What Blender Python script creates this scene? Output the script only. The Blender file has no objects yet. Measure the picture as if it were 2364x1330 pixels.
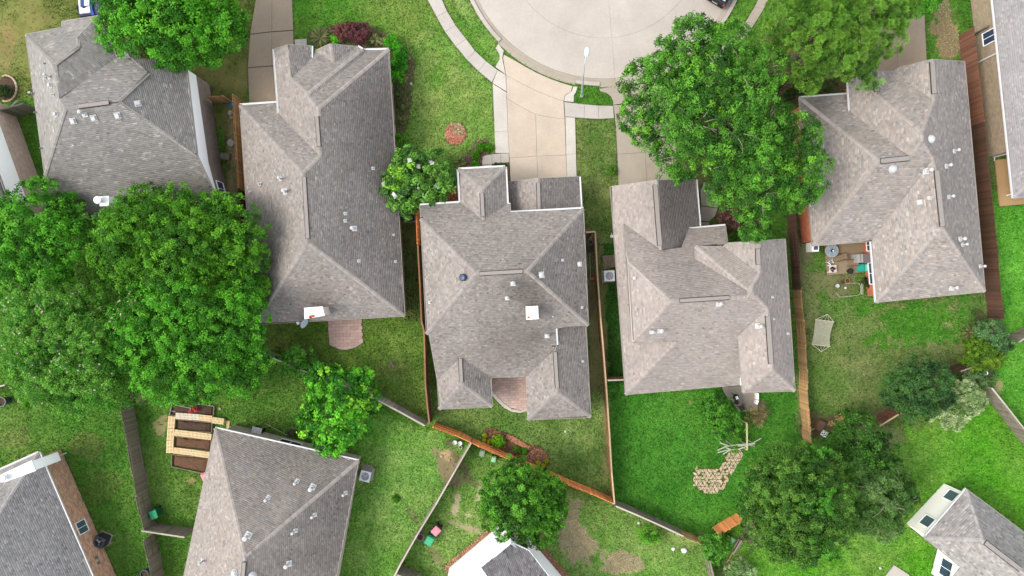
import bpy, math, random
import numpy as np
from mathutils import Vector, Matrix

random.seed(11)
RNG = np.random.default_rng(11)
SC = bpy.context.scene
COL = SC.collection
PI = math.pi

# ---------------------------------------------------------------- camera, sky, sun, exposure
H = 57.0                  # height of the drone above the lawns (m)
F = 1576.0                # focal length in photo pixels
CX, CY = 1182.0, 665.0
cam_d = bpy.data.cameras.new('camera')
cam_d.sensor_width = 36.0
cam_d.lens = 24.0
cam_d.clip_end = 2000.0
cam = bpy.data.objects.new('camera', cam_d)
COL.objects.link(cam)
cam.location = (0, 0, H)
SC.camera = cam

SUN_EL, SUN_AZ = math.radians(50), math.radians(262)     # soft sun from the left of the picture
world = bpy.data.worlds.new('World')
SC.world = world
world.use_nodes = True
wn, wl = world.node_tree.nodes, world.node_tree.links
wn.clear()
sky = wn.new('ShaderNodeTexSky')
sky.sky_type = 'NISHITA'
sky.sun_disc = False
sky.sun_elevation = SUN_EL
sky.sun_rotation = SUN_AZ
sky.dust_density = 1.0
hs = wn.new('ShaderNodeHueSaturation')
hs.inputs['Saturation'].default_value = 0.25
bg = wn.new('ShaderNodeBackground')
bg.inputs['Strength'].default_value = 0.15
wo = wn.new('ShaderNodeOutputWorld')
wl.new(sky.outputs[0], hs.inputs['Color'])
wl.new(hs.outputs[0], bg.inputs['Color'])
wl.new(bg.outputs[0], wo.inputs['Surface'])
sd = bpy.data.lights.new('sun', 'SUN')
sd.energy = 0.97
sd.angle = math.radians(24)
sd.color = (1.0, 0.92, 0.8)
sun = bpy.data.objects.new('sun', sd)
COL.objects.link(sun)
# sun_rotation of the sky is measured clockwise from +Y
sdir = Vector((math.sin(SUN_AZ) * math.cos(SUN_EL), math.cos(SUN_AZ) * math.cos(SUN_EL), math.sin(SUN_EL)))
sun.rotation_euler = sdir.to_track_quat('Z', 'Y').to_euler()
sun.location = (-60, 0, 80)
SC.view_settings.view_transform = 'Standard'
SC.view_settings.look = 'None'
SC.view_settings.exposure = 1.8
SC.view_settings.gamma = 1.0
SC.view_settings.use_curve_mapping = False
SC.cycles.max_bounces = 8
SC.cycles.diffuse_bounces = 5
SC.cycles.transmission_bounces = 3

# ---------------------------------------------------------------- helpers
GAIN = 2.2


def P(x, y, z=0.0):
    """the point at height z that lies under this place of the photograph"""
    k = (H - z) / F
    return Vector(((x - CX) * k, (CY - y) * k, z))


def R(ox, oy, s=2.9555):
    def f(*pts):
        out = [(ox + p[0] / s, oy + p[1] / s) + tuple(p[2:]) for p in pts]
        return out if len(out) > 1 else out[0]
    return f


R11, R12, R13, R14, R15 = R(0, 0), R(540, 0), R(900, 0), R(1400, 0), R(1780, 0)
R21, R22, R23, R24, R25 = R(0, 400), R(540, 400), R(900, 370), R(1350, 400), R(1780, 400)
R31, R32, R33, R35, R36 = R(0, 880), R(400, 880), R(880, 740), R(1380, 850), R(1780, 880)
R34 = R(880, 980, 3.8)


def lin(v):
    v /= 255.0
    return v / 12.92 if v <= 0.04045 else ((v + 0.055) / 1.055) ** 2.4


def c(r, g, b, k=1.0):
    return tuple(min(0.86, lin(t) / GAIN * k) for t in (r, g, b))


def cw(v, b=0.0):
    return (v, v, v + b)


def link(o, parent=None):
    COL.objects.link(o)
    if parent is not None:
        o.parent = parent
    return o


def tag(o, label=None, cat=None, group=None, kind=None):
    if label: o['label'] = label
    if cat: o['category'] = cat
    if group: o['group'] = group
    if kind: o['kind'] = kind
    return o


def empty(name, loc=(0, 0, 0), rz=0.0, parent=None):
    o = bpy.data.objects.new(name, None)
    o.empty_display_size = 0.3
    link(o, parent)
    o.location = loc
    o.rotation_euler = (0, 0, rz)
    return o


def thing(name, label, cat, loc=(0, 0, 0), rz=0.0, group=None):
    return tag(empty(name, loc, rz), label, cat, group)


MATS = {}


def mat(name, col, rough=0.8, metal=0.0, var=0.12, scale=6.0, rand=0.0, attr=False, bump=0.0, bscale=60.0,
        transl=0.0, spec=0.3, stain=0.0, sscale=0.35):
    """procedural principled material: colour (or the Col attribute) times noise, object-random value and stains"""
    if name in MATS: return MATS[name]
    m = bpy.data.materials.new(name)
    m.use_nodes = True
    n, l = m.node_tree.nodes, m.node_tree.links
    n.clear()
    out = n.new('ShaderNodeOutputMaterial')
    b = n.new('ShaderNodeBsdfPrincipled')
    b.inputs['Roughness'].default_value = rough
    b.inputs['Metallic'].default_value = metal
    b.inputs['Specular IOR Level'].default_value = spec
    if attr:
        a = n.new('ShaderNodeAttribute'); a.attribute_name = 'Col'
        src = a.outputs['Color']
    else:
        a = n.new('ShaderNodeRGB'); a.outputs[0].default_value = (*col, 1)
        src = a.outputs[0]
    geo = n.new('ShaderNodeNewGeometry')

    def mul(src, fac_socket, lo, hi):
        mr = n.new('ShaderNodeMapRange')
        mr.inputs['To Min'].default_value = lo; mr.inputs['To Max'].default_value = hi
        l.new(fac_socket, mr.inputs['Value'])
        mx = n.new('ShaderNodeVectorMath'); mx.operation = 'SCALE'
        l.new(src, mx.inputs[0]); l.new(mr.outputs[0], mx.inputs['Scale'])
        return mx.outputs[0]
    if var:
        t = n.new('ShaderNodeTexNoise'); t.inputs['Scale'].default_value = scale; t.inputs['Detail'].default_value = 5
        l.new(geo.outputs['Position'], t.inputs['Vector'])
        src = mul(src, t.outputs['Fac'], 1 - 2 * var, 1 + 2 * var)
    if stain:
        t = n.new('ShaderNodeTexNoise'); t.inputs['Scale'].default_value = sscale; t.inputs['Detail'].default_value = 4
        t.inputs['Roughness'].default_value = 0.6
        l.new(geo.outputs['Position'], t.inputs['Vector'])
        src = mul(src, t.outputs['Fac'], 1 - 2 * stain, 1 + 2 * stain)
    if rand:
        oi = n.new('ShaderNodeObjectInfo')
        src = mul(src, oi.outputs['Random'], 1 - rand, 1 + rand)
    l.new(src, b.inputs['Base Color'])
    if bump:
        t = n.new('ShaderNodeTexNoise'); t.inputs['Scale'].default_value = bscale
        l.new(geo.outputs['Position'], t.inputs['Vector'])
        bp = n.new('ShaderNodeBump'); bp.inputs['Strength'].default_value = bump; bp.inputs['Distance'].default_value = 0.02
        l.new(t.outputs['Fac'], bp.inputs['Height']); l.new(bp.outputs[0], b.inputs['Normal'])
    if transl:
        tr = n.new('ShaderNodeBsdfTranslucent'); l.new(src, tr.inputs['Color'])
        mx = n.new('ShaderNodeMixShader'); mx.inputs[0].default_value = transl
        l.new(b.outputs[0], mx.inputs[1]); l.new(tr.outputs[0], mx.inputs[2])
        l.new(mx.outputs[0], out.inputs['Surface'])
    else:
        l.new(b.outputs[0], out.inputs['Surface'])
    MATS[name] = m
    return m


def brick_mat(name, c1, c2, mortar, bw=0.22, bh=0.075):
    if name in MATS: return MATS[name]
    m = bpy.data.materials.new(name)
    m.use_nodes = True
    n, l = m.node_tree.nodes, m.node_tree.links
    b = n['Principled BSDF']
    b.inputs['Roughness'].default_value = 0.9
    uv = n.new('ShaderNodeUVMap')
    br = n.new('ShaderNodeTexBrick')
    br.inputs['Scale'].default_value = 1.0
    br.inputs['Brick Width'].default_value = bw
    br.inputs['Row Height'].default_value = bh
    br.inputs['Mortar Size'].default_value = 0.008
    br.inputs['Color1'].default_value = (*c1, 1)
    br.inputs['Color2'].default_value = (*c2, 1)
    br.inputs['Mortar'].default_value = (*mortar, 1)
    l.new(uv.outputs[0], br.inputs['Vector'])
    t = n.new('ShaderNodeTexNoise'); t.inputs['Scale'].default_value = 3.0; t.inputs['Detail'].default_value = 6
    geo = n.new('ShaderNodeNewGeometry'); l.new(geo.outputs['Position'], t.inputs['Vector'])
    mr = n.new('ShaderNodeMapRange'); mr.inputs['To Min'].default_value = 0.65; mr.inputs['To Max'].default_value = 1.35
    l.new(t.outputs['Fac'], mr.inputs['Value'])
    mx = n.new('ShaderNodeVectorMath'); mx.operation = 'SCALE'
    l.new(br.outputs['Color'], mx.inputs[0]); l.new(mr.outputs[0], mx.inputs['Scale'])
    l.new(mx.outputs[0], b.inputs['Base Color'])
    bp = n.new('ShaderNodeBump'); bp.inputs['Distance'].default_value = 0.01; bp.inputs['Strength'].default_value = 0.6
    l.new(br.outputs['Fac'], bp.inputs['Height']); bp.invert = True
    l.new(bp.outputs[0], b.inputs['Normal'])
    MATS[name] = m
    return m


def mesh(name, verts, faces, m, parent=None, uvs=None):
    me = bpy.data.meshes.new(name)
    me.from_pydata([tuple(v) for v in verts], [], [tuple(f) for f in faces])
    if uvs is not None:
        ul = me.uv_layers.new(name='UVMap')
        ul.data.foreach_set('uv', np.asarray(uvs, dtype=np.float32).ravel())
    me.materials.append(m)
    me.update()
    return link(bpy.data.objects.new(name, me), parent)


def mesh_np(name, verts, quads, cols, m, parent=None):
    """many small quads at once, one colour per vertex"""
    me = bpy.data.meshes.new(name)
    nv, nq = len(verts), len(quads)
    k = quads.shape[1]
    me.vertices.add(nv)
    me.vertices.foreach_set('co', np.ascontiguousarray(verts, dtype=np.float32).ravel())
    me.loops.add(nq * k)
    me.loops.foreach_set('vertex_index', np.ascontiguousarray(quads, dtype=np.int32).ravel())
    me.polygons.add(nq)
    me.polygons.foreach_set('loop_start', np.arange(0, nq * k, k, dtype=np.int32))
    if cols is not None:
        a = me.color_attributes.new('Col', 'FLOAT_COLOR', 'POINT')
        cc = np.ones((nv, 4), dtype=np.float32); cc[:, :3] = cols
        a.data.foreach_set('color', cc.ravel())
    me.materials.append(m)
    me.update(calc_edges=True)
    me.validate()
    return link(bpy.data.objects.new(name, me), parent)


class G:
    """collects boxes, cylinders, tubes, prisms into one mesh part"""
    def __init__(s): s.v, s.f = [], []

    def add(s, v, f):
        o = len(s.v); s.v += [tuple(p) for p in v]; s.f += [tuple(i + o for i in q) for q in f]; return s

    def box(s, cx, cy, cz, sx, sy, sz, rz=0.0, tx=1.0, ty=1.0, rx=0.0, ry=0.0):
        M = Matrix.Translation((cx, cy, cz)) @ Matrix.Rotation(rz, 4, 'Z') @ Matrix.Rotation(ry, 4, 'Y') @ Matrix.Rotation(rx, 4, 'X')
        v = []
        for z in (-1, 1):
            ax, ay = (tx, ty) if z > 0 else (1, 1)
            for x, y in ((-1, -1), (1, -1), (1, 1), (-1, 1)):
                v.append(M @ Vector((x * sx / 2 * ax, y * sy / 2 * ay, z * sz / 2)))
        return s.add(v, [(3, 2, 1, 0), (4, 5, 6, 7), (0, 1, 5, 4), (1, 2, 6, 5), (2, 3, 7, 6), (3, 0, 4, 7)])

    def cyl(s, cx, cy, z0, z1, r0, r1=None, n=14, cap=True):
        r1 = r0 if r1 is None else r1
        v = [(cx + r * math.cos(2 * PI * i / n), cy + r * math.sin(2 * PI * i / n), z) for z, r in ((z0, r0), (z1, r1)) for i in range(n)]
        f = [(i, (i + 1) % n, n + (i + 1) % n, n + i) for i in range(n)]
        if cap: f += [tuple(range(n - 1, -1, -1)), tuple(range(n, 2 * n))]
        return s.add(v, f)

    def lathe(s, cx, cy, prof, n=16, sx=1.0, sy=1.0):
        v = [(cx + r * sx * math.cos(2 * PI * i / n), cy + r * sy * math.sin(2 * PI * i / n), z) for r, z in prof for i in range(n)]
        f = []
        for k in range(len(prof) - 1):
            f += [(k * n + i, k * n + (i + 1) % n, (k + 1) * n + (i + 1) % n, (k + 1) * n + i) for i in range(n)]
        f += [tuple(range(n - 1, -1, -1)), tuple(range((len(prof) - 1) * n, len(prof) * n))]
        return s.add(v, f)

    def tube(s, pts, r, n=7, r1=None):
        pts = [Vector(p) for p in pts]
        m = len(pts); v = []; f = []
        for i, p in enumerate(pts):
            d = (pts[min(i + 1, m - 1)] - pts[max(i - 1, 0)]).normalized()
            a = d.orthogonal().normalized() if i == 0 else (a - d * a.dot(d)).normalized()
            b = d.cross(a)
            rr = r if r1 is None else r + (r1 - r) * i / (m - 1)
            v += [p + (a * math.cos(2 * PI * k / n) + b * math.sin(2 * PI * k / n)) * rr for k in range(n)]
        for i in range(m - 1):
            f += [(i * n + k, i * n + (k + 1) % n, (i + 1) * n + (k + 1) % n, (i + 1) * n + k) for k in range(n)]
        f += [tuple(range(n - 1, -1, -1)), tuple(range((m - 1) * n, m * n))]
        return s.add(v, f)

    def prism(s, poly, z0, z1, bev=0.0):
        poly = ccw(poly)
        n = len(poly)
        v = [(p[0], p[1], z0) for p in poly]
        if bev:
            ins = inset(poly, bev)
            v += [(p[0], p[1], z1 - bev) for p in poly] + [(p[0], p[1], z1) for p in ins]
            f = [tuple(range(n - 1, -1, -1)), tuple(range(2 * n, 3 * n))]
            for k in (0, n):
                f += [(k + i, k + (i + 1) % n, k + n + (i + 1) % n, k + n + i) for i in range(n)]
        else:
            v += [(p[0], p[1], z1) for p in poly]
            f = [tuple(range(n - 1, -1, -1)), tuple(range(n, 2 * n))]
            f += [(i, (i + 1) % n, n + (i + 1) % n, n + i) for i in range(n)]
        return s.add(v, f)

    def build(s, name, m, parent=None):
        return mesh(name, s.v, s.f, m, parent)


def area2(p):
    return sum(p[i][0] * p[(i + 1) % len(p)][1] - p[(i + 1) % len(p)][0] * p[i][1] for i in range(len(p))) / 2


def ccw(p):
    return list(p) if area2(p) > 0 else list(p)[::-1]


def inset(poly, d):
    """offset a counter-clockwise polygon inwards by d"""
    n = len(poly); out = []
    for i in range(n):
        a, b, e = Vector(poly[i - 1][:2]), Vector(poly[i][:2]), Vector(poly[(i + 1) % n][:2])
        d1, d2 = (b - a), (e - b)
        d1 = d1.normalized() if d1.length > 1e-6 else Vector((1, 0)); d2 = d2.normalized() if d2.length > 1e-6 else d1
        n1, n2 = Vector((-d1.y, d1.x)), Vector((-d2.y, d2.x))
        q = n1 + n2
        k = d / max(0.35, (q.length_squared / 2)) if q.length > 1e-6 else d
        out.append((b.x + q.x * k, b.y + q.y * k))
    return out


def inside(X, Y, poly):
    """vectorised point in polygon"""
    r = np.zeros(X.shape, dtype=bool)
    n = len(poly)
    for i in range(n):
        x1, y1 = poly[i][0], poly[i][1]; x2, y2 = poly[(i + 1) % n][0], poly[(i + 1) % n][1]
        if y1 == y2: continue
        r ^= ((y1 > Y) != (y2 > Y)) & (X < (x2 - x1) * (Y - y1) / (y2 - y1) + x1)
    return r


def vnoise(X, Y, scale, seed=0):
    """smooth value noise, -1..1"""
    x, y = X / scale, Y / scale
    xi, yi = np.floor(x).astype(np.int64), np.floor(y).astype(np.int64)
    fx, fy = x - xi, y - yi
    fx, fy = fx * fx * (3 - 2 * fx), fy * fy * (3 - 2 * fy)

    def h(a, b):
        v = np.sin(a * 127.1 + b * 311.7 + seed * 74.7) * 43758.5453
        return v - np.floor(v)
    v = (h(xi, yi) * (1 - fx) + h(xi + 1, yi) * fx) * (1 - fy) + (h(xi, yi + 1) * (1 - fx) + h(xi + 1, yi + 1) * fx) * fy
    return v * 2 - 1


def fbm(X, Y, scale, seed=0, oct=4):
    r, a, t = 0, 1.0, 0
    for o in range(oct):
        r = r + a * vnoise(X, Y, scale / 2 ** o, seed + o * 7); t += a; a *= 0.55
    return r / t


HARD = []        # world polygons where no grass grows


def W2(pts, z=0.0):
    return [tuple(P(p[0], p[1], z)[:2]) for p in pts]

# ---------------------------------------------------------------- paving: road, kerbs, walks, driveways
def concrete(name, col, **k):
    return mat(name, col, rough=0.92, var=0.07, scale=9, rand=0.035, stain=0.10, sscale=0.55, bump=0.25, bscale=90, **k)


M_ROAD = mat('road_concrete', c(216, 205, 193), rough=0.92, var=0.06, scale=5, stain=0.13, sscale=0.3, bump=0.25, bscale=90)
M_WALK = concrete('walk_concrete', c(214, 206, 196))
M_WHITE_CONC = concrete('new_concrete', c(228, 220, 208))
M_DRIVE = concrete('cream_concrete', c(226, 209, 188))
M_TAN = concrete('tan_concrete', c(188, 170, 146))
M_GREYC = concrete('aged_concrete', c(196, 184, 166))
M_KERB = concrete('kerb_concrete', c(214, 204, 192))
M_GUTTER = concrete('gutter_concrete', c(202, 190, 175))


def structure(name):
    return tag(empty(name), kind='structure')


def slab(pts, m, parent, top=0.07, name='slab', gap=0.007, world=False, bev=0.012):
    poly = ccw(pts if world else W2(pts, top))
    HARD.append(inset(poly, -0.02))
    g = G(); g.prism(inset(poly, gap), -0.06, top, bev)
    return g.build(name, m, parent)


road = structure('road')
cc = P(1393, -139); RR = 338 / F * H
tj = math.atan2(-(195 + 139), 1421 - 1393)          # direction of the long joint


def arc(r, a0, a1, n):
    return [(cc.x + r * math.cos(a0 + (a1 - a0) * i / n), cc.y + r * math.sin(a0 + (a1 - a0) * i / n)) for i in range(n + 1)]


def ring(r0, r1, a0, a1, z, m, parent, name, n=28, gap=0.006):
    """closed sector of a ring, as one slab"""
    da = gap / r1
    a0, a1 = a0 + da, a1 - da
    o = arc(r1 - gap, a0, a1, n); i = arc(r0 + gap, a0, a1, n) if r0 > 0.1 else [tuple(cc[:2])]
    v, f = [], []
    if r0 > 0.1:
        for p, q in zip(i, o):
            v += [(p[0], p[1], z), (q[0], q[1], z), (p[0], p[1], -0.08), (q[0], q[1], -0.08)]
        for k in range(n):
            a, b = 4 * k, 4 * k + 4
            f += [(a, a + 1, b + 1, b), (a + 1, a + 3, b + 3, b + 1), (a + 2, a, b, b + 2)]
        f += [(0, 2, 3, 1), (4 * n, 4 * n + 1, 4 * n + 3, 4 * n + 2)]
    else:
        g = G(); g.prism(i + o, -0.08, z); v, f = g.v, g.f
    return mesh(name, v, f, m, parent)


rj = 227 / F * H
rg = RR - 0.62                                        # gutter line
for a0, a1 in ((tj, tj + PI), (tj - PI, tj)):
    ring(0, rj, a0, a1, 0.03, M_ROAD, road, 'slab', 48)
    ring(rj, rg, a0, a1, 0.03, M_ROAD, road, 'slab', 60)
for k in range(12):
    a0 = tj + k * PI / 6
    ring(rg, RR - 0.30, a0, a0 + PI / 6, 0.028, M_GUTTER if k not in (10, 11) else M_GREYC, road, 'gutter', 14)
for k in range(12):                                    # the street that leads away from the turning circle
    y0_ = cc.y + RR - 0.4 + 5.0 * k
    for x0_, x1_ in ((-4.6, 0.0), (0.0, 4.6)):
        slab([(cc.x + x0_, y0_), (cc.x + x1_, y0_), (cc.x + x1_, y0_ + 5.0), (cc.x + x0_, y0_ + 5.0)], M_ROAD, road, 0.025, 'slab', 0.008, True)
kerb = structure('kerb')


def ang(px, py):
    p = P(px, py); return math.atan2(p.y - cc.y, p.x - cc.x)


def kerb_run(a0, a1, pieces):
    for k in range(pieces):
        b0, b1 = a0 + (a1 - a0) * k / pieces, a0 + (a1 - a0) * (k + 1) / pieces
        ring(RR - 0.30, RR + 0.02, b0, b1, 0.15, M_KERB, kerb, 'kerb_stone', 10)


aL = ang(1152, 97)
kerb_run(aL - 1.1, aL, 6)
kerb_run(ang(1328, 196), ang(1384, 199), 1)
aR = ang(1600, 130)
kerb_run(aR, aR + 1.3, 6)
for b0, b1 in ((aL, ang(1328, 196)), (ang(1384, 199), aR)):
    for k in range(2):
        ring(RR - 0.30, RR + 0.12, b0 + (b1 - b0) * k / 2, b0 + (b1 - b0) * (k + 1) / 2, 0.055, M_GREYC, kerb, 'apron', 12, 0.004)
HARD.append(arc(RR + 0.05, 0, 2 * PI, 72)[:-1])

walk = structure('sidewalk')
L = R13((240, -35), (320, 115), (375, 215), (450, 315), (525, 405), (605, 485), (697, 562))
Q = R13((338, -40), (390, 75), (450, 175), (520, 265), (582, 348), (658, 418), (735, 478))
for i in range(6):
    slab([L[i], L[i + 1], Q[i + 1], Q[i]], M_WALK, walk)
slab(R13((160, -190), (240, -35), (338, -40), (265, -190)), M_WALK, walk)
for q in (((1190, 695), (1330, 712), (1326, 806), (1196, 795)), ((1330, 712), (1426, 720), (1423, 812), (1326, 806)),
          ((1426, 720), (1524, 722), (1530, 806), (1423, 812))):
    slab(R13(*q), M_WALK, walk)
wr = R14((1130, -60), (1075, 60), (1010, 165), (945, 260), (860, 340), (760, 420))
wq = R14((1065, -60), (1010, 50), (950, 150), (885, 235), (800, 310), (700, 385))
for i in range(5):
    slab([wr[i], wr[i + 1], wq[i + 1], wq[i]], M_GREYC, walk)

drv = structure('driveway')
slab(R13((740, 297), (778, 345), (768, 395), (790, 507), (720, 456), (748, 405), (748, 372), (722, 328)), M_WHITE_CONC, drv)
slab(R13((778, 372), (840, 405), (920, 452), (1000, 496), (1100, 540), (1170, 565), (1247, 588), (1236, 625), (1196, 650), (1186, 690), (1090, 658), (1000, 620), (900, 570), (792, 512), (772, 395)), M_DRIVE, drv)
slab(R13((792, 512), (900, 570), (1000, 620), (1090, 658), (1186, 690), (1194, 812), (1090, 800), (995, 782), (860, 710), (798, 668)), M_DRIVE, drv)
slab(R13((735, 478), (790, 510), (796, 625), (700, 565)), M_WHITE_CONC, drv)
slab(R13((702, 570), (796, 630), (806, 900), (714, 900)), M_WHITE_CONC, drv)
slab(R13((714, 900), (806, 900), (814, 1045), (720, 1045)), M_WHITE_CONC, drv)
slab(R13((798, 668), (860, 710), (995, 782), (1004, 1066), (816, 1078), (806, 900)), M_DRIVE, drv)
slab(R13((995, 782), (1090, 800), (1194, 812), (1202, 1058), (1004, 1066)), M_DRIVE, drv)
slab(R13((816, 1078), (1004, 1066), (1012, 1300), (826, 1300)), M_DRIVE, drv)
slab(R13((1004, 1066), (1202, 1058), (1212, 1290), (1012, 1300)), M_DRIVE, drv)
slab(R13((1197, 798), (1265, 802), (1271, 1050), (1203, 1054)), M_WHITE_CONC, drv)
slab(R13((1203, 1054), (1271, 1050), (1277, 1290), (1212, 1290)), M_WHITE_CONC, drv)
slab(R13((1252, 590), (1282, 590), (1270, 630), (1256, 652), (1256, 696), (1188, 690), (1196, 652), (1240, 622)), M_WHITE_CONC, drv)
fw = structure('front_walk')
slab(R13((628, 1066), (697, 1052), (697, 1118), (630, 1126)), M_WALK, fw)
slab(R13((697, 1052), (757, 1047), (757, 1112), (697, 1118)), M_WALK, fw)
slab(R13((757, 1047), (812, 1046), (815, 1108), (757, 1112)), M_WALK, fw)
slab(R13((630, 1128), (697, 1120), (700, 1200), (634, 1200)), M_WALK, fw)

drv4 = structure('driveway')
slab(R13((1430, 605), (1543, 588), (1640, 590), (1640, 700), (1525, 716), (1524, 690), (1508, 658), (1480, 634), (1437, 624)), M_GREYC, drv4)
slab(R13((1640, 590), (1800, 560), (1960, 640), (1960, 720), (1640, 716)), M_GREYC, drv4)
slab(R14((48, 716), (240, 716), (252, 860), (66, 862)), M_GREYC, drv4)
slab(R14((240, 716), (470, 716), (470, 860), (252, 860)), M_GREYC, drv4)
slab(R14((66, 862), (252, 860), (264, 1038), (76, 1054)), M_GREYC, drv4)
slab(R14((252, 860), (470, 860), (478, 1022), (264, 1038)), M_GREYC, drv4)
slab(R14((76, 1054), (264, 1038), (282, 1290), (84, 1290)), M_GREYC, drv4)
slab(R14((264, 1038), (478, 1022), (492, 1290), (282, 1290)), M_GREYC, drv4)
w4 = structure('garden_path')
slab(R24((815, 60), (895, 90), (912, 150), (908, 235), (795, 222), (790, 130)), M_GREYC, w4)
slab(R24((795, 226), (908, 239), (890, 290), (850, 330), (788, 325)), M_GREYC, w4)
slab(R24((788, 329), (850, 334), (860, 420), (790, 420)), M_GREYC, w4)

drv2 = structure('driveway')
for q in (((168, -120), (262, -120), (258, 215), (110, 232)), ((262, -120), (392, -120), (404, 205), (258, 215)),
          ((110, 236), (258, 219), (260, 448), (95, 460)), ((258, 219), (404, 209), (412, 420), (412, 440), (260, 448)),
          ((95, 464), (262, 452), (300, 800), (108, 800)), ((262, 452), (412, 444), (420, 800), (300, 800))):
    slab(R12(*q), M_TAN, drv2)
slab(R12((414, 268), (458, 266), (462, 380), (416, 380)), M_WALK, fw)
slab(R12((458, 266), (496, 262), (500, 380), (462, 380)), M_WALK, fw)
drv5 = structure('driveway')
for q in (((600, 120), (860, 60), (868, 560), (640, 600)), ((860, 60), (1048, 90), (1070, 560), (868, 560)), ((640, -60), (1030, -60), (1048, 90), (860, 60), (610, 110))):
    slab(R15(*q), M_TAN, drv5)

# ---------------------------------------------------------------- houses
WHITE = mat('white_paint', cw(0.8), rough=0.6, var=0.03, scale=2)
GUT = mat('gutter_white', cw(0.48), rough=0.5, var=0.04, scale=3)
TRIM = mat('taupe_trim', c(188, 178, 168), rough=0.7, var=0.05, scale=3)
SOFFIT = mat('dark_trim', c(120, 112, 108), rough=0.8, var=0.05)
VENTW = mat('vent_white', cw(0.34), rough=0.5, var=0.05, scale=8)
VENTD = mat('vent_dark', c(58, 56, 58), rough=0.8, var=0.1)
GLASS = mat('window_glass', (0.06, 0.1, 0.12), rough=0.08, var=0.1, scale=1.2, spec=0.6)
GLASSB = mat('window_glass_blue', (0.03, 0.045, 0.085), rough=0.08, var=0.15, scale=1.2, spec=0.6)
METAL = mat('grey_metal', c(165, 170, 172), rough=0.45, metal=0.3, var=0.06)
BR_GREY = brick_mat('grey_brick', c(150, 132, 122, 1.55), c(128, 112, 104, 1.55), c(140, 130, 122, 1.55))
BR_PINK = brick_mat('pink_brick', c(208, 182, 168, 1.55), c(190, 164, 150, 1.55), c(205, 190, 178, 1.55))
BR_TAN = brick_mat('tan_brick', c(170, 150, 124, 1.55), c(146, 128, 104, 1.55), c(160, 148, 130, 1.55))
BR_RUST = brick_mat('rust_brick', c(214, 160, 126, 2.0), c(160, 112, 90, 1.8), c(222, 204, 184, 1.9), 0.26, 0.09)
BR_RED = brick_mat('orange_brick', c(206, 116, 78, 1.55), c(188, 98, 64, 1.55), c(200, 140, 112, 1.55))
BR_BEIGE = brick_mat('beige_brick', c(206, 192, 176, 1.55), c(194, 180, 164, 1.55), c(204, 194, 180, 1.55))
SIDING = mat('white_siding', (0.86, 0.87, 0.88), rough=0.55, var=0.02, scale=1)
SIDING_B = mat('beige_siding', (0.80, 0.78, 0.72), rough=0.6, var=0.03, scale=1)
SHM = mat('shingles', (0.3, 0.3, 0.3), rough=0.95, attr=True, var=0.10, scale=14, stain=0.10, sscale=0.45, spec=0.15, bump=0.3, bscale=140)
DECK = mat('roof_deck', c(92, 86, 86), rough=0.95, var=0.1)


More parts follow.
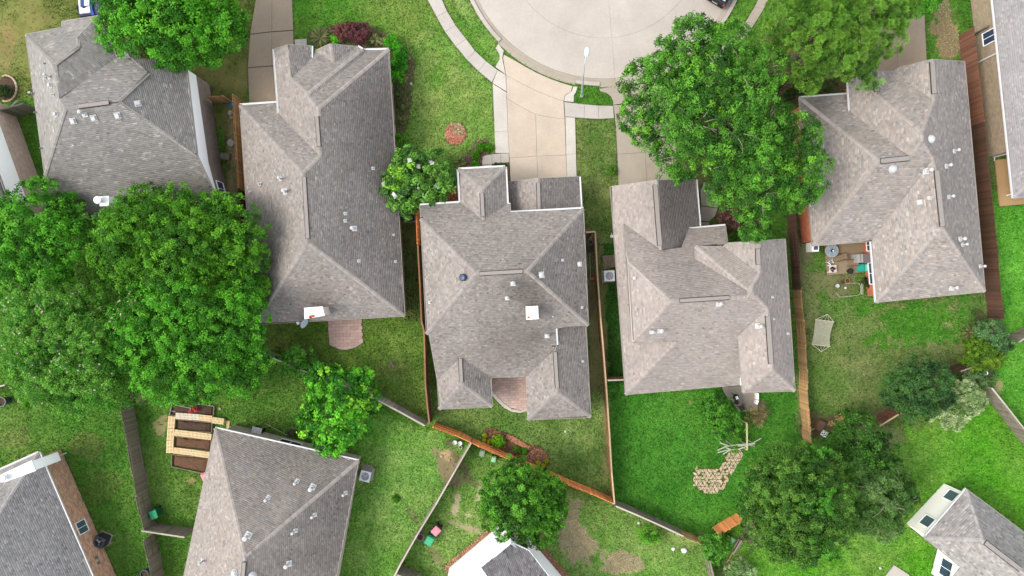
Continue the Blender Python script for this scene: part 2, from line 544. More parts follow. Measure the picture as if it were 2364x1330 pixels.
def shingle_face(poly3, base, rng, out, e=0.14, wmin=0.12, wmax=0.26, amp=0.10, light=0.06, lightk=1.3, tint=0.025, stains=()):
    """rows of tilted tabs over one planar roof face"""
    pts = np.array([tuple(p) for p in poly3], dtype=float)
    ctr = pts.mean(0)
    nrm = np.zeros(3)
    for i in range(len(pts)):
        nrm += np.cross(pts[i] - ctr, pts[(i + 1) % len(pts)] - ctr)
    nrm /= np.linalg.norm(nrm)
    if nrm[2] < 0: nrm = -nrm
    u = np.cross([0, 0, 1.0], nrm)
    u = u / np.linalg.norm(u) if np.linalg.norm(u) > 1e-4 else np.array([1.0, 0, 0])
    v = np.cross(nrm, u)
    q = np.stack([(pts - ctr) @ u, (pts - ctr) @ v], 1)

    def spans(y):
        xs = []
        for i in range(len(q)):
            (x1, y1), (x2, y2) = q[i], q[(i + 1) % len(q)]
            if (y1 > y) != (y2 > y): xs.append(x1 + (x2 - x1) * (y - y1) / (y2 - y1))
        xs.sort()
        return [(xs[i], xs[i + 1]) for i in range(0, len(xs) - 1, 2)]
    y0, y1 = q[:, 1].min(), q[:, 1].max()
    rows = max(1, int((y1 - y0) / e))
    dy = (y1 - y0) / rows
    for r in range(rows):
        b, t = y0 + r * dy, y0 + (r + 1) * dy
        sm, sb, st = spans((b + t) / 2), spans(b + dy * 0.03), spans(t - dy * 0.03)
        for i, (a, z) in enumerate(sm):
            if z - a < 0.02: continue
            ab, zb = sb[i] if len(sb) == len(sm) else (a, z)
            at, zt = st[i] if len(st) == len(sm) else (a, z)
            lo, hi = min(a, ab, at), max(z, zb, zt)
            n = int((hi - lo) / ((wmin + wmax) / 2)) + 3
            w = rng.uniform(wmin, wmax, n)
            xs = lo - rng.uniform(0, wmax) + np.concatenate([[0], np.cumsum(w)])
            xs = xs[(xs > lo - wmax) & (xs < hi + wmax)]
            xl, xr = xs[:-1], xs[1:]
            keep = (xr > lo) & (xl < hi)
            xl, xr = xl[keep], xr[keep]
            if len(xl) == 0: continue
            k = len(xl)
            bl, br_ = np.clip(xl, ab, zb), np.clip(xr, ab, zb)
            tl, tr = np.clip(xl, at, zt), np.clip(xr, at, zt)
            th = 0.013 + (rng.random(k) < 0.5) * 0.007 + rng.uniform(0, 0.003, k)
            V = np.empty((k, 6, 3))
            tb = t + dy * 0.06
            for j, (xx, yy, hh) in enumerate(((bl, b, th), (br_, b, th), (tr, tb, np.full(k, 0.005)), (tl, tb, np.full(k, 0.005)), (bl, b, np.zeros(k) - 0.01), (br_, b, np.zeros(k) - 0.01))):
                V[:, j, :] = ctr + xx[:, None] * u + yy * v + hh[:, None] * nrm
            val = 1 + rng.normal(0, amp, k)
            val *= np.where(rng.random(k) < light, lightk, 1.0)
            cl = np.array(base)[None, :] * val[:, None]
            cl = cl * (1 + rng.normal(0, tint, (k, 1)) * np.array([[1.0, 0.1, -0.6]]))
            mid = V[:, :4].mean(1)
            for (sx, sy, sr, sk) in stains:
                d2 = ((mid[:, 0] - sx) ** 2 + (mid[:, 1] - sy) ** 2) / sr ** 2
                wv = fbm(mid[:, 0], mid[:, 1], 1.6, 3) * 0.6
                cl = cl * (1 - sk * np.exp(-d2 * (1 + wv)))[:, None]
            out[0].append(V.reshape(-1, 3))
            out[1].append(np.repeat(np.clip(cl, 0.01, 0.9), 6, axis=0))


def solve_roof(verts, faces, pw=25.0):
    """heights that keep every face flat: 1/(H-z) is linear over a flat face seen in perspective"""
    names = list(verts)
    ix = {n: i for i, n in enumerate(names)}
    nv, nf = len(names), len(faces)
    A, B = [], []
    for n in names:
        r = np.zeros(nv + 3 * nf); r[ix[n]] = 1.0
        A.append(r); B.append(1.0 / (H - verts[n][2]) * 1000)
    for k, f in enumerate(faces):
        for n in f:
            r = np.zeros(nv + 3 * nf); w = pw
            x, y = (verts[n][0] - CX) / 500, (verts[n][1] - CY) / 500
            r[ix[n]] = w; r[nv + 3 * k] = -w * x; r[nv + 3 * k + 1] = -w * y; r[nv + 3 * k + 2] = -w
            A.append(r); B.append(0.0)
    s = np.linalg.lstsq(np.array(A), np.array(B), rcond=None)[0]
    return {n: P(verts[n][0], verts[n][1], H - 1000.0 / s[ix[n]]) for n in names}


class House:
    def __init__(s, name, label, base, seed=0, **sk):
        s.root = thing(name, label, 'house')
        s.base, s.sk, s.rng = base, sk, np.random.default_rng(seed)
        s.planes = []; s.roofs = []

    def roof(s, frame, verts, faces, gutters=(), caps=True, plain=(), fascia=TRIM, pw=6.0, tint=None):
        V = {}
        for n, p in verts.items():
            q = frame((p[0], p[1])); V[n] = (q[0], q[1], p[2])
        pos = solve_roof(V, faces, pw)
        dv, df, out = [], [], ([], [])
        edges = {}
        norms = []
        for fi, f in enumerate(faces):
            pts = [pos[n] for n in f]
            a = np.array([tuple(p) for p in pts]); ctr = a.mean(0)
            # best flat plane z = px + qy + r
            M = np.c_[a[:, 0], a[:, 1], np.ones(len(a))]
            w = np.linalg.lstsq(M, a[:, 2], rcond=None)[0]
            flat = [Vector((p.x, p.y, w[0] * p.x + w[1] * p.y + w[2])) for p in pts]
            norms.append(Vector((-w[0], -w[1], 1)).normalized())
            s.planes.append(([tuple(V[n][:2]) for n in f], w))
            o = len(dv)
            dv += [(p.x, p.y, p.z - 0.015) for p in flat]; df.append(tuple(range(o, o + len(flat))))
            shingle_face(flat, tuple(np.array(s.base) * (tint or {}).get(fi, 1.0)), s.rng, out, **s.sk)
            s.res = max(getattr(s, 'res', 0), max(abs(a_.z - b_.z) for a_, b_ in zip(flat, pts)))
            for i in range(len(f)):
                edges.setdefault(frozenset((f[i], f[(i + 1) % len(f)])), []).append((fi, f[i], f[(i + 1) % len(f)]))
        rf = mesh('roof', dv, df, DECK, s.root)
        vv, cl = np.concatenate(out[0]), np.concatenate(out[1])
        k = len(vv) // 6
        b = np.arange(k)[:, None] * 6
        quads = np.concatenate([b + np.array([[0, 1, 2, 3]]), b + np.array([[4, 5, 1, 0]])])
        tag(mesh_np('shingles', vv, quads, cl, SHM, rf), kind='stuff')
        # hip and ridge caps, joined
        cv, ccol = [], []
        for key, use in edges.items():
            a, b2 = use[0][1], use[0][2]
            pa, pb = pos[a], pos[b2]
            d = pb - pa; ln = d.length
            if ln < 0.05: continue
            d = d / ln
            if len(use) == 2 and caps:
                n1, n2 = norms[use[0][0]], norms[use[1][0]]
                # convex when the second face falls away from the first
                s1 = d.cross(n1); cen2 = sum((pos[n] for n in faces[use[1][0]]), Vector()) / len(faces[use[1][0]])
                if (cen2 - pa).dot(n1) > 0.02 or key in plain: continue
                m = max(1, int(ln / 0.2))
                up = (n1 + n2).normalized()
                sd1 = d.cross(n1).normalized(); sd2 = d.cross(n2).normalized()
                c1 = sum((pos[n] for n in faces[use[0][0]]), Vector()) / len(faces[use[0][0]]) - (pa + pb) / 2
                c2 = cen2 - (pa + pb) / 2
                if sd1.dot(c1) < 0: sd1 = -sd1
                if sd2.dot(c2) < 0: sd2 = -sd2
                for i in range(m):
                    p0, p1 = pa + d * (ln * i / m), pa + d * (ln * (i + 1.12) / m)
                    h0, h1 = 0.034, 0.05
                    wd = 0.145
                    cv += [p0 + up * h0, p1 + up * h1, p1 + sd1 * wd + n1 * (h1 - 0.012), p0 + sd1 * wd + n1 * (h0 - 0.012),
                           p1 + up * h1, p0 + up * h0, p0 + sd2 * wd + n2 * (h0 - 0.012), p1 + sd2 * wd + n2 * (h1 - 0.012)]
                    kk = 1.07 + s.rng.normal(0, 0.08)
                    ccol += [tuple(np.clip(np.array(s.base) * kk, 0.01, 0.9))] * 8
            elif len(use) == 1:
                f0 = use[0][0]
                cen = sum((pos[n] for n in faces[f0]), Vector()) / len(faces[f0])
                sd = Vector((-d.y, d.x, 0)); sd = sd.normalized() if sd.length > 1e-6 else Vector((1, 0, 0))
                if sd.dot(cen - pa) > 0: sd = -sd
                isg = (a, b2) in gutters or (b2, a) in gutters
                g = G(); wd, hh = (0.13, 0.12) if isg else (0.035, 0.19)
                q = [pa, pb, pb + sd * wd, pa + sd * wd]
                v = [(p.x, p.y, p.z + 0.012) for p in q] + [(p.x, p.y, p.z - hh) for p in q]
                if isg:    # an open trough: two lips and a sunken floor
                    prof = [(0, -hh), (wd, -hh), (wd, 0.012), (wd - 0.025, 0.012), (wd - 0.025, -0.03), (0, -0.03)]
                    gv = [(p.x + sd.x * t_, p.y + sd.y * t_, p.z + z_) for p in (pa, pb) for t_, z_ in prof]
                    g.add(gv, [(i_, (i_ + 1) % 6, 6 + (i_ + 1) % 6, 6 + i_) for i_ in range(6)] + [(5, 4, 3, 2, 1, 0), (6, 7, 8, 9, 10, 11)])
                else:
                    g.add(v, [(0, 1, 2, 3), (7, 6, 5, 4), (0, 4, 5, 1), (1, 5, 6, 2), (2, 6, 7, 3), (3, 7, 4, 0)])
                g.build('gutter' if isg else 'fascia', GUT if isg else fascia, s.root)
        if cv:
            cvn = np.array([tuple(p) for p in cv]); qn = np.arange(len(cv)).reshape(-1, 4)
            tag(mesh_np('hip_caps', cvn, qn, np.array(ccol), SHM, rf), kind='stuff')
        s.pos = getattr(s, 'pos', {}); s.pos.update(pos)
        s.rf = rf
        return pos

    def step(s, names, drop, m, ins=0.09):
        """short upright wall below the edge of a higher roof"""
        for a, b in zip(names[:-1], names[1:]):
            pa, pb = s.pos[a], s.pos[b]
            v = [(pa.x, pa.y, pa.z - 0.1), (pb.x, pb.y, pb.z - 0.1), (pb.x, pb.y, pb.z - drop), (pa.x, pa.y, pa.z - drop)]
            d = pb - pa; n = Vector((-d.y, d.x, 0)).normalized() * ins
            ln = d.length
            mesh('step_wall', [(x + n.x, y + n.y, z) for x, y, z in v], [(3, 2, 1, 0)], m, s.root, [(0, 0), (ln, 0), (ln, drop), (0, drop)])

    def zat(s, px, py):
        best = None
        for poly, w in s.planes:
            if inside(np.array([px]), np.array([py]), poly)[0]:
                # meet the sight line with the plane
                kx, ky = (px - CX) / F, (CY - py) / F
                z = (w[0] * kx * H + w[1] * ky * H + w[2]) / (1 + w[0] * kx + w[1] * ky)
                if best is None or z > best[0]: best = (z, Vector((-w[0], -w[1], 1)).normalized())
        return best or (3.5, Vector((0, 0, 1)))

    def walls(s, foot, m, over=0.35, split=None, upper=None, name='wall', z0=0.0):
        """foot: names of roof corners (or points); walls stand `over` inside them"""
        pts = [s.pos[n] if isinstance(n, str) else n for n in foot]
        if area2([(p.x, p.y) for p in pts]) < 0: pts = pts[::-1]
        ins = inset([(p.x, p.y) for p in pts], over) if over else [(p.x, p.y) for p in pts]
        top = [p.z - 0.14 for p in pts]
        lo, up = ([], [], []), ([], [], [])
        n = len(ins)
        for i in range(n):
            j = (i + 1) % n
            ln = math.hypot(ins[j][0] - ins[i][0], ins[j][1] - ins[i][1])

            def quad(dst, a0, a1, b0, b1):
                o = len(dst[0])
                dst[0].extend([(*ins[i], a0), (*ins[j], b0), (*ins[j], b1), (*ins[i], a1)])
                dst[1].append((o, o + 1, o + 2, o + 3))
                dst[2].extend([(0, a0), (ln, b0), (ln, b1), (0, a1)])
            if split:
                quad(lo, z0, min(split, top[i]), z0, min(split, top[j]))
                if max(top[i], top[j]) > split: quad(up, min(split, top[i]), max(split, top[i]), min(split, top[j]), max(split, top[j]))
            else:
                quad(lo, z0, top[i], z0, top[j])
        HARD.append([tuple(p) for p in ins])
        w = mesh(name, lo[0], lo[1], m, s.root, lo[2])
        if split and up[0]: mesh('upper_wall', up[0], up[1], upper, s.root, up[2])
        return ins, top

    def frame_on(s, px, py, yaw=None):
        """a matrix standing on the roof: z = roof normal, -y = down the slope"""
        z, n = s.zat(px, py)
        p = P(px, py, z)
        down = Vector((n.x, n.y, 0)); down = down.normalized() if down.length > 1e-3 else Vector((0, -1, 0))
        return p, n, down

    def vent(s, px, py, kind='pipe', sc=1.0):
        p, n, down = s.frame_on(px, py)
        g = G()
        dn = (down - n * down.dot(n)).normalized(); sd = n.cross(dn)
        Mx = Matrix((sd, -dn, n)).transposed().to_4x4(); Mx.translation = p
        if kind == 'pipe':
            g.box(0, 0, 0.035, 0.24 * sc, 0.24 * sc, 0.02)
            g.cyl(0, 0.02, 0.03, 0.12, 0.09 * sc, 0.06 * sc, 10)
            v = [Mx @ Vector(q) for q in g.v]
            h = G(); h.add(v, g.f); h.cyl(p.x, p.y, p.z + 0.02, p.z + 0.38 * sc, 0.045 * sc, None, 9)
            return h.build('vent_pipe', VENTW, s.root)
        if kind == 'flue':
            g.box(0, -0.05, 0.035, 0.44 * sc, 0.40 * sc, 0.02)
            g.cyl(0, 0, 0.03, 0.16, 0.17 * sc, 0.11 * sc, 12)
            v = [Mx @ Vector(q) for q in g.v]
            h = G(); h.add(v, g.f); h.cyl(p.x, p.y, p.z, p.z + 0.62, 0.085 * sc, None, 12)
            h.cyl(p.x, p.y, p.z + 0.62, p.z + 0.70, 0.15 * sc, 0.15 * sc, 14); h.cyl(p.x, p.y, p.z + 0.70, p.z + 0.76, 0.15 * sc, 0.03, 14)
            return h.build('flue_vent', VENTW, s.root)
        if kind == 'box':
            g.box(0, 0, 0.035, 0.42 * sc, 0.42 * sc, 0.02); g.box(0, 0.0, 0.13, 0.30 * sc, 0.30 * sc, 0.17, tx=0.86, ty=0.86)
            m = VENTW
        elif kind == 'tube':
            g.lathe(0, 0, [(0.33, 0.02), (0.33, 0.07), (0.29, 0.09), (0.26, 0.17), (0.18, 0.25), (0.08, 0.29), (0.01, 0.295)], 20)
            m = VENTW
        elif kind == 'dome':
            g.lathe(0, 0, [(0.27, 0.02), (0.27, 0.10), (0.24, 0.16), (0.24, 0.20), (0.28, 0.21), (0.27, 0.27), (0.20, 0.33), (0.01, 0.36)], 20)
            m = mat('blue_cap', c(56, 78, 112), rough=0.35, var=0.1)
        elif kind == 'soft':
            g.box(0, 0, 0.035, 0.2 * sc, 0.2 * sc, 0.02); g.cyl(0, 0, 0.03, 0.2, 0.07 * sc, 0.05, 9); m = METAL
        v = [Mx @ Vector(q) for q in g.v]
        h = G(); h.add(v, g.f)
        return h.build({'box': 'box_vent', 'tube': 'light_tube', 'dome': 'domed_vent', 'soft': 'vent_pipe'}[kind], m, s.root)

    def ridge_vent(s, p0, p1, w=0.34):
        """a raised slotted strip along a ridge, dark slots on both sides"""
        za, zb = s.zat(*p0)[0], s.zat(*p1)[0]
        z = max(za, zb, s.zat((p0[0] + p1[0]) / 2, (p0[1] + p1[1]) / 2)[0]) + 0.03
        a, b = P(p0[0], p0[1], z), P(p1[0], p1[1], z)
        d = b - a; ln = d.length; mid = (a + b) / 2; rz = math.atan2(d.y, d.x)
        g = G(); g.box(mid.x, mid.y, z + 0.05, ln, w - 0.08, 0.07, rz)
        o = mesh('ridge_vent', g.v, g.f, mat('vent_cap', tuple(np.array(s.base) * 1.02), rough=0.95, var=0.16, scale=12), s.root)
        k = G(); k.box(mid.x, mid.y, z + 0.01, ln + 0.03, w + 0.02, 0.06, rz)
        k.build('slot', VENTD, o)

    def window(s, wpts, m=GLASS, frame=WHITE, bars=1, z0=0.9, z1=2.2, proud=0.03, name='window'):
        """wpts: two world points on the wall line, seen from outside left to right"""
        a, b = Vector(wpts[0]), Vector(wpts[1])
        d = (b - a); ln = d.length; d /= ln
        n = Vector((d.y, -d.x))
        fr = G()

        def bar(u0, u1, v0, v1, t0, t1, g):
            pts = []
            for t in (t0, t1):
                for (u, v) in ((u0, v0), (u1, v0), (u1, v1), (u0, v1)):
                    q = a + d * u + n * t; pts.append((q.x, q.y, v))
            g.add(pts, [(3, 2, 1, 0), (4, 5, 6, 7), (0, 1, 5, 4), (1, 2, 6, 5), (2, 3, 7, 6), (3, 0, 4, 7)])
        t = 0.06
        bar(0, ln, z0 - t, z0, 0.0, proud + 0.05, fr); bar(0, ln, z1, z1 + t, 0.0, proud + 0.03, fr)
        bar(-t, 0, z0 - t, z1 + t, 0.0, proud + 0.032, fr); bar(ln, ln + t, z0 - t, z1 + t, 0.0, proud + 0.032, fr)
        for k in range(bars):
            u = ln * (k + 1) / (bars + 1); bar(u - 0.02, u + 0.02, z0, z1, 0.0, proud + 0.02, fr)
        w = fr.build(name, frame, s.root)
        for k in range(bars + 1):
            pg = G(); bar(ln * k / (bars + 1) + 0.022, ln * (k + 1) / (bars + 1) - 0.022, z0 + 0.002, z1 - 0.002, 0.001, proud, pg)
            pg.build('pane', m, w)
        return w


GREY1 = c(165, 157, 155, 1.28)


def on_wall(ins, i, t0, t1):
    a, b = Vector(ins[i]), Vector(ins[(i + 1) % len(ins)])
    return a + (b - a) * t0, a + (b - a) * t1


def near_edge(ins, px, py, z=0.0):
    """index of the wall edge closest to a photo point"""
    p = P(px, py, z); best = None
    for i in range(len(ins)):
        a, b = Vector(ins[i]), Vector(ins[(i + 1) % len(ins)])
        ab = b - a; t = max(0, min(1, (Vector(p[:2]) - a).dot(ab) / max(ab.length_squared, 1e-6)))
        d = (a + ab * t - Vector(p[:2])).length
        if best is None or d < best[0]: best = (d, i, t)
    return best[1], best[2]


def window_at(h, ins, px, py, z, width, **k):
    i, t = near_edge(ins, px, py, z)
    a, b = Vector(ins[i]), Vector(ins[(i + 1) % len(ins)])
    ln = (b - a).length; w = width / ln / 2
    return h.window((a + (b - a) * (t - w), a + (b - a) * (t + w)), **k)


def downspout(h, ins, px, py, ztop, m=GUT):
    i, t = near_edge(ins, px, py, 0)
    a, b = Vector(ins[i]), Vector(ins[(i + 1) % len(ins)])
    d = (b - a).normalized(); n = Vector((d.y, -d.x)); p = a + (b - a) * t + n * 0.07
    g = G(); g.box(p.x, p.y, ztop / 2, 0.08, 0.11, ztop, math.atan2(d.y, d.x) + PI / 2)
    q = p + n * 0.3
    g.tube([(p.x, p.y, 0.16), (q.x, q.y, 0.07)], 0.045, 6)
    q = p + n * 0.22
    g.tube([(p.x, p.y, ztop), (q.x, q.y, ztop + 0.22)], 0.045, 6)
    g.build('downspout', m, h.root)


# --- middle house -------------------------------------------------------------------------------
h3 = House('house', 'brown shingled house with white square chimney cap and rear patio, middle of picture', c(177, 168, 161, 0.93), 3,
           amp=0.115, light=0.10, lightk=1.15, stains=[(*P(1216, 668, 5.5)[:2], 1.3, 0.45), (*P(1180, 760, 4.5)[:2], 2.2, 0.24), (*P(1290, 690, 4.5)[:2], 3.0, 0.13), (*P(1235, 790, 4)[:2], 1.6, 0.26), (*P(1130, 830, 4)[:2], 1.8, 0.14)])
h3.roof(R23, dict(a0=(205, 308, 3.95), a1=(210, 402, 4.4), a2=(250, 1185, 4.4), a3=(268, 1190, 4.35), v4=(324, 1503, 2.9),
    rw4=(481, 1343, 3.75), vb=(691, 1481, 2.9), vc=(931, 1475, 2.9), rw3=(1126, 1293, 3.8), s1=(1138, 1260, 4.0), s0=(1130, 1140, 4.4),
    b2=(1355, 1127, 4.4), b1=(1321, 330, 4.35), t1=(824, 358, 4.25), t0=(822, 303, 3.95), w2=(800, 301, 3.9), wv=(638, 408, 4.6), w1=(481, 289, 3.9),
    r1=(590, 770, 6.2), r2=(937, 757, 6.2), wa=(468, 62, 3.9), wb=(787, 45, 3.9), wp=(632, 195, 4.7),
    p4=(491, 1523, 3.8), c4=(336, 1698, 2.9), d4=(698, 1683, 2.9),
    p3=(1143, 1583, 3.9), c3=(941, 1771, 2.9), d3=(1371, 1753, 2.9), e3=(1338, 1125, 2.9), f3=(1131, 1136, 3.7)),
    [('a0', 'w1', 'wv', 'w2', 't0', 't1', 'b1', 'r2', 'r1', 'a1'), ('a1', 'r1', 'a2'), ('b1', 'b2', 'r2'),
     ('r1', 'r2', 'b2', 's0', 's1', 'rw3', 'vc', 'vb', 'rw4', 'v4', 'a3', 'a2'),
     ('wa', 'wp', 'wv', 'w1'), ('wb', 'w2', 'wv', 'wp'), ('wa', 'wb', 'wp'),
     ('rw4', 'p4', 'c4', 'v4'), ('rw4', 'vb', 'd4', 'p4'), ('p4', 'd4', 'c4'),
     ('rw3', 'p3', 'c3', 'vc'), ('f3', 'e3', 'd3', 'p3', 'rw3'), ('p3', 'd3', 'c3')],
    gutters=[('a0', 'w1'), ('wa', 'w1'), ('wa', 'wb'), ('wb', 'w2'), ('w2', 't0'), ('t1', 'b1'), ('s0', 's1')])
h3.roof(R23, dict(g0=(802, 150, 2.6), g1=(1013, 124, 3.6), g2=(1291, 112, 2.6), g3=(1305, 350, 2.6), g4=(1022, 370, 3.6), g5=(823, 380, 2.6)),
    [('g0', 'g1', 'g4', 'g5'), ('g1', 'g2', 'g3', 'g4')], gutters=[('g2', 'g3')])
h3.walls(['a0', 'w1', 'wa', 'wb', 'w2', 't0', 't1', 'b1', 'b2', 'e3', 'd3', 'c3', 'vc', 'vb', 'd4', 'c4', 'v4', 'a3'], BR_BEIGE, 0.4)
h3.walls(['g0', 'g1', 'g2', 'g3', 'g5'], BR_BEIGE, 0.3)
h3.step(['rw3', 's1', 's0', 'b2'], 1.7, SIDING_B)
h3.step(['b1', 't1'], 1.4, SIDING_B)
h3.ridge_vent(R23((613, 775)), R23((905, 758)))
h3.ridge_vent(R23((628, 225)), R23((636, 385)))
h3.ridge_vent(R23((1013, 155)), R23((1018, 335)))
h3.ridge_vent(R33((540, 262)), R33((548, 418)))
h3.ridge_vent(R33((1186, 215)), R33((1201, 460)))
for x, y, k, s_ in ((840, 838, 'flue', 0.85), (800, 937, 'flue', 0.75), (1072, 1195, 'flue', 0.85), (1030, 783, 'flue', 1.1), (1290, 710, 'flue', 0.9),
                    (1178, 682, 'pipe', 0.9), (1310, 1004, 'pipe', 0.9), (273, 970, 'pipe', 0.9), (505, 800, 'dome', 1), (1113, 1064, 'pipe', 0.5), (1315, 1372 - 0, 'pipe', 0.8)):
    h3.vent(*R23((x, y)), k, s_)

CHIM = mat('chimney_metal', cw(0.55), rough=0.4, var=0.05, scale=3)
RUST = mat('rust', c(206, 96, 48), rough=0.9, var=0.25, scale=12)


def chimney(h, pts, z0, ztop, side, cap=CHIM, pipe=None, rust=None):
    """pts: photo corners of the chimney's top; the shaft drops straight down"""
    poly = ccw(W2(pts, ztop))
    g = G(); g.prism(inset(poly, 0.06), z0, ztop - 0.05)
    ch = g.build('chimney', side, h.root)
    k = G(); k.prism(poly, ztop - 0.08, ztop, 0.02)
    k.build('chimney_cap', cap, ch)
    if pipe:
        p = P(*pipe, ztop + 0.25)
        k = G(); k.cyl(p.x, p.y, ztop, ztop + 0.3, 0.16, None, 16); k.cyl(p.x, p.y, ztop + 0.3, ztop + 0.42, 0.27, 0.27, 18); k.cyl(p.x, p.y, ztop + 0.42, ztop + 0.47, 0.27, 0.05, 18)
        k.build('chimney_pipe', cap, ch)
    if rust:
        for q, r in rust:
            p = P(*q, ztop); k = G()
            n = 9; k.prism([(p.x + r * math.cos(2 * PI * i / n) * random.uniform(0.5, 1.3), p.y + r * 0.7 * math.sin(2 * PI * i / n) * random.uniform(0.5, 1.3)) for i in range(n)], ztop + 0.001, ztop + 0.005)
            k.build('rust_patch', RUST, ch)
    return ch


chimney(h3, R23((927, 997), (1012, 993), (1016, 1084), (930, 1089)), 3.5, 6.6, BR_BEIGE, rust=[(R23((945, 1072)), 0.12), (R23((985, 1076)), 0.06)])

# --- long house left of the middle --------------------------------------------------------------
h2 = House('house', 'long grey shingled house with small curved brick patio behind, left of the middle house', c(181, 172, 165, 0.93), 2,
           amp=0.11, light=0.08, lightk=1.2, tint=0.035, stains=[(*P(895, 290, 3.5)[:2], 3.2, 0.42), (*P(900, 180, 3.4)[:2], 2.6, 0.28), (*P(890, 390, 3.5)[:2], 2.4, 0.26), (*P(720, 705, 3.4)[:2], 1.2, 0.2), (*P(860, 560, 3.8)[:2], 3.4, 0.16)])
h2.roof(R12, dict(A=(1056, 338, 3.0), A2=(886, 342, 3.0), k1=(577, 742, 5.2), k2=(587, 1065, 5.3), k3=(470, 1182, 5.9), k4=(503, 1655, 5.9),
    BR=(1166, 2157, 3.0), BL=(140, 2214, 3.1), TL=(40, 718, 3.3), TL2=(296, 700, 3.3), n1=(306, 780, 3.6), g1l=(274, 335, 3.3), g1r=(372, 305, 3.9), m1=(393, 537, 4.0),
    g1e=(528, 313, 3.3), g1v=(527, 400, 3.35), g2l=(548, 348, 3.3), g2t=(655, 300, 3.8), g2r=(842, 318, 3.3), m2=(682, 432, 3.8), h1=(876, 338, 3.4), h2=(505, 638, 4.7), v1=(888, 368, 3.1), v2=(515, 672, 4.75)),
    [('A', 'BR', 'k4', 'k3', 'k2', 'k1'), ('A2', 'A', 'k1', 'v2', 'v1'), ('h1', 'v1', 'v2', 'h2'), ('m1', 'g1v', 'g2l', 'm2', 'g2r', 'h1', 'h2'),
     ('g2l', 'g2t', 'm2'), ('g2t', 'g2r', 'm2'), ('g1r', 'g1e', 'g1v', 'm1'), ('g1l', 'g1r', 'm1', 'h2', 'v2', 'k1', 'k2', 'n1'),
     ('TL', 'TL2', 'n1', 'k2', 'k3'), ('TL', 'k3', 'k4', 'BL'), ('BL', 'k4', 'BR')],
    gutters=[('g1l', 'n1'), ('TL', 'TL2'), ('g1e', 'g1v'), ('A2', 'A'), ('g2r', 'h1')])
i2, _ = h2.walls(['TL', 'TL2', 'g1l', 'g1r', 'g1e', 'g2t', 'g2r', 'A', 'BR', 'BL'], BR_PINK, 0.3)
h2.ridge_vent(R12((566, 795)), R12((582, 1000)))
h2.ridge_vent(R22((480, 25)), R22((505, 445)))
for x, y, k, s_ in ((325, 1222, 'flue', 0.75), (178, 1258, 'pipe', 1.1), (355, 1308, 'flue', 1.0), (950, 1150, 'pipe', 1.1), (760, 1458, 'pipe', 1.1), (760, 1508, 'pipe', 1.1),
                    (818, 1560, 'flue', 0.95), (1090, 1603, 'pipe', 0.8), (852, 1781, 'pipe', 1.0), (1103, 1785, 'pipe', 0.9), (110, 1312, 'pipe', 0.7)):
    h2.vent(*R12((x, y)), k, s_)
chimney(h2, R22((478, 918), (605, 908), (620, 972), (480, 996)), 2.8, 5.4, BR_PINK, rust=[(R22((532, 975)), 0.2), (R22((520, 985)), 0.12)])

# --- right-hand neighbour with garage wing -------------------------------------------------------
h4 = House('house', 'pale brown shingled house with narrow white gable wall behind, right of the middle house', c(191, 180, 172, 0.93), 4,
           amp=0.085, light=0.03, lightk=1.15, tint=0.02, wmin=0.16, wmax=0.3, stains=[(*P(1550, 500, 3.5)[:2], 2.4, 0.3), (*P(1460, 545, 4)[:2], 1.8, -0.15), (*P(1585, 625, 5)[:2], 2.2, 0.12)])
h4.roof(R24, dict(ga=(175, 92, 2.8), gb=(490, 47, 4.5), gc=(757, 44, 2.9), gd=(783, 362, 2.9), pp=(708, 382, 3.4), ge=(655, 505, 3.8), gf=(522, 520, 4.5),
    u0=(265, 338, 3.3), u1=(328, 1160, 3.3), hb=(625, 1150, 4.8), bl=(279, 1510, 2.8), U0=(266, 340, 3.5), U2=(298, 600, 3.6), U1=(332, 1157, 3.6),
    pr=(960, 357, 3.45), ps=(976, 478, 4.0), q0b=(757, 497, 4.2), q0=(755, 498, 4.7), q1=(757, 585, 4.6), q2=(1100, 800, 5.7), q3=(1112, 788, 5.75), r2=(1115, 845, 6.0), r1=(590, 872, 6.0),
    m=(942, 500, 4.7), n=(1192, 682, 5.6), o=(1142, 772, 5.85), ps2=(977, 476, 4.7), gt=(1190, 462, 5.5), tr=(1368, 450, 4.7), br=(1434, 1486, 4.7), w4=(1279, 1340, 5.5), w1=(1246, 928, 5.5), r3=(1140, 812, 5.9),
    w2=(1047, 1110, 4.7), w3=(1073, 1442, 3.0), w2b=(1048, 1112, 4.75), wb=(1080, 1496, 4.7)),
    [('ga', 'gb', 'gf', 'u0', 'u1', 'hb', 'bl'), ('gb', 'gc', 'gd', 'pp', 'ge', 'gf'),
     ('U0', 'gf', 'ge', 'pp', 'pr', 'ps', 'q0b', 'q1', 'q2', 'r2', 'r1', 'U2'), ('U2', 'r1', 'U1'), ('q0', 'q3', 'q2', 'q1'),
     ('q0', 'm', 'n', 'o', 'q3'), ('m', 'ps2', 'gt', 'n'), ('gt', 'tr', 'br', 'w4', 'w1', 'r3', 'o', 'n'),
     ('q3', 'o', 'r3', 'r2', 'q2'), ('r1', 'r2', 'r3', 'w1', 'w2', 'w3', 'bl', 'hb', 'U1'), ('w1', 'w4', 'wb', 'w2b'), ('w4', 'br', 'wb')],
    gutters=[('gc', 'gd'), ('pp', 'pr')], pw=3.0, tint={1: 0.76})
h4.walls(['ga', 'gb', 'gc', 'gd', 'pr', 'ps', 'gt', 'tr', 'br', 'wb', 'w3', 'bl'], BR_BEIGE, 0.38)
h4.step(['hb', 'U1', 'U2', 'U0'], 0.9, SIDING_B, -0.06)
pw = h4.pos['w2b'].copy(); pe = h4.pos['br'] + (h4.pos['tr'] - h4.pos['br']) * 0.36
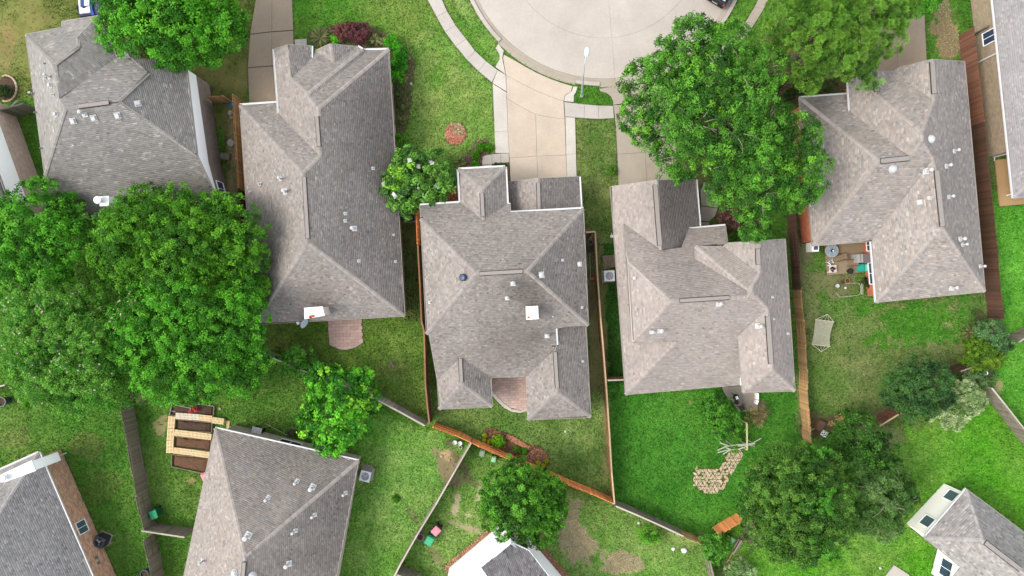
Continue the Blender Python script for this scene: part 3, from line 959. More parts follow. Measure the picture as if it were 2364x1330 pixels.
h4.walls([h4.pos['w2b'], h4.pos['wb'], h4.pos['br'], pe], SIDING, 0.33, name='gable_wall')
h4.ridge_vent(R24((648, 870)), R24((985, 848)))
h4.ridge_vent(R24((480, 80)), R24((512, 495)), 0.4)
h4.ridge_vent(R24((1180, 515)), R24((1184, 622)), 0.4)
h4.ridge_vent(R24((1248, 975)), R24((1270, 1300)), 0.42)
for x, y, k, s_ in ((340, 715, 'pipe', 0.9), (455, 1080, 'flue', 0.75), (513, 1072, 'flue', 0.95), (912, 890, 'flue', 0.9), (1278, 845, 'pipe', 0.8), (1288, 994, 'pipe', 0.7),
                    (1383, 1094, 'pipe', 0.9), (1183, 1042, 'flue', 0.9), (355, 930, 'soft', 0.8), (1085, 847, 'pipe', 0.5), (805, 1057, 'soft', 0.5)):
    h4.vent(*R24((x, y)), k, s_)

# --- house under the big trees, right -------------------------------------------------------------
h5 = House('house', 'pinkish grey shingled house with orange brick walls and cluttered patio, right side', c(190, 180, 172, 0.93), 5,
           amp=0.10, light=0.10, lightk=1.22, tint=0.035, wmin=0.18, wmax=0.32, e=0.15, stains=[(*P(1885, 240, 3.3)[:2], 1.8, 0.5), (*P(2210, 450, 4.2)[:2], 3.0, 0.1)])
h5.roof(R15, dict(a=(195, 668, 3.0), b=(530, 642, 3.0), c0=(528, 548, 3.1), b2=(541, 765, 3.5), d=(710, 487, 3.9), d2=(722, 648, 4.0), e=(842, 490, 3.3), f2=(868, 462, 3.5), g=(1100, 406, 4.9),
    n=(1112, 690, 5.0), k=(1030, 905, 5.6), h=(1321, 420, 3.9), br=(1461, 1990, 3.8), j=(1166, 1548, 5.3), l=(1120, 1165, 5.5), k3=(1105, 1085, 5.6), k2=(1035, 965, 5.8),
    m=(945, 1072, 5.7), r1=(738, 1095, 5.7), bl=(285, 1678, 3.0), v=(685, 1646, 3.0), bb=(720, 2063, 3.0)),
    [('d', 'e', 'd2'), ('e', 'n', 'k', 'd2'), ('f2', 'g', 'n', 'e'), ('g', 'h', 'br', 'j', 'l', 'k3', 'k2', 'k', 'n'),
     ('c0', 'd', 'd2', 'k', 'k2', 'm', 'b2'), ('a', 'b', 'b2', 'm', 'r1'), ('a', 'r1', 'bl'), ('bl', 'r1', 'm', 'k2', 'k3', 'v'),
     ('v', 'k3', 'l', 'j', 'bb'), ('bb', 'j', 'br')], gutters=[('v', 'bb'), ('c0', 'b2'), ('a', 'b')])
q1_, q2_ = P(1991.5, 551) + Vector((-0.42, 0, h5.pos['v'].z)), P(2003, 690) + Vector((-0.42, 0, h5.pos['bb'].z))
q1_.y = h5.pos['v'].y; q2_.y = h5.pos['bb'].y
i5, _ = h5.walls(['a', 'b', 'c0', 'd', 'e', 'f2', 'g', 'h', 'br', q2_, q1_, 'bl'], BR_RED, 0.42)
h5.ridge_vent(R15((1098, 425)), R15((1112, 640)), 0.42)
h5.ridge_vent(R15((703, 515)), R15((720, 625)), 0.42)
h5.ridge_vent(R15((748, 1100)), R15((940, 1080)), 0.42)
h5.ridge_vent(R15((1128, 1165)), R15((1168, 1545)), 0.42)
for x, y, k, s_ in ((1090, 950, 'tube', 1), (830, 1152, 'tube', 1), (1245, 1033, 'flue', 0.8), (1190, 1135, 'flue', 0.85), (1060, 1168, 'flue', 1.0), (1015, 1380, 'box', 0.9),
                    (1080, 1350, 'pipe', 1.1), (1208, 1345, 'flue', 0.8), (1285, 1632, 'flue', 0.9), (1300, 1670, 'flue', 0.7), (1420, 1818, 'flue', 0.7), (1232, 1964, 'flue', 0.9)):
    h5.vent(*R15((x, y)), k, s_)
for px, py, wd in ((2004, 566, 0.9), (2008, 632, 1.7)):
    window_at(h5, i5, px, py, 1.4, wd, m=GLASSB, z0=0.7, z1=2.2)
bay = G()
p = P(1868, 572, 0)
bay.box(p.x, p.y, 0.6, 0.55, 0.75, 1.2)
bw_ = bay.build('window', WHITE, h5.root)
k = G(); k.box(p.x + 0.02, p.y, 1.21, 0.36, 0.5, 0.03); k.build('pane', GLASSB, bw_)

# --- tall house top left ---------------------------------------------------------------------------
h1 = House('house', 'tall grey shingled house with white upper wall and grey brick, top left', c(172, 167, 161, 0.96), 1,
           amp=0.10, light=0.06, lightk=1.32, tint=0.02, wmin=0.18, wmax=0.36)
h1.roof(R11, dict(a=(175, 236, 5.1), b=(420, 188, 5.1), c=(422, 146, 4.9), d=(675, 106, 4.9), w1=(530, 258, 6.0), w2=(536, 320, 6.1), l1=(374, 442, 6.6), l2=(408, 675, 7.0), l3=(445, 738, 7.4),
    e=(305, 1197, 5.1), f=(392, 1500, 3.3), g=(1478, 1350, 3.3), h=(1344, 1062, 5.1), i=(1265, 422, 5.1), r2=(805, 695, 7.5), p=(1015, 497, 6.3), q=(905, 398, 5.6), s=(800, 395, 5.3)),
    [('a', 'l1', 'l2', 'l3', 'e'), ('a', 'b', 'w1', 'w2', 'l1'), ('c', 'd', 'w1', 'b'), ('w1', 'd', 's', 'l2', 'l1', 'w2'), ('s', 'q', 'p', 'r2', 'l3', 'l2'), ('q', 'i', 'h', 'r2', 'p'), ('l3', 'r2', 'h', 'g', 'f', 'e')],
    gutters=[('f', 'g')], pw=3.0)
i1, _ = h1.walls(['a', 'b', 'c', 'd', 's', 'q', 'i', 'h', 'g', 'f', 'e'], BR_GREY, 0.3, split=2.45, upper=SIDING)
h1.ridge_vent(R11((540, 727)), R11((745, 700)), 0.36)
for x, y, k, s_ in ((348, 583, 'box', 0.9), (388, 780, 'box', 0.9), (500, 825, 'box', 1.1), (642, 805, 'box', 1.1), (804, 788, 'box', 1.1), (940, 708, 'box', 1.1), (343, 526, 'flue', 0.7), (315, 533, 'pipe', 0.8),
                    (368, 650, 'pipe', 0.8), (578, 778, 'flue', 0.9), (500, 988, 'pipe', 0.7), (290, 1012, 'soft', 0.9), (235, 640, 'soft', 0.9), (250, 768, 'soft', 0.8), (312, 435, 'soft', 0.7), (1260, 957, 'soft', 0.8)):
    h1.vent(*R11((x, y)), k, s_)
window_at(h1, i1, 508, 438, 1.3, 1.2, m=GLASSB, z0=0.75, z1=1.95)
ch1 = R(200, 430, 16.625)
chimney(h1, ch1((455, 395), (850, 365), (860, 745), (500, 770)), 2.5, 6.4, SIDING, pipe=ch1((455, 535)))

# --- house at the left edge ------------------------------------------------------------------------
h0 = House('house', 'tall white and pinkish brick house cut by the left edge', c(172, 166, 162, 0.96), 10, amp=0.1, light=0.05)
fr0 = R(0, 0, 1.0)
h0.roof(fr0, dict(a=(-78, 196, 5.2), b=(28, 494, 5.2), cc=(-330, 620, 5.2), d=(-430, 330, 5.2), r1=(-180, 330, 7.2), r2=(-130, 470, 7.2)),
    [('a', 'b', 'r2', 'r1'), ('b', 'cc', 'r2'), ('cc', 'd', 'r1', 'r2'), ('d', 'a', 'r1')])
h0.walls(['a', 'b', 'cc', 'd'], BR_PINK, 0.3, split=2.5, upper=SIDING)

# --- house at the right edge -----------------------------------------------------------------------
h6 = House('house', 'light grey shingled house with tan brick wall cut by the right edge', c(182, 178, 178, 0.96), 6, amp=0.08, light=0.04, lightk=1.15)
h6.roof(R15, dict(i0=(1497, -180, 2.9), i1=(1657, 1352, 2.9), j=(2450, 1300, 2.9), j0=(2300, -260, 2.9), r1=(2060, 960, 5.2), r0=(1920, -200, 5.2)),
    [('i0', 'i1', 'r1', 'r0'), ('i1', 'j', 'r1'), ('j', 'j0', 'r0', 'r1')], gutters=[('i0', 'i1')])
e0, e1 = h6.pos['i0'], h6.pos['i1']
nx = (h6.pos['j'] - e1).normalized()
ea = e0 + (e1 - e0) * 0.805
i6, _ = h6.walls([e0, ea, ea + nx * 1.9, e1 + nx * 1.9, h6.pos['j'], h6.pos['j0']], BR_TAN, 0.33)
window_at(h6, i6, *R15((1505, 250)), 1.7, 0.95, m=GLASSB, z0=1.0, z1=2.35)
downspout(h6, i6, *R15((1450, 425)), 2.5); downspout(h6, i6, *R15((1517, 1072)), 2.5)

# --- bottom left ------------------------------------------------------------------------------------
h7 = House('house', 'grey shingled house with mottled rust brick wall, bottom left corner', c(180, 176, 173, 1.0), 7, amp=0.13, light=0.08, lightk=1.15, wmin=0.14, wmax=0.3)
h7.roof(R31, dict(a=(263, 488, 3.0), b=(-640, 893, 3.0), cc=(806, 1750, 3.0), d=(-130, 2150, 3.0), r1=(-190, 1180, 5.9), r2=(160, 1990, 5.9)),
    [('b', 'a', 'r1'), ('a', 'cc', 'r2', 'r1'), ('cc', 'd', 'r2'), ('d', 'b', 'r1', 'r2')], gutters=[('a', 'cc'), ('a', 'b')])
i7, _ = h7.walls(['a', 'cc', 'd', 'b'], BR_RUST, 0.32)
window_at(h7, i7, *R31((522, 1012)), 1.5, 0.95, m=GLASS, z0=0.85, z1=1.95)
downspout(h7, i7, *R31((430, 500)), 2.7)
h7.vent(*R31((400, 1296)), 'soft', 1.0)
chimney(h7, R31((0, 640), (215, 540), (245, 612), (28, 692)), 2.6, 5.6, SIDING, pipe=R31((22, 662)))
for x, y in ((630, 1215), (652, 1247)):
    i, t = near_edge(i7, *R31((x, y)), 1.2); a_, b_ = Vector(i7[i]), Vector(i7[(i + 1) % 4]); p = a_ + (b_ - a_) * t
    g = G(); g.box(p.x, p.y, 1.3, 0.22, 0.12, 0.3, math.atan2((b_ - a_).y, (b_ - a_).x)); g.build('meter_box', METAL, h7.root)

# --- bottom, left of the middle ---------------------------------------------------------------------
h8 = House('house', 'pinkish grey hip roofed house with plank walks beside it, bottom left of middle', c(185, 175, 167, 0.93), 8, amp=0.11, light=0.08, lightk=1.18, tint=0.035,
           stains=[(*P(785, 1160, 3.5)[:2], 2.6, 0.3), (*P(765, 1270, 3.5)[:2], 3.0, 0.26), (*P(640, 1050, 3.4)[:2], 2.6, 0.14)])
h8.roof(R32, dict(a=(285, 322, 3.0), b=(1263, 545, 3.0), cc=(1030, 1770, 3.0), d=(-20, 1770, 3.0), r1=(490, 1205, 6.0), r2=(440, 1770, 6.0)),
    [('a', 'b', 'r1'), ('a', 'r1', 'r2', 'd'), ('b', 'cc', 'r2', 'r1')], gutters=[('a', 'b')])
i8, _ = h8.walls(['a', 'b', 'cc', 'd'], BR_BEIGE, 0.33)
h8.ridge_vent(R32((485, 1235)), R32((455, 1600)))
window_at(h8, i8, 667, 1023, 1.7, 1.7, m=VENTD, z0=0.8, z1=2.2)
for x, y, k, s_ in ((845, 685, 'flue', 0.8), (950, 725, 'flue', 1.1), (648, 797, 'flue', 0.8), (1172, 763, 'flue', 0.7), (962, 912, 'flue', 0.75), (830, 1020, 'flue', 0.75), (785, 1245, 'flue', 1.05), (205, 1225, 'flue', 0.75), (510, 1055, 'flue', 1.2), (422, 1310, 'tube', 1), (540, 1328, 'tube', 1)):
    h8.vent(*R32((x, y)), k, s_)

# --- white walled house, bottom ---------------------------------------------------------------------
h9 = House('house', 'tall white walled house with brown roof below the round tree, bottom edge', c(166, 160, 158, 0.96), 9, amp=0.17, light=0.1, wmin=0.14, wmax=0.32)
h9.roof(fr0, dict(a1=(1180.5, 1253.3, 6.4), a2=(1221, 1271.4, 4.4), a3=(1345, 1433, 4.4), a5=(1185, 1420, 6.4), a4=(1110.5, 1310, 6.4)),
    [('a1', 'a2', 'a3', 'a5', 'a4')], fascia=WHITE)
bz = lambda x, y, z: Vector((*P(x, y)[:2], z))
a2w = h9.pos['a2']
h9.walls([bz(1178.8, 1191, 6.45), bz(1038.3, 1309, 6.45), bz(1130, 1430, 6.45), bz(1378, 1425, 4.5), Vector((1.18, -20.55, 4.5))], SIDING, 0.0)
lr = G(); lr.prism([tuple(h9.pos['a4'][:2]), tuple(P(1022, 1388, 6.4)[:2]), tuple(P(1110, 1500, 6.4)[:2]), tuple(h9.pos['a5'][:2])], 6.2, 6.38); lr.build('flat_roof', SIDING, h9.root)
lr = G(); q = [P(*R34((780, 1290)), 4.6), P(*R34((850, 1240)), 4.6), P(*R34((870, 1278)), 5.0), P(*R34((800, 1330)), 5.0)]
lr.add(q + [v_ - Vector((0, 0, 0.12)) for v_ in q], [(0, 1, 2, 3), (7, 6, 5, 4), (0, 4, 5, 1), (1, 5, 6, 2), (2, 6, 7, 3), (3, 7, 4, 0)])
lr.build('porch_roof', mat('porch_shingle', c(150, 142, 136), var=0.2, scale=18), h9.root)
lr = G(); q = [P(*R34((905, 1160)), 4.4), P(*R34((935, 1150)), 4.4), P(*R34((900, 1215)), 5.6), P(*R34((878, 1240)), 5.6)]
lr.add(q + [v_ - Vector((0, 0, 0.1)) for v_ in q], [(0, 1, 2, 3), (7, 6, 5, 4), (0, 4, 5, 1), (1, 5, 6, 2), (2, 6, 7, 3), (3, 7, 4, 0)])
lr.build('gable_trim', SIDING_B, h9.root)

# --- bottom right -----------------------------------------------------------------------------------
h10 = House('house', 'light grey shingled house with white wall and two small windows, bottom right', c(186, 180, 176, 0.96), 12, amp=0.14, light=0.12, lightk=1.2, wmin=0.18, wmax=0.32, e=0.15)
h10.roof(R36, dict(a=(1335, 737, 3.0), b=(1048, 1070, 3.0), c1=(1292, 1266, 3.0), c2=(1185, 1400, 2.5), c3=(1480, 1640, 2.6), r1=(1448, 1083, 5.2), r2=(1950, 1490, 5.2), t=(2020, 1252, 3.0)),
    [('a', 'r1', 'b'), ('b', 'r1', 'r2', 'c3', 'c2', 'c1'), ('a', 't', 'r2', 'r1')], gutters=[('a', 'b'), ('c1', 'c2')])
i10, _ = h10.walls(['a', 'b', 'c1', 'c2', 'c3', 't'], SIDING_B, 0.28)
h10.ridge_vent(R36((1460, 1100)), R36((1700, 1285)), 0.4)
h10.vent(*R36((1660, 1030)), 'soft', 0.9)
window_at(h10, i10, *R36((1245, 795)), 1.7, 0.85, m=GLASS, z0=1.1, z1=2.3, bars=0)
window_at(h10, i10, *R36((1090, 978)), 1.7, 0.85, m=GLASS, z0=1.1, z1=2.3, bars=0)
window_at(h10, i10, *R36((1215, 1285)), 1.6, 1.3, m=GLASSB, z0=0.9, z1=2.2)

# ---------------------------------------------------------------- patios, beds
def tiles(name, outline, m, ang0, tw, th, top=0.06, z0=-0.04, gap=0.012, stagger=0.5, parent=None, piece='brick', base=None):
    """lay single pieces in rows inside an outline (world polygon); pieces that cross the edge are clipped"""
    st = parent or structure(name)
    poly = ccw(outline); HARD.append(inset(poly, -0.03))
    if base: 
        g = G(); g.prism(inset(poly, 0.01), z0, top - 0.03); g.build('bed', base, st)
    ca, sa = math.cos(ang0), math.sin(ang0)
    q = [(x * ca + y * sa, -x * sa + y * ca) for x, y in poly]

    def clip(sub, edge):
        for i in range(len(edge)):
            a, b = edge[i], edge[(i + 1) % len(edge)]
            out = []
            for j in range(len(sub)):
                p, r = sub[j], sub[(j + 1) % len(sub)]
                sp = (b[0] - a[0]) * (p[1] - a[1]) - (b[1] - a[1]) * (p[0] - a[0])
                sr = (b[0] - a[0]) * (r[1] - a[1]) - (b[1] - a[1]) * (r[0] - a[0])
                if sp >= 0: out.append(p)
                if (sp >= 0) != (sr >= 0):
                    t = sp / (sp - sr); out.append((p[0] + (r[0] - p[0]) * t, p[1] + (r[1] - p[1]) * t))
            sub = out
            if len(sub) < 3: return None
        return sub
    qc = ccw(q)
    x0, x1 = min(p[0] for p in q), max(p[0] for p in q); y0, y1 = min(p[1] for p in q), max(p[1] for p in q)
    r = 0; y = y0
    while y < y1:
        x = x0 - (stagger * tw if r % 2 else 0)
        while x < x1:
            cell = [(x + gap / 2, y + gap / 2), (x + tw - gap / 2, y + gap / 2), (x + tw - gap / 2, y + th - gap / 2), (x + gap / 2, y + th - gap / 2)]
            k = clip(cell, qc)
            if k and abs(area2(k)) > tw * th * 0.12:
                g = G(); dz = random.uniform(-0.004, 0.004)
                g.prism([(a * ca - b * sa, a * sa + b * ca) for a, b in k], top - 0.04, top + dz)
                g.build(piece, m, st)
            x += tw
        y += th; r += 1
    return st


M_BRK = mat('patio_brick', c(222, 190, 177), rough=0.9, var=0.10, scale=7, rand=0.10, bump=0.3)
M_BRK3 = mat('patio_brick_mixed', c(232, 202, 188), rough=0.9, var=0.10, scale=7, rand=0.14, bump=0.3)
M_JOINT = mat('joint_sand', c(150, 124, 112), rough=1, var=0.15)
a0_ = math.radians(2.5)
pc = R(660, 690, 10.23)
tiles('patio', W2(pc((985, 350), (1790, 300), (1805, 620), (1830, 1015), (1690, 1110), (1530, 1170), (1400, 1195), (1270, 1180), (1150, 1130), (1030, 1065), (1005, 750))), M_BRK, a0_, 0.62, 0.27, base=M_JOINT)
tiles('patio', W2(R33((720, 300), (1030, 290), (1000, 610), (950, 612), (890, 600), (835, 562), (790, 515), (755, 470))), M_BRK3, a0_, 0.42, 0.21, base=M_JOINT)
rim = structure('patio_edge')
o_ = W2(R33((752, 505), (790, 548), (835, 592), (890, 622), (950, 630), (1010, 612)))
i_ = W2(R33((757, 472), (792, 517), (837, 564), (890, 602), (950, 614), (1005, 596)))
for k in range(5):
    slab([o_[k], o_[k + 1], i_[k + 1], i_[k]], M_WHITE_CONC, rim, 0.10, 'kerb_stone', 0.004, True)
rim2 = structure('patio_edge')
ol = pc((1018, 1075), (1150, 1142), (1270, 1192), (1400, 1208), (1530, 1183), (1690, 1122), (1842, 1020)); il = pc((1030, 1062), (1152, 1127), (1270, 1176), (1400, 1191), (1528, 1167), (1688, 1106), (1830, 1008))
ol, il = W2(ol), W2(il)
for k in range(6):
    slab([ol[k], ol[k + 1], il[k + 1], il[k]], M_WALK, rim2, 0.08, 'kerb_stone', 0.003, True)

pat5 = structure('patio')
P5 = R(1880, 540, 8.3125)
slab(P5((190, 130), (1100, 60), (1130, 720), (690, 755), (245, 795)), concrete('patio_tan', c(176, 156, 126)), pat5, 0.08)
pat4 = structure('patio')
P4 = R(1600, 900, 8.31)
slab(P4((560, -60), (680, -60), (690, 200), (600, 60)), M_GREYC, pat4)
slab(P4((680, -60), (950, -80), (950, 420), (840, 420), (760, 230), (690, 180)), M_GREYC, pat4)
slab(P4((950, -80), (1250, -80), (1245, 410), (950, 420)), M_GREYC, pat4)
pat6 = structure('patio')
slab([*R15((1530, 1092), (1760, 1060)), *R25((1790, 205), (1560, 226))], concrete('patio_orange_tan', c(208, 170, 122)), pat6, 0.08)
pat11 = structure('patio')
slab(R36((770, 1345), (842, 1256), (945, 1322), (930, 1400), (820, 1400)), M_WALK, pat11, 0.1)
slab(R32((330, 262), (388, 272), (380, 330), (362, 330), (362, 290), (330, 285)), mat('bare_plank', c(222, 196, 150), var=0.1), structure('plank_walk'), 0.05, 'plank')
pad8 = structure('paving_strip')
slab(R32((385, 308), (1285, 512), (1270, 560), (380, 352)), concrete('rear_strip', c(186, 170, 152)), pad8, 0.05)

MULCH = mat('bark_mulch', c(116, 98, 78), rough=1, var=0.35, scale=16, bump=0.8, bscale=30)
SOIL = mat('dark_soil', c(98, 76, 62), rough=1, var=0.35, scale=14, bump=0.8, bscale=30)
SOIL2 = mat('brown_soil', c(124, 92, 68), rough=1, var=0.35, scale=14, bump=0.8, bscale=30)
REDM = mat('red_mulch', c(206, 132, 108), rough=1, var=0.3, scale=14, bump=0.8, bscale=30)
ORM = mat('orange_mulch', c(190, 140, 108), rough=1, var=0.35, scale=14, bump=0.8, bscale=30)


def mound(name, pts, m, h=0.08, world=False, parent=None, n=3, jit=0.02):
    """a low heap with a rough top inside an outline"""
    poly = ccw(pts if world else W2(pts, 0.05))
    HARD.append(poly)
    # refine the outline a little so that it is not a clean polygon
    ref = []
    for i in range(len(poly)):
        a, b = Vector(poly[i]), Vector(poly[(i + 1) % len(poly)])
        m_ = max(1, int((b - a).length / 0.25))
        for k in range(m_):
            p = a + (b - a) * k / m_; ref.append((p.x + random.uniform(-jit, jit) * 2, p.y + random.uniform(-jit, jit) * 2))
    cx = sum(p[0] for p in ref) / len(ref); cy = sum(p[1] for p in ref) / len(ref)
    v, f = [], []
    N = len(ref)
    for t, z in ((0, -0.02), (0.10, 0.6), (0.32, 0.95), (0.62, 1.0)):
        v += [(p[0] + (cx - p[0]) * t, p[1] + (cy - p[1]) * t, max(-0.02, h * z + random.uniform(-jit, jit) * (t > 0))) for p in ref]
    v.append((cx, cy, h))
    for r in range(3):
        f += [(r * N + i, r * N + (i + 1) % N, (r + 1) * N + (i + 1) % N, (r + 1) * N + i) for i in range(N)]
    f += [(3 * N + i, 3 * N + (i + 1) % N, 4 * N) for i in range(N)]
    o = mesh(name, v, f, m, parent)
    if parent is None: tag(o, kind='structure')
    return o


def chips(name, poly, n, cols, size, m, z=0.07, label=None, parent=None, bare=False):
    """loose bark, gravel or clippings: far too many to count"""
    poly = ccw(poly)
    xs = [p[0] for p in poly]; ys = [p[1] for p in poly]
    X = RNG.uniform(min(xs), max(xs), n * 3); Y = RNG.uniform(min(ys), max(ys), n * 3)
    k = inside(X, Y, poly)
    if bare: gq = ground_colour(X, Y); k &= gq[:, 1] < gq[:, 0] * 1.12
    X, Y = X[k][:n], Y[k][:n]; n = len(X)
    a = RNG.uniform(0, 2 * PI, n); l = size * RNG.uniform(0.5, 1.3, n); w = l * RNG.uniform(0.3, 0.7, n)
    V = np.empty((n, 4, 3))
    for j, (sx, sy) in enumerate(((-1, -1), (1, -1), (1, 1), (-1, 1))):
        dx, dy = sx * l / 2, sy * w / 2
        V[:, j, 0] = X + dx * np.cos(a) - dy * np.sin(a); V[:, j, 1] = Y + dx * np.sin(a) + dy * np.cos(a)
        V[:, j, 2] = z + RNG.uniform(0, 0.05, n) + sx * RNG.uniform(-0.02, 0.02, n)
    cl = np.array(cols)[RNG.integers(0, len(cols), n)] * RNG.uniform(0.9, 1.7, (n, 1))
    o = mesh_np(name, V.reshape(-1, 3), np.arange(4 * n).reshape(-1, 4), np.repeat(cl, 4, 0), m, parent)
    tag(o, label, None, None, 'stuff')
    return o


CHIP = mat('chips', (0.3, 0.2, 0.1), rough=1, attr=True, var=0.1)
LEAFD = mat('dry_leaf', (0.3, 0.2, 0.1), rough=1, attr=True, var=0.1)

# mulch ring on the front lawn
ringp = [(1051 + 24 * math.cos(t), 309 + 26 * math.sin(t)) for t in np.linspace(0, 2 * PI, 22)[:-1]]
mound('mulch_ring', ringp, REDM, 0.07)
chips('mulch_chips', W2(ringp), 900, [c(214, 140, 114), c(196, 112, 90), c(222, 166, 140)], 0.09, CHIP, 0.07, 'red bark chips of the round mulch ring')
chips('dead_leaves', W2([(1040, 288), (1064, 284), (1074, 300), (1060, 318), (1046, 304)]), 260, [c(160, 136, 100), c(120, 92, 64), c(190, 168, 130)], 0.16, CHIP, 0.1, 'dry brown leaves on the round mulch ring')
bed3 = R33((700, 745), (745, 732), (850, 765), (920, 810), (1010, 850), (1075, 858), (1130, 900), (1150, 950), (1135, 990), (1060, 985), (960, 950), (820, 888), (690, 825))
mound('planting_bed', bed3, SOIL2, 0.08)
chips('bark_chips', W2(bed3, 0.1), 2600, [c(128, 96, 72), c(96, 72, 54), c(150, 118, 92), c(180, 120, 88)], 0.09, CHIP, 0.08, 'bark chips of the long bed behind the middle house')
chips('orange_bark', W2(R33((860, 775), (920, 800), (1015, 860), (1000, 880), (900, 830), (850, 800)), 0.1), 700, [c(208, 150, 116), c(186, 126, 96)], 0.1, CHIP, 0.12, 'orange bark strip in the long bed behind the middle house')
chips('orange_bark', W2(R33((950, 925), (1060, 870), (1130, 900), (1140, 950), (1060, 985), (970, 955)), 0.1), 700, [c(196, 144, 112), c(170, 118, 90), c(130, 100, 78)], 0.1, CHIP, 0.12, 'orange bark at the right end of the long bed')
bedf = R13((560, 1010), (590, 955), (640, 945), (680, 975), (700, 1040), (640, 1055), (620, 1145), (480, 1160), (440, 1120), (500, 1075))
mound('planting_bed', bedf, MULCH, 0.07)
chips('bark_chips', W2(bedf, 0.07), 900, [c(136, 116, 94), c(160, 134, 108), c(104, 90, 72)], 0.09, CHIP, 0.07, 'bark chips of the front bed beside the walk')
bedg = R13((795, 1115), (815, 1110), (822, 1240), (795, 1240)); mound('planting_bed', bedg, MULCH, 0.05)
bedm = R23((400, 190), (480, 180), (480, 290), (300, 300), (340, 250)); mound('planting_bed', bedm, ORM, 0.06)
chips('pine_straw', W2(bedm), 500, [c(170, 92, 62), c(196, 120, 84)], 0.14, CHIP, 0.06, 'rust coloured straw beside the left porch wing')
bed2 = R12((500, 220), (660, 175), (900, 165), (1060, 230), (1160, 300), (1240, 420), (1210, 700), (1170, 900), (1110, 960), (1060, 330), (540, 320))
mound('planting_bed', bed2, mat('bed_soil', c(112, 110, 72), rough=1, var=0.3, scale=12), 0.05)
chips('leaf_litter', W2(bed2), 2600, [c(110, 124, 64), c(92, 110, 56), c(134, 128, 88), c(92, 96, 56)], 0.1, CHIP, 0.05, 'leaf litter along the right wall of the long house')
bed9 = [(1025, 1307), (1131, 1219), (1140, 1228), (1140, 1240), (1040, 1312), (1062, 1345), (1040, 1345)]
mound('gravel_border', bed9, ORM, 0.05); chips('gravel', W2(bed9, 0.05), 2200, [c(206, 160, 120), c(176, 128, 96), c(226, 190, 150), c(140, 100, 80)], 0.07, CHIP, 0.06, 'orange gravel border left of the white walled house')
bed9b = [(1236, 1252), (1250, 1256), (1315, 1330), (1330, 1360), (1312, 1360), (1290, 1325), (1240, 1266)]
mound('gravel_border', bed9b, ORM, 0.05); chips('gravel', W2(bed9b, 0.05), 1500, [c(196, 150, 116), c(170, 122, 94), c(216, 180, 146), c(130, 96, 78)], 0.07, CHIP, 0.06, 'orange gravel border right of the white walled house')
bed0 = [(15 + 24 * math.cos(t), 205 + 29 * math.sin(t)) for t in np.linspace(0, 2 * PI, 18)[:-1]]
mound('planting_bed', bed0, SOIL, 0.07)
edge0 = structure('bed_edging')
for k in range(14):
    t = -1.9 + k * 0.27
    a_, b_ = P(15 + 25 * math.cos(t), 205 + 30 * math.sin(t)), P(15 + 25 * math.cos(t + 0.25), 205 + 30 * math.sin(t + 0.25))
    d_ = b_ - a_; g = G(); g.box((a_.x + b_.x) / 2, (a_.y + b_.y) / 2, 0.05, d_.length, 0.14, 0.16, math.atan2(d_.y, d_.x)); g.build('stone', mat('edging_stone', c(206, 190, 156), rand=0.12), edge0)
    HARD.append(W2([(15, 205)] * 3) if False else [(a_.x, a_.y), (b_.x, b_.y), (b_.x + .1, b_.y), (a_.x + .1, a_.y)])

# ---------------------------------------------------------------- ground sheet
def mixin(colr, msk, new):
    return colr * (1 - msk[..., None]) + np.array(new)[None, :] * msk[..., None]


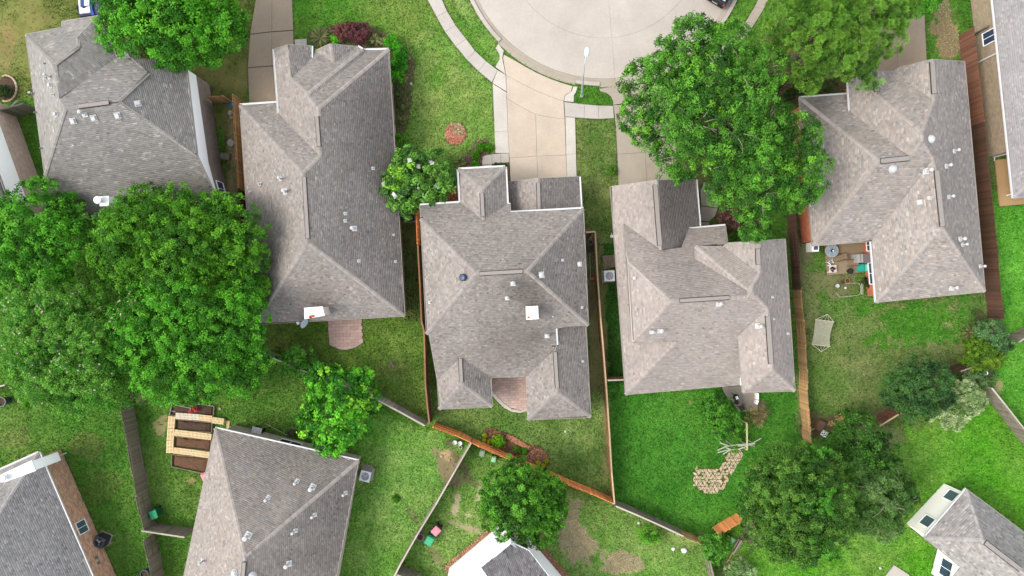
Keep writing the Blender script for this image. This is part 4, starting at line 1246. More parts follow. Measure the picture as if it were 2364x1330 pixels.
YARDS = [  # photo outline, colour, second colour (drier)
    ([(-200, -200), (600, -200), (575, 240), (540, 300), (60, 230), (-200, 250)], (100, 118, 52), (132, 118, 78)),
    ([(560, -200), (1000, -200), (1150, 190), (1140, 400), (900, 500), (900, 100), (670, 100)], (84, 138, 42), (122, 140, 70)),
    ([(900, 120), (1000, 60), (1150, 190), (1140, 400), (900, 500)], (104, 148, 58), (146, 152, 92)),
    ([(1010, -50), (1110, -50), (1165, 110), (1150, 165)], (96, 146, 48), (150, 160, 100)),
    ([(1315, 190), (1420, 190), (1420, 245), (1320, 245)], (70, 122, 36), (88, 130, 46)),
    ([(1320, 260), (1425, 260), (1440, 500), (1400, 600), (1345, 560)], (90, 124, 54), (138, 134, 88)),
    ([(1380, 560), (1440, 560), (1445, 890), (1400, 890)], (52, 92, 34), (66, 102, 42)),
    ([(1355, 540), (1392, 540), (1405, 900), (1410, 1150), (1340, 960)], (108, 116, 68), (130, 118, 84)),
    ([(1000, 930), (1402, 900), (1412, 1150), (1000, 985)], (104, 134, 64), (134, 150, 88)),
    ([(1400, 880), (1840, 880), (1860, 1010), (1720, 1190), (1620, 1260), (1412, 1150)], (62, 120, 36), (88, 140, 52)),
    ([(500, 440), (570, 440), (570, 230), (520, 230)], (96, 112, 56), (150, 128, 96)),
    ([(600, 730), (1000, 700), (990, 980), (860, 915), (620, 820)], (102, 130, 54), (134, 148, 78)),
    ([(930, 480), (985, 480), (985, 740), (930, 740)], (92, 104, 54), (110, 108, 66)),
    ([(290, 900), (600, 800), (860, 915), (860, 1000), (840, 1060), (500, 985), (430, 1330), (330, 1220)], (86, 128, 48), (120, 140, 72)),
    ([(-200, 880), (300, 900), (340, 1400), (-200, 1400)], (82, 128, 46), (112, 138, 66)),
    ([(330, 1215), (470, 1240), (420, 1400), (340, 1400)], (90, 134, 50), (120, 146, 70)),
    ([(800, 930), (1090, 1030), (900, 1400), (760, 1400)], (102, 150, 58), (134, 160, 88)),
    ([(1090, 1030), (1620, 1250), (1650, 1400), (900, 1400)], (104, 146, 60), (146, 158, 96)),
    ([(1840, 560), (2290, 560), (2300, 760), (2210, 840), (2060, 990), (1860, 1010)], (86, 126, 50), (126, 126, 84)),
    ([(1700, 1190), (1860, 1010), (2060, 990), (2280, 900), (2500, 1150), (2500, 1500), (1640, 1500)], (88, 150, 36), (120, 150, 70)),
    ([(2280, 460), (2500, 460), (2500, 1200), (2290, 900), (2320, 800)], (84, 146, 46), (106, 160, 62)),
    ([(2230, 60), (2300, 60), (2350, 480), (2270, 420)], (80, 120, 46), (110, 120, 74)),
    ([(2150, -100), (2250, -100), (2240, 70), (2160, 80)], (72, 128, 36), (100, 120, 60)),
]
DIRT = [  # px, py, rx, ry, turn, colour, strength
    (2140, 755, 150, 62, 0.0, (74, 130, 38), .9), (1900, 830, 60, 60, 0, (104, 132, 62), .5),
    (1325, 1250, 40, 62, -0.3, (178, 162, 128), 1.0), (1432, 1302, 46, 28, 0.0, (178, 162, 128), 1.0), (1328, 1170, 16, 22, 0, (172, 156, 124), .8),
    (1030, 1080, 24, 52, -0.5, (140, 124, 98), 1.0), (1030, 1048, 16, 14, 0, (178, 150, 118), 1.0), (1070, 1080, 9, 70, -0.52, (112, 104, 78), .9), (985, 1245, 10, 90, -0.52, (128, 120, 88), .8),
    (1052, 1165, 10, 26, 0.1, (176, 160, 132), 1.0), (1105, 1140, 9, 24, 0.2, (170, 158, 128), .9), (1085, 1222, 50, 9, 0.35, (168, 150, 122), .9), (1085, 1190, 14, 8, 0, (170, 156, 126), .8),
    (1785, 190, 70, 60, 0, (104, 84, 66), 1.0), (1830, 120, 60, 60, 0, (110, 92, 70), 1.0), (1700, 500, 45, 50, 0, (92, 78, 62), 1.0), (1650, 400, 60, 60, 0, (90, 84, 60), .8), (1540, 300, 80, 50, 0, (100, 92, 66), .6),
    (2185, 80, 32, 62, 0.0, (168, 142, 104), 1.0), (2180, 30, 22, 40, 0.0, (150, 130, 96), .8),
    (537, 330, 9, 60, 0.0, (160, 136, 106), .8), (535, 440, 12, 40, 0, (156, 134, 106), .8), (372, 985, 14, 26, 0.2, (156, 138, 104), .8),
    (1730, 1230, 34, 40, 0.3, (104, 90, 74), 1.0), (1690, 1310, 40, 26, 0, (120, 104, 84), .8), (1890, 985, 40, 30, 0.0, (112, 92, 74), .95), (2005, 972, 55, 22, -0.4, (120, 100, 80), .9), (2050, 1010, 40, 28, 0.3, (132, 128, 92), .7),
    (1930, 655, 42, 32, 0, (124, 112, 86), .7), (1862, 700, 28, 90, 0, (134, 126, 92), .55), (1845, 540, 22, 90, 0, (116, 106, 82), .8), (1850, 920, 12, 60, 0, (150, 132, 104), .6),
    (1378, 780, 14, 130, 0, (132, 120, 86), .55), (1370, 660, 16, 60, 0, (108, 94, 72), .7), (955, 560, 14, 60, 0, (104, 98, 64), .6), (1000, 900, 8, 80, 0, (96, 98, 62), .6),
    (2305, 895, 12, 16, 0.2, (160, 144, 108), .8), (15, 110, 24, 60, 0, (146, 122, 86), .7), (60, 60, 40, 40, 0, (132, 122, 72), .4), (1250, 1235, 30, 20, 0, (140, 116, 90), .6),
    (1620, 1235, 26, 12, 0.5, (150, 128, 98), .8), (1755, 955, 18, 26, 0, (124, 104, 84), .9), (320, 915, 24, 14, -0.6, (116, 96, 80), .9), (680, 810, 60, 22, 0.2, (120, 128, 72), .5), (900, 850, 40, 20, 0, (140, 138, 84), .4),
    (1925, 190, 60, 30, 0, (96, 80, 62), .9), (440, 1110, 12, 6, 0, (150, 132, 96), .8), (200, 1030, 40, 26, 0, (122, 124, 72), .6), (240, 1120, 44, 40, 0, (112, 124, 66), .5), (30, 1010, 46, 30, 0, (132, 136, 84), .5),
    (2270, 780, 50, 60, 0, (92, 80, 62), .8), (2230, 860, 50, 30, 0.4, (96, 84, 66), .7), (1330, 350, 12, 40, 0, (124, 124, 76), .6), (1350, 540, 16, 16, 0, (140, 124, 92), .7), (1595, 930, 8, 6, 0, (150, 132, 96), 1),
    (1395, 960, 6, 190, 0.0, (128, 112, 84), .6), (2115, 960, 60, 30, 0, (112, 104, 72), .5), (1730, 700, 12, 10, 0, (120, 100, 80), .3), (1340, 1100, 40, 30, 0, (110, 140, 66), .3),
]


def ground_colour(X, Y):
    n1, n2, n3 = fbm(X, Y, 5.0, 1), fbm(X, Y, 1.6, 9), fbm(X, Y, 14.0, 21)
    n4 = fbm(X, Y, 0.5, 33, 2)
    col = np.empty(X.shape + (3,)); col[:] = np.array(c(92, 134, 50))
    wx, wy = X + 0.25 * vnoise(X, Y, 0.8, 40), Y + 0.25 * vnoise(X, Y, 0.8, 50)
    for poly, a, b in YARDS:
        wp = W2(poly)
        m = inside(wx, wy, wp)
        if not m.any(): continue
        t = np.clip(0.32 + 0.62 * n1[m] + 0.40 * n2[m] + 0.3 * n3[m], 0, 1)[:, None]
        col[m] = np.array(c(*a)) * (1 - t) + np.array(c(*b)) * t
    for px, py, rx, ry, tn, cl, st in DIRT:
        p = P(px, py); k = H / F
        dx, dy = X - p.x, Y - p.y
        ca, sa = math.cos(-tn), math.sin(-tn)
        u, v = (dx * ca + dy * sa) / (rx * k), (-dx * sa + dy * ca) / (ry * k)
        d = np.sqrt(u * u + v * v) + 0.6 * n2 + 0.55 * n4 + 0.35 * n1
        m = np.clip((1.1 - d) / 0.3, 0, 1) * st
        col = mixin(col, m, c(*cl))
    n5 = fbm(X, Y, 0.9, 61, 3)
    n6 = vnoise(X, Y, 0.22, 77); n7 = fbm(X, Y, 2.6, 88, 3)
    col *= (1.42 + 0.17 * n4 + 0.15 * n2 + 0.18 * n5 + 0.13 * n6)[..., None]
    hue = (0.16 * n7 + 0.14 * n5)[..., None]
    col = col * (1 + hue * np.array([1.0, 0.1, 0.9]))
    return np.clip(col * np.array([0.97, 1.06, 0.95]), 0.005, 0.8)


xs = np.concatenate([[-700, -300, -120], np.linspace(-90, -49, 42), np.linspace(-48, 48, 540), np.linspace(49, 90, 42), [120, 300, 700]])
ys = np.concatenate([[-700, -300, -120], np.linspace(-80, -29, 52), np.linspace(-28, 28, 316), np.linspace(29, 80, 52), [120, 300, 700]])
GX, GY = np.meshgrid(xs, ys)
gc = ground_colour(GX, GY)
far = (np.abs(GX) > 85) | (np.abs(GY) > 75)
gc[far] = np.array(c(96, 138, 54)) * 1.3
hardm = np.zeros(GX.shape, dtype=bool)
for poly in HARD: hardm |= inside(GX, GY, poly)
gc[hardm] = np.array(c(104, 94, 78))
gz = 0.02 * fbm(GX, GY, 2.5, 5) - 0.02
gz[hardm] = -0.045
vv = np.stack([GX, GY, gz], -1).reshape(-1, 3)
nxg, nyg = len(xs), len(ys)
ii = (np.arange(nyg - 1)[:, None] * nxg + np.arange(nxg - 1)[None, :]).ravel()
M_GROUND = mat('lawn_ground', (0.1, 0.2, 0.03), rough=1.0, attr=True, var=0.16, scale=9, bump=0.9, bscale=22, spec=0.1)
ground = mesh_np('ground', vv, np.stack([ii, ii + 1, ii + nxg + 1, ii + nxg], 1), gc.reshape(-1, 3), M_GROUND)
tag(ground, kind='structure')

# grass: tufts of blades leaning every way
NG = 620000
X = RNG.uniform(-45, 45, NG); Y = RNG.uniform(-26.5, 26.5, NG)
ok = np.ones(NG, dtype=bool)
for poly in HARD: ok &= ~inside(X, Y, poly)
X, Y = X[ok], Y[ok]
gcol = ground_colour(X, Y)
green = gcol[:, 1] / (gcol[:, 0] + 1e-4)
keep = RNG.random(len(X)) < np.clip((green - 1.02) * 3.0, 0.10, 1.0)
X, Y, gcol = X[keep], Y[keep], gcol[keep]
n = len(X)
az = RNG.uniform(0, 2 * PI, n); tilt = RNG.uniform(0.25, 1.15, n)
ln = RNG.uniform(0.06, 0.17, n); wd = RNG.uniform(0.03, 0.09, n)
dx, dy = np.cos(az), np.sin(az)
V = np.empty((n, 4, 3))
for j, (s_, t) in enumerate(((-1, 0), (1, 0), (0.45, 1), (-0.45, 1))):
    V[:, j, 0] = X - dy * s_ * wd / 2 + dx * t * ln * np.cos(tilt)
    V[:, j, 1] = Y + dx * s_ * wd / 2 + dy * t * ln * np.cos(tilt)
    V[:, j, 2] = -0.02 + t * ln * np.sin(tilt) + 0.02
gcol = gcol * (0.55 + 1.5 * RNG.random((n, 1)) ** 1.4) * (1 + RNG.normal(0, 0.06, (n, 3)) * np.array([[1, 0.3, 1]]))
M_GRASS = mat('grass_blades', (0.1, 0.2, 0.03), rough=0.8, attr=True, var=0.0, transl=0.25, spec=0.15)
grass = mesh_np('grass', V.reshape(-1, 3), np.arange(4 * n).reshape(-1, 4), np.repeat(np.clip(gcol, 0.004, 0.8), 4, 0), M_GRASS)
tag(grass, 'mown grass of the lawns between the houses', None, None, 'stuff')

# ---------------------------------------------------------------- fences
def wood(name, col, **k):
    return mat(name, col, rough=0.85, var=0.12, scale=10, rand=0.24, **k)


W_NEW = wood('cedar_orange', c(232, 150, 90, 1.8))
W_TAN = wood('cedar_tan', c(196, 156, 108, 1.4))
W_OLD = wood('weathered_grey', c(136, 128, 112, 1.45))
W_GREY = wood('silver_grey', c(172, 162, 150, 1.6))
W_RED = wood('red_stain', c(134, 92, 72, 1.35))
W_DARK = wood('dark_stain', c(100, 72, 58, 1.4))
W_MID = wood('weathered_tan', c(176, 152, 118, 1.6))
W_BRN = wood('brown_wood', c(140, 104, 70, 1.6))
PICK = {}


def picket_mesh(m, w, h):
    key = (m.name, round(w, 3), round(h, 2))
    if key not in PICK:
        g = G(); t = 0.018; e = 0.03
        pr = [(-w / 2, 0), (w / 2, 0), (w / 2, h - e), (w / 2 - e, h), (-w / 2 + e, h), (-w / 2, h - e)]
        v = [(x, -t / 2, z) for x, z in pr] + [(x, t / 2, z) for x, z in pr]
        g.add(v, [(0, 1, 2, 3, 4, 5), (11, 10, 9, 8, 7, 6)] + [(i, 6 + i, 6 + (i + 1) % 6, (i + 1) % 6) for i in range(6)])
        me = bpy.data.meshes.new('picket'); me.from_pydata(g.v, [], g.f); me.materials.append(m); me.update()
        PICK[key] = me
    return PICK[key]


def fence(label, pts, m, h=1.92, side=1, rail=None, flip=True, pw=0.142, name='wooden_fence', cap=False, lean=0.0, top=False, capm=None):
    """pts: photo points of the fence's foot (top=True: of its top edge). pickets, rails and posts are single parts;
    every other panel has its pickets on the far side"""
    z = h if top else 0.0
    w = [P(p[0], p[1], z) for p in pts]
    for q in w: q.z = 0
    t = thing(name, label, 'fence', w[0])
    o = w[0]
    rail = rail or m
    sec = 0
    for a, b in zip(w[:-1], w[1:]):
        d = b - a; L_ = d.length
        if L_ < 0.2: continue
        d /= L_; n = Vector((-d.y, d.x, 0)); rz = math.atan2(d.y, d.x)
        np_ = max(1, round(L_ / 2.44))
        for s_ in range(np_):
            p0, p1 = a + d * (L_ * s_ / np_), a + d * (L_ * (s_ + 1) / np_)
            sd = side * (1 if (not flip or sec % 2 == 0) else -1); sec += 1
            mid = (p0 + p1) / 2 - o
            g = G(); q = p0 - o; g.box(q.x, q.y, h * 0.49, 0.09, 0.09, h * 0.98, rz); g.build('post', rail, t)
            for rzz in (0.25, h * 0.55, h - 0.22):
                g = G(); g.box(mid.x - n.x * sd * 0.03, mid.y - n.y * sd * 0.03, rzz, (p1 - p0).length - 0.1, 0.04, 0.09, rz); g.build('rail', rail, t)
            if cap:
                g = G(); g.box(mid.x, mid.y, h + 0.02, (p1 - p0).length, 0.12, 0.035, rz); g.build('cap_rail', capm or rail, t)
            k = max(1, round((p1 - p0).length / pw))
            me = picket_mesh(m, pw - 0.004, h)
            for i in range(k):
                q = p0 + (p1 - p0) * ((i + 0.5) / k) + n * sd * 0.025 - o
                pk = bpy.data.objects.new('picket', me); link(pk, t)
                pk.location = (q.x, q.y, random.uniform(-0.03, 0.01)); pk.rotation_euler = (random.uniform(-0.012, 0.012) + lean, random.uniform(-0.006, 0.006), rz + random.uniform(-0.02, 0.02))
    g = G(); q = w[-1] - o; g.box(q.x, q.y, h * 0.49, 0.09, 0.09, h * 0.98); g.build('post', rail, t)
    return t


fence('bright orange cedar fence running diagonally behind the middle house', R33((372, 697), (520, 752), (670, 822), (820, 887), (965, 950), (1120, 1012), (1270, 1080), (1415, 1138), (1562, 1202)), W_NEW, side=-1)
fence('weathered grey fence between the small curved patio and the tree below it', [(626, 812), (745, 862), (868, 908), (925, 938), (987, 972)], W_GREY, side=1, cap=True)
fence('thin grey fence running from the orange fence to the bottom edge', R34((790, 160), (640, 420), (480, 700), (320, 960), (170, 1225), (100, 1360)), W_OLD, top=True, side=1, cap=True, capm=W_GREY)
fence('weathered fence with pale top rail right of the orange fence', R35((100, 892), (250, 955), (395, 1020), (545, 1090)), W_OLD, side=1, cap=True, capm=W_GREY)
fence('short tan fence panel left of the small evergreen, bottom right of centre', R35((548, 1095), (640, 1130), (716, 1165)), W_TAN, side=-1, flip=False)
fence('short bright orange fence panel beside the big dark tree', R35((785, 1085), (850, 1045), (945, 992)), W_NEW, side=1, flip=False)
fence('brown fence with orange end panel left of the middle house', [*R22((1262, 240), (1272, 490))], W_NEW, side=1, flip=False)
fence('dark brown fence along the left side of the middle house', [*R22((1276, 500), (1290, 760), (1300, 1000)), *R33((312, 60), (322, 420), (335, 560), (348, 672))], W_DARK, side=-1, cap=True, capm=W_BRN)
fence('pale topped fence along the right side of the middle house', [*R23((1382, 505), (1398, 800), (1420, 1100)), *R33((1492, 150), (1512, 400), (1535, 740), (1550, 1000), (1568, 1200))], W_BRN, side=1, cap=True, capm=W_MID)
fence('short fence gate beside the hose reels right of the middle house', R23((1322, 505), (1380, 500)), W_BRN, side=1, cap=True, capm=W_MID, name='fence_gate')
fence('short pale fence across the strip left of the pale brown house', R35((46, 62), (182, 58)), W_BRN, side=1, cap=True, capm=W_GREY, name='fence_gate')
fence('older dark panels of the fence left of the cluttered patio house', R24((1382, 240), (1390, 420), (1410, 640), (1420, 790)), W_DARK, side=-1, h=1.7)
fence('tan cedar fence between the deep green lawn and the hammock yard', [*R24((1420, 805), (1438, 1000), (1460, 1330)), *R35((1372, 120), (1382, 260), (1393, 420), (1400, 480))], W_TAN, side=-1, cap=False, h=1.7)
fence('reddish brown fence right of the pinkish grey house, upper panels', [*R15((1282, 245), (1300, 420), (1322, 600), (1352, 862))], W_RED, side=-1, flip=False, cap=False)
fence('dark reddish fence right of the pinkish grey house, lower panels', [*R15((1352, 872), (1380, 1180)), *R25((1402, 180), (1440, 560), (1462, 820), (1482, 985))], W_DARK, side=-1, flip=False, cap=False)
fence('grey return fence between the reddish fence and the right edge house', R15((1365, 240), (1420, 225)), W_OLD, side=1, name='fence_gate')
fence('weathered grey fence climbing to the right edge above the bright lawn', R25((1575, 1140), (1640, 1095), (1740, 1040), (1900, 965)), W_OLD, side=1, cap=True, capm=W_GREY)
fence('weathered grey diagonal fence at the lower right edge', R36((1395, 25), (1480, 130), (1590, 270), (1690, 395), (1800, 535)), W_OLD, side=-1, cap=True, capm=W_GREY)
fence('short dark red fence panel near the pale variegated bush', R36((655, 275), (800, 185)), W_RED, side=-1, flip=False, cap=True, capm=W_MID)
fence('dark red fence panel under the yellow green shrub', [(2183, 851), (2238, 831)], W_DARK, side=-1, flip=False, cap=True, capm=W_OLD)
fence('weathered grey leaning fence with open frames left of the plank walks', R31((908, 165), (955, 405), (990, 600), (1012, 740), (1040, 870), (1060, 960)), W_OLD, side=1)
fence('weathered grey fence beside the bottom left house, lower panels', R31((1062, 1030), (1090, 1160), (1120, 1330), (1140, 1430)), W_OLD, side=-1)
fence('weathered grey fence joining the pinkish grey hip roof, bottom left', R31((1050, 965), (1180, 985), (1335, 1008)), W_OLD, side=-1, cap=True, capm=W_GREY, name='fence_gate')
fence('thin grey fence end at the left edge below the blossoming tree', R31((-60, 62), (40, 28), (150, 5)), W_OLD, side=1, cap=True, capm=W_GREY)
fence('grey fence piece at the bottom edge left of the white walled house', R34((175, 1235), (270, 1272), (420, 1350)), W_OLD, side=1, cap=True, capm=W_GREY, name='fence_gate')
FF = R(470, 210, 4.586)
fence('tan cedar fence between the tall house and the long house', FF((405, 105), (415, 300), (425, 500), (440, 760), (458, 1050)), W_TAN, side=-1, flip=False)
fence('tan cedar gate across the gap beside the tall house', FF((130, 125), (300, 118)), W_TAN, side=-1, flip=False, name='fence_gate')
fence('dark older fence panels beside the long house near the big trees', FF((460, 1080), (470, 1200), (480, 1330), (492, 1500)), W_DARK, side=-1, flip=False)
fence('weathered dark gate between the two houses at the left edge', R11((95, 800), (270, 750)), W_OLD, side=-1, cap=True, name='fence_gate')
fence('worn grey fence at the bottom beside the small evergreen', [(1622, 1270), (1632, 1310), (1640, 1350)], W_OLD, side=1, cap=True)

# ---------------------------------------------------------------- trees and shrubs
LEAF = mat('leaves', (0.05, 0.15, 0.02), rough=0.6, attr=True, var=0.0, transl=0.38, spec=0.2)
PETAL = mat('petals', (0.8, 0.8, 0.7), rough=0.7, attr=True, var=0.0, transl=0.2)
BARK = mat('bark', c(112, 98, 84), rough=1, var=0.25, scale=14, bump=0.6, bscale=40)
FOL = np.array([[1.66, 1.62, 1.35]])
BARK_P = mat('pale_bark', c(168, 156, 140), rough=1, var=0.2, scale=14)


def leaf_quads(pos, nrm, size, aspect, rng, curl=0.25):
    """diamond leaves at pos facing nrm"""
    n = len(pos)
    r = rng.normal(size=(n, 3)); u = np.cross(nrm, r); u /= np.linalg.norm(u, axis=1, keepdims=True) + 1e-9
    v = np.cross(nrm, u)
    l = (size * rng.uniform(0.6, 1.35, n))[:, None]; w = l * aspect
    V = np.empty((n, 4, 3))
    V[:, 0] = pos - u * l / 2
    V[:, 1] = pos + v * w / 2 + nrm * l * curl * 0.3
    V[:, 2] = pos + u * l / 2 - nrm * l * curl * 0.4
    V[:, 3] = pos - v * w / 2 + nrm * l * curl * 0.3
    return V.reshape(-1, 3)


def crown_leaves(lobes, rng, clump=0.55, leaf=0.2, aspect=0.5, dens=1.0, cols=None, up=0.5, low=-0.35, fill=0.35, per=46, clumpvar=0.22, spread=0.55, tuft=False):
    """lobes: (centre, rx, ry, rz). leaves sit in clumps over the lobes; gaps stay between clumps"""
    PP, NN, CC = [], [], []
    cols = [np.array(q) for q in cols]
    for (ctr, rx, ry, rz) in lobes:
        area = PI * rx * ry
        nc = max(5, int(area / (clump * clump) * 1.25 * dens))
        z = low + (1 - low) * rng.random(nc) ** 0.8
        a = rng.uniform(0, 2 * PI, nc); s = np.sqrt(np.maximum(0, 1 - z * z))
        k = np.where(rng.random(nc) < fill, rng.uniform(0.35, 0.85, nc), rng.uniform(0.82, 1.06, nc))
        cd = np.stack([s * np.cos(a), s * np.sin(a), z], 1)
        cp = np.array(ctr)[None] + cd * np.array([[rx, ry, rz]]) * k[:, None]
        cn = cd / np.array([[rx, ry, rz]]); cn /= np.linalg.norm(cn, axis=1, keepdims=True)
        cn[:, 2] += up; cn /= np.linalg.norm(cn, axis=1, keepdims=True)
        # neighbouring clumps share a tone
        ph = 0.5 + 0.5 * np.sin(cp[:, 0] * 1.1 + 2.3 * np.cos(cp[:, 1] * 0.8)) * np.cos(cp[:, 1] * 0.9 + 1.7)
        sel = (0.65 * ph + 0.35 * rng.random(nc)) * (len(cols) - 1e-3)
        for i in range(nc):
            m = int(per * rng.uniform(0.7, 1.3))
            d = rng.normal(size=(m, 3)) + cn[i] * 1.1
            d /= np.linalg.norm(d, axis=1, keepdims=True)
            rr = clump * rng.uniform(0.7, 1.25)
            PP.append(cp[i] + d * rr * rng.uniform(0.45, 1.0, (m, 1)) * np.array([[1, 1, 0.75]]))
            nn = d * (1 - spread) + cn[i] * 0.5 + rng.normal(size=(m, 3)) * spread
            if tuft: nn = np.cross(d, rng.normal(size=(m, 3)))
            NN.append(nn / (np.linalg.norm(nn, axis=1, keepdims=True) + 1e-9))
            base = cols[min(len(cols) - 1, int(sel[i]))] * rng.uniform(1 - clumpvar, 1 + clumpvar)
            CC.append(base[None] * rng.uniform(0.82, 1.3, (m, 1)) * FOL)
    return np.concatenate(PP), np.concatenate(NN), np.concatenate(CC)


def tree(name, label, lobes_px, cols, seed, cat='tree', trunk=0.16, bark=BARK, flat=0.72, group=None, flowers=None, base=None, limbs=True, streaks=0, **kw):
    """lobes_px: (px, py, radius in photo px, height of its centre[, ry])"""
    rng = np.random.default_rng(seed)
    lobes = []
    for q in lobes_px:
        px, py, r, z = q[:4]
        k = (H - z) / F
        p = P(px, py, z); rx = r * k; ry = (q[4] if len(q) > 4 else r) * k
        lobes.append((tuple(p), rx, ry, max(0.25, flat * min(rx, ry))))
    wsum = sum(l[1] * l[2] for l in lobes)
    bx = sum(l[0][0] * l[1] * l[2] for l in lobes) / wsum; by = sum(l[0][1] * l[1] * l[2] for l in lobes) / wsum
    if base: q = P(*base); bx, by = q.x, q.y
    t = thing(name, label, cat, (bx, by, 0), 0, group)
    o = np.array([bx, by, 0.0])
    pos, nrm, col = crown_leaves(lobes, rng, cols=cols, **kw)
    pos = pos - o
    pos[:, 2] = np.maximum(pos[:, 2], 0.04)
    V = leaf_quads(pos, nrm, kw.get('leaf', 0.2), kw.get('aspect', 0.5), rng)
    crown = mesh_np('crown', V, np.arange(len(V)).reshape(-1, 4), np.repeat(np.clip(col, 0.003, 0.8), 4, 0), LEAF, t)
    zc = sum(l[0][2] * l[1] * l[2] for l in lobes) / wsum
    g = G()
    fork = zc * 0.45
    g.tube([(0, 0, -0.05), (0.03, 0.02, fork * 0.5), (0, 0, fork)], trunk * 1.25, 8, trunk * 0.9)
    if limbs:
        for l in lobes:
            p = Vector(l[0]) - Vector(o)
            mid = Vector((p.x * 0.45, p.y * 0.45, fork + (p.z - fork) * 0.65))
            g.tube([(0, 0, fork * 0.9), mid, (p.x, p.y, p.z + 0.1)], trunk * 0.62, 6, trunk * 0.22)
            for k in range(5):
                a = rng.uniform(0, 2 * PI); e = rng.uniform(0.2, 0.8)
                g.tube([(p.x * 0.8 + 0.2 * mid.x, p.y * 0.8 + 0.2 * mid.y, p.z * 0.95), (p.x + l[1] * 0.75 * math.cos(a), p.y + l[2] * 0.75 * math.sin(a), p.z + l[3] * e)], trunk * 0.26, 5, trunk * 0.08)
    g.build('trunk', bark, t)
    for k in range(streaks):                      # bare twigs that show above the leaves
        l = lobes[rng.integers(len(lobes))]; a = rng.uniform(0, 2 * PI); p = Vector(l[0]) - Vector(o)
        q0 = p + Vector((0.25 * l[1] * math.cos(a), 0.25 * l[2] * math.sin(a), l[3] * 0.95)); q1 = p + Vector((0.8 * l[1] * math.cos(a + 0.2), 0.8 * l[2] * math.sin(a + 0.2), l[3] * 0.72))
        tw = G(); tw.tube([q0, (q0 + q1) / 2 + Vector((0.05, 0.04, 0.14)), q1], 0.028, 5, 0.012); tw.build('twig', BARK_P, t)
    if flowers:
        nf, fcols, fs, spots = flowers
        k = rng.choice(len(pos), nf * 6)
        pp = pos[k] + nrm[k] * 0.12
        if spots:
            m = np.zeros(len(pp), bool)
            for (sx, sy, sr) in spots:
                w = np.array(P(sx, sy, zc)) - o; m |= (pp[:, 0] - w[0]) ** 2 + (pp[:, 1] - w[1]) ** 2 < (sr * (H - zc) / F) ** 2
            pp, kk = pp[m], k[m]
        else: kk = k
        top = pp[:, 2] > np.percentile(pos[:, 2], 30)
        pp, kk = pp[top][:nf], kk[top][:nf]
        fc = np.array(fcols)[rng.integers(0, len(fcols), len(pp))]
        nn = nrm[kk] + np.array([[0, 0, 0.8]]); nn /= np.linalg.norm(nn, axis=1, keepdims=True)
        FV = np.concatenate([leaf_quads(pp + rng.normal(0, fs * 0.25, pp.shape), nn + rng.normal(0, 0.2, nn.shape), fs, 0.8, rng) for _ in range(2)])
        tag(mesh_np('blossom', FV, np.arange(len(FV)).reshape(-1, 4), np.repeat(np.tile(fc, (2, 1)), 4, 0), PETAL, t), kind='stuff')
    return t


GB = [c(62, 128, 26, 1.25), c(86, 158, 40, 1.25), c(50, 108, 24, 1.25), c(100, 170, 50, 1.25)]      # bright
GM = [c(62, 114, 36, 1.25), c(86, 144, 48, 1.25), c(48, 94, 30, 1.25), c(100, 158, 50, 1.3)]      # oak
GD = [c(58, 98, 38, 1.25), c(74, 116, 50, 1.25), c(48, 84, 34, 1.25), c(88, 130, 62, 1.25)]        # dark
GY = [c(88, 134, 52, 1.25), c(112, 156, 64, 1.25), c(74, 116, 44, 1.25)]                            # pine
PINKW = [c(224, 206, 176), c(232, 222, 194), c(206, 188, 160)]

tree('shade_tree', 'bright green round tree covering the corner of the tall top left house', [(395, 40, 110, 6.0), (300, 70, 70, 5.5), (480, 50, 84, 5.6), (420, 100, 60, 5.2), (330, 0, 80, 6), (500, 110, 42, 4.8), (265, 25, 40, 5), (535, 55, 36, 4.8), (260, 75, 36, 4.8), (380, 125, 34, 4.6), (420, -60, 110, 6)], GB, 101, clump=0.5, leaf=0.208, per=54, trunk=0.2, clumpvar=0.14, dens=1.2, fill=0.4)
tree('crape_myrtle', 'bright green leafy tree at the left edge below the tall house', [(90, 500, 82, 5.2), (50, 580, 74, 5.0), (150, 560, 72, 5.0), (25, 510, 60, 4.6), (160, 490, 44, 4.4), (110, 620, 60, 4.8), (20, 650, 50, 4.2)], GB, 102, clump=0.42, leaf=0.176, per=62, clumpvar=0.14, dens=1.2, fill=0.4)
tree('crape_myrtle', 'broad bright green tree spreading beside the white chimney', [(320, 540, 92, 6.0), (430, 560, 100, 6.2), (530, 540, 84, 5.8), (330, 480, 50, 5.2), (420, 490, 60, 5.4), (500, 490, 46, 5.2), (270, 580, 56, 5.2), (560, 600, 56, 5.2), (390, 640, 60, 5.4), (300, 630, 46, 4.8), (250, 610, 36, 4.6), (590, 660, 34, 4.2)], [c(70, 126, 28, 1.2), c(94, 154, 40, 1.2), c(56, 108, 26, 1.2), c(84, 142, 34, 1.2)], 103, clump=0.42, leaf=0.176, per=62, trunk=0.2, clumpvar=0.14, dens=1.2, fill=0.4)
tree('crape_myrtle', 'olive green tree dotted with pale blossom at the left edge', [(120, 730, 90, 5.0), (60, 800, 62, 4.6), (190, 790, 84, 5.0), (110, 860, 76, 4.6), (220, 870, 74, 4.4), (60, 690, 50, 4.6), (270, 900, 46, 3.8), (200, 690, 40, 4.6), (170, 920, 46, 3.6)], [c(74, 134, 42, 1.28), c(96, 152, 56, 1.28), c(62, 118, 38, 1.28)], 104, clump=0.4, leaf=0.160, per=62, flowers=(520, PINKW, 0.12, None), clumpvar=0.14, dens=1.2, fill=0.4)
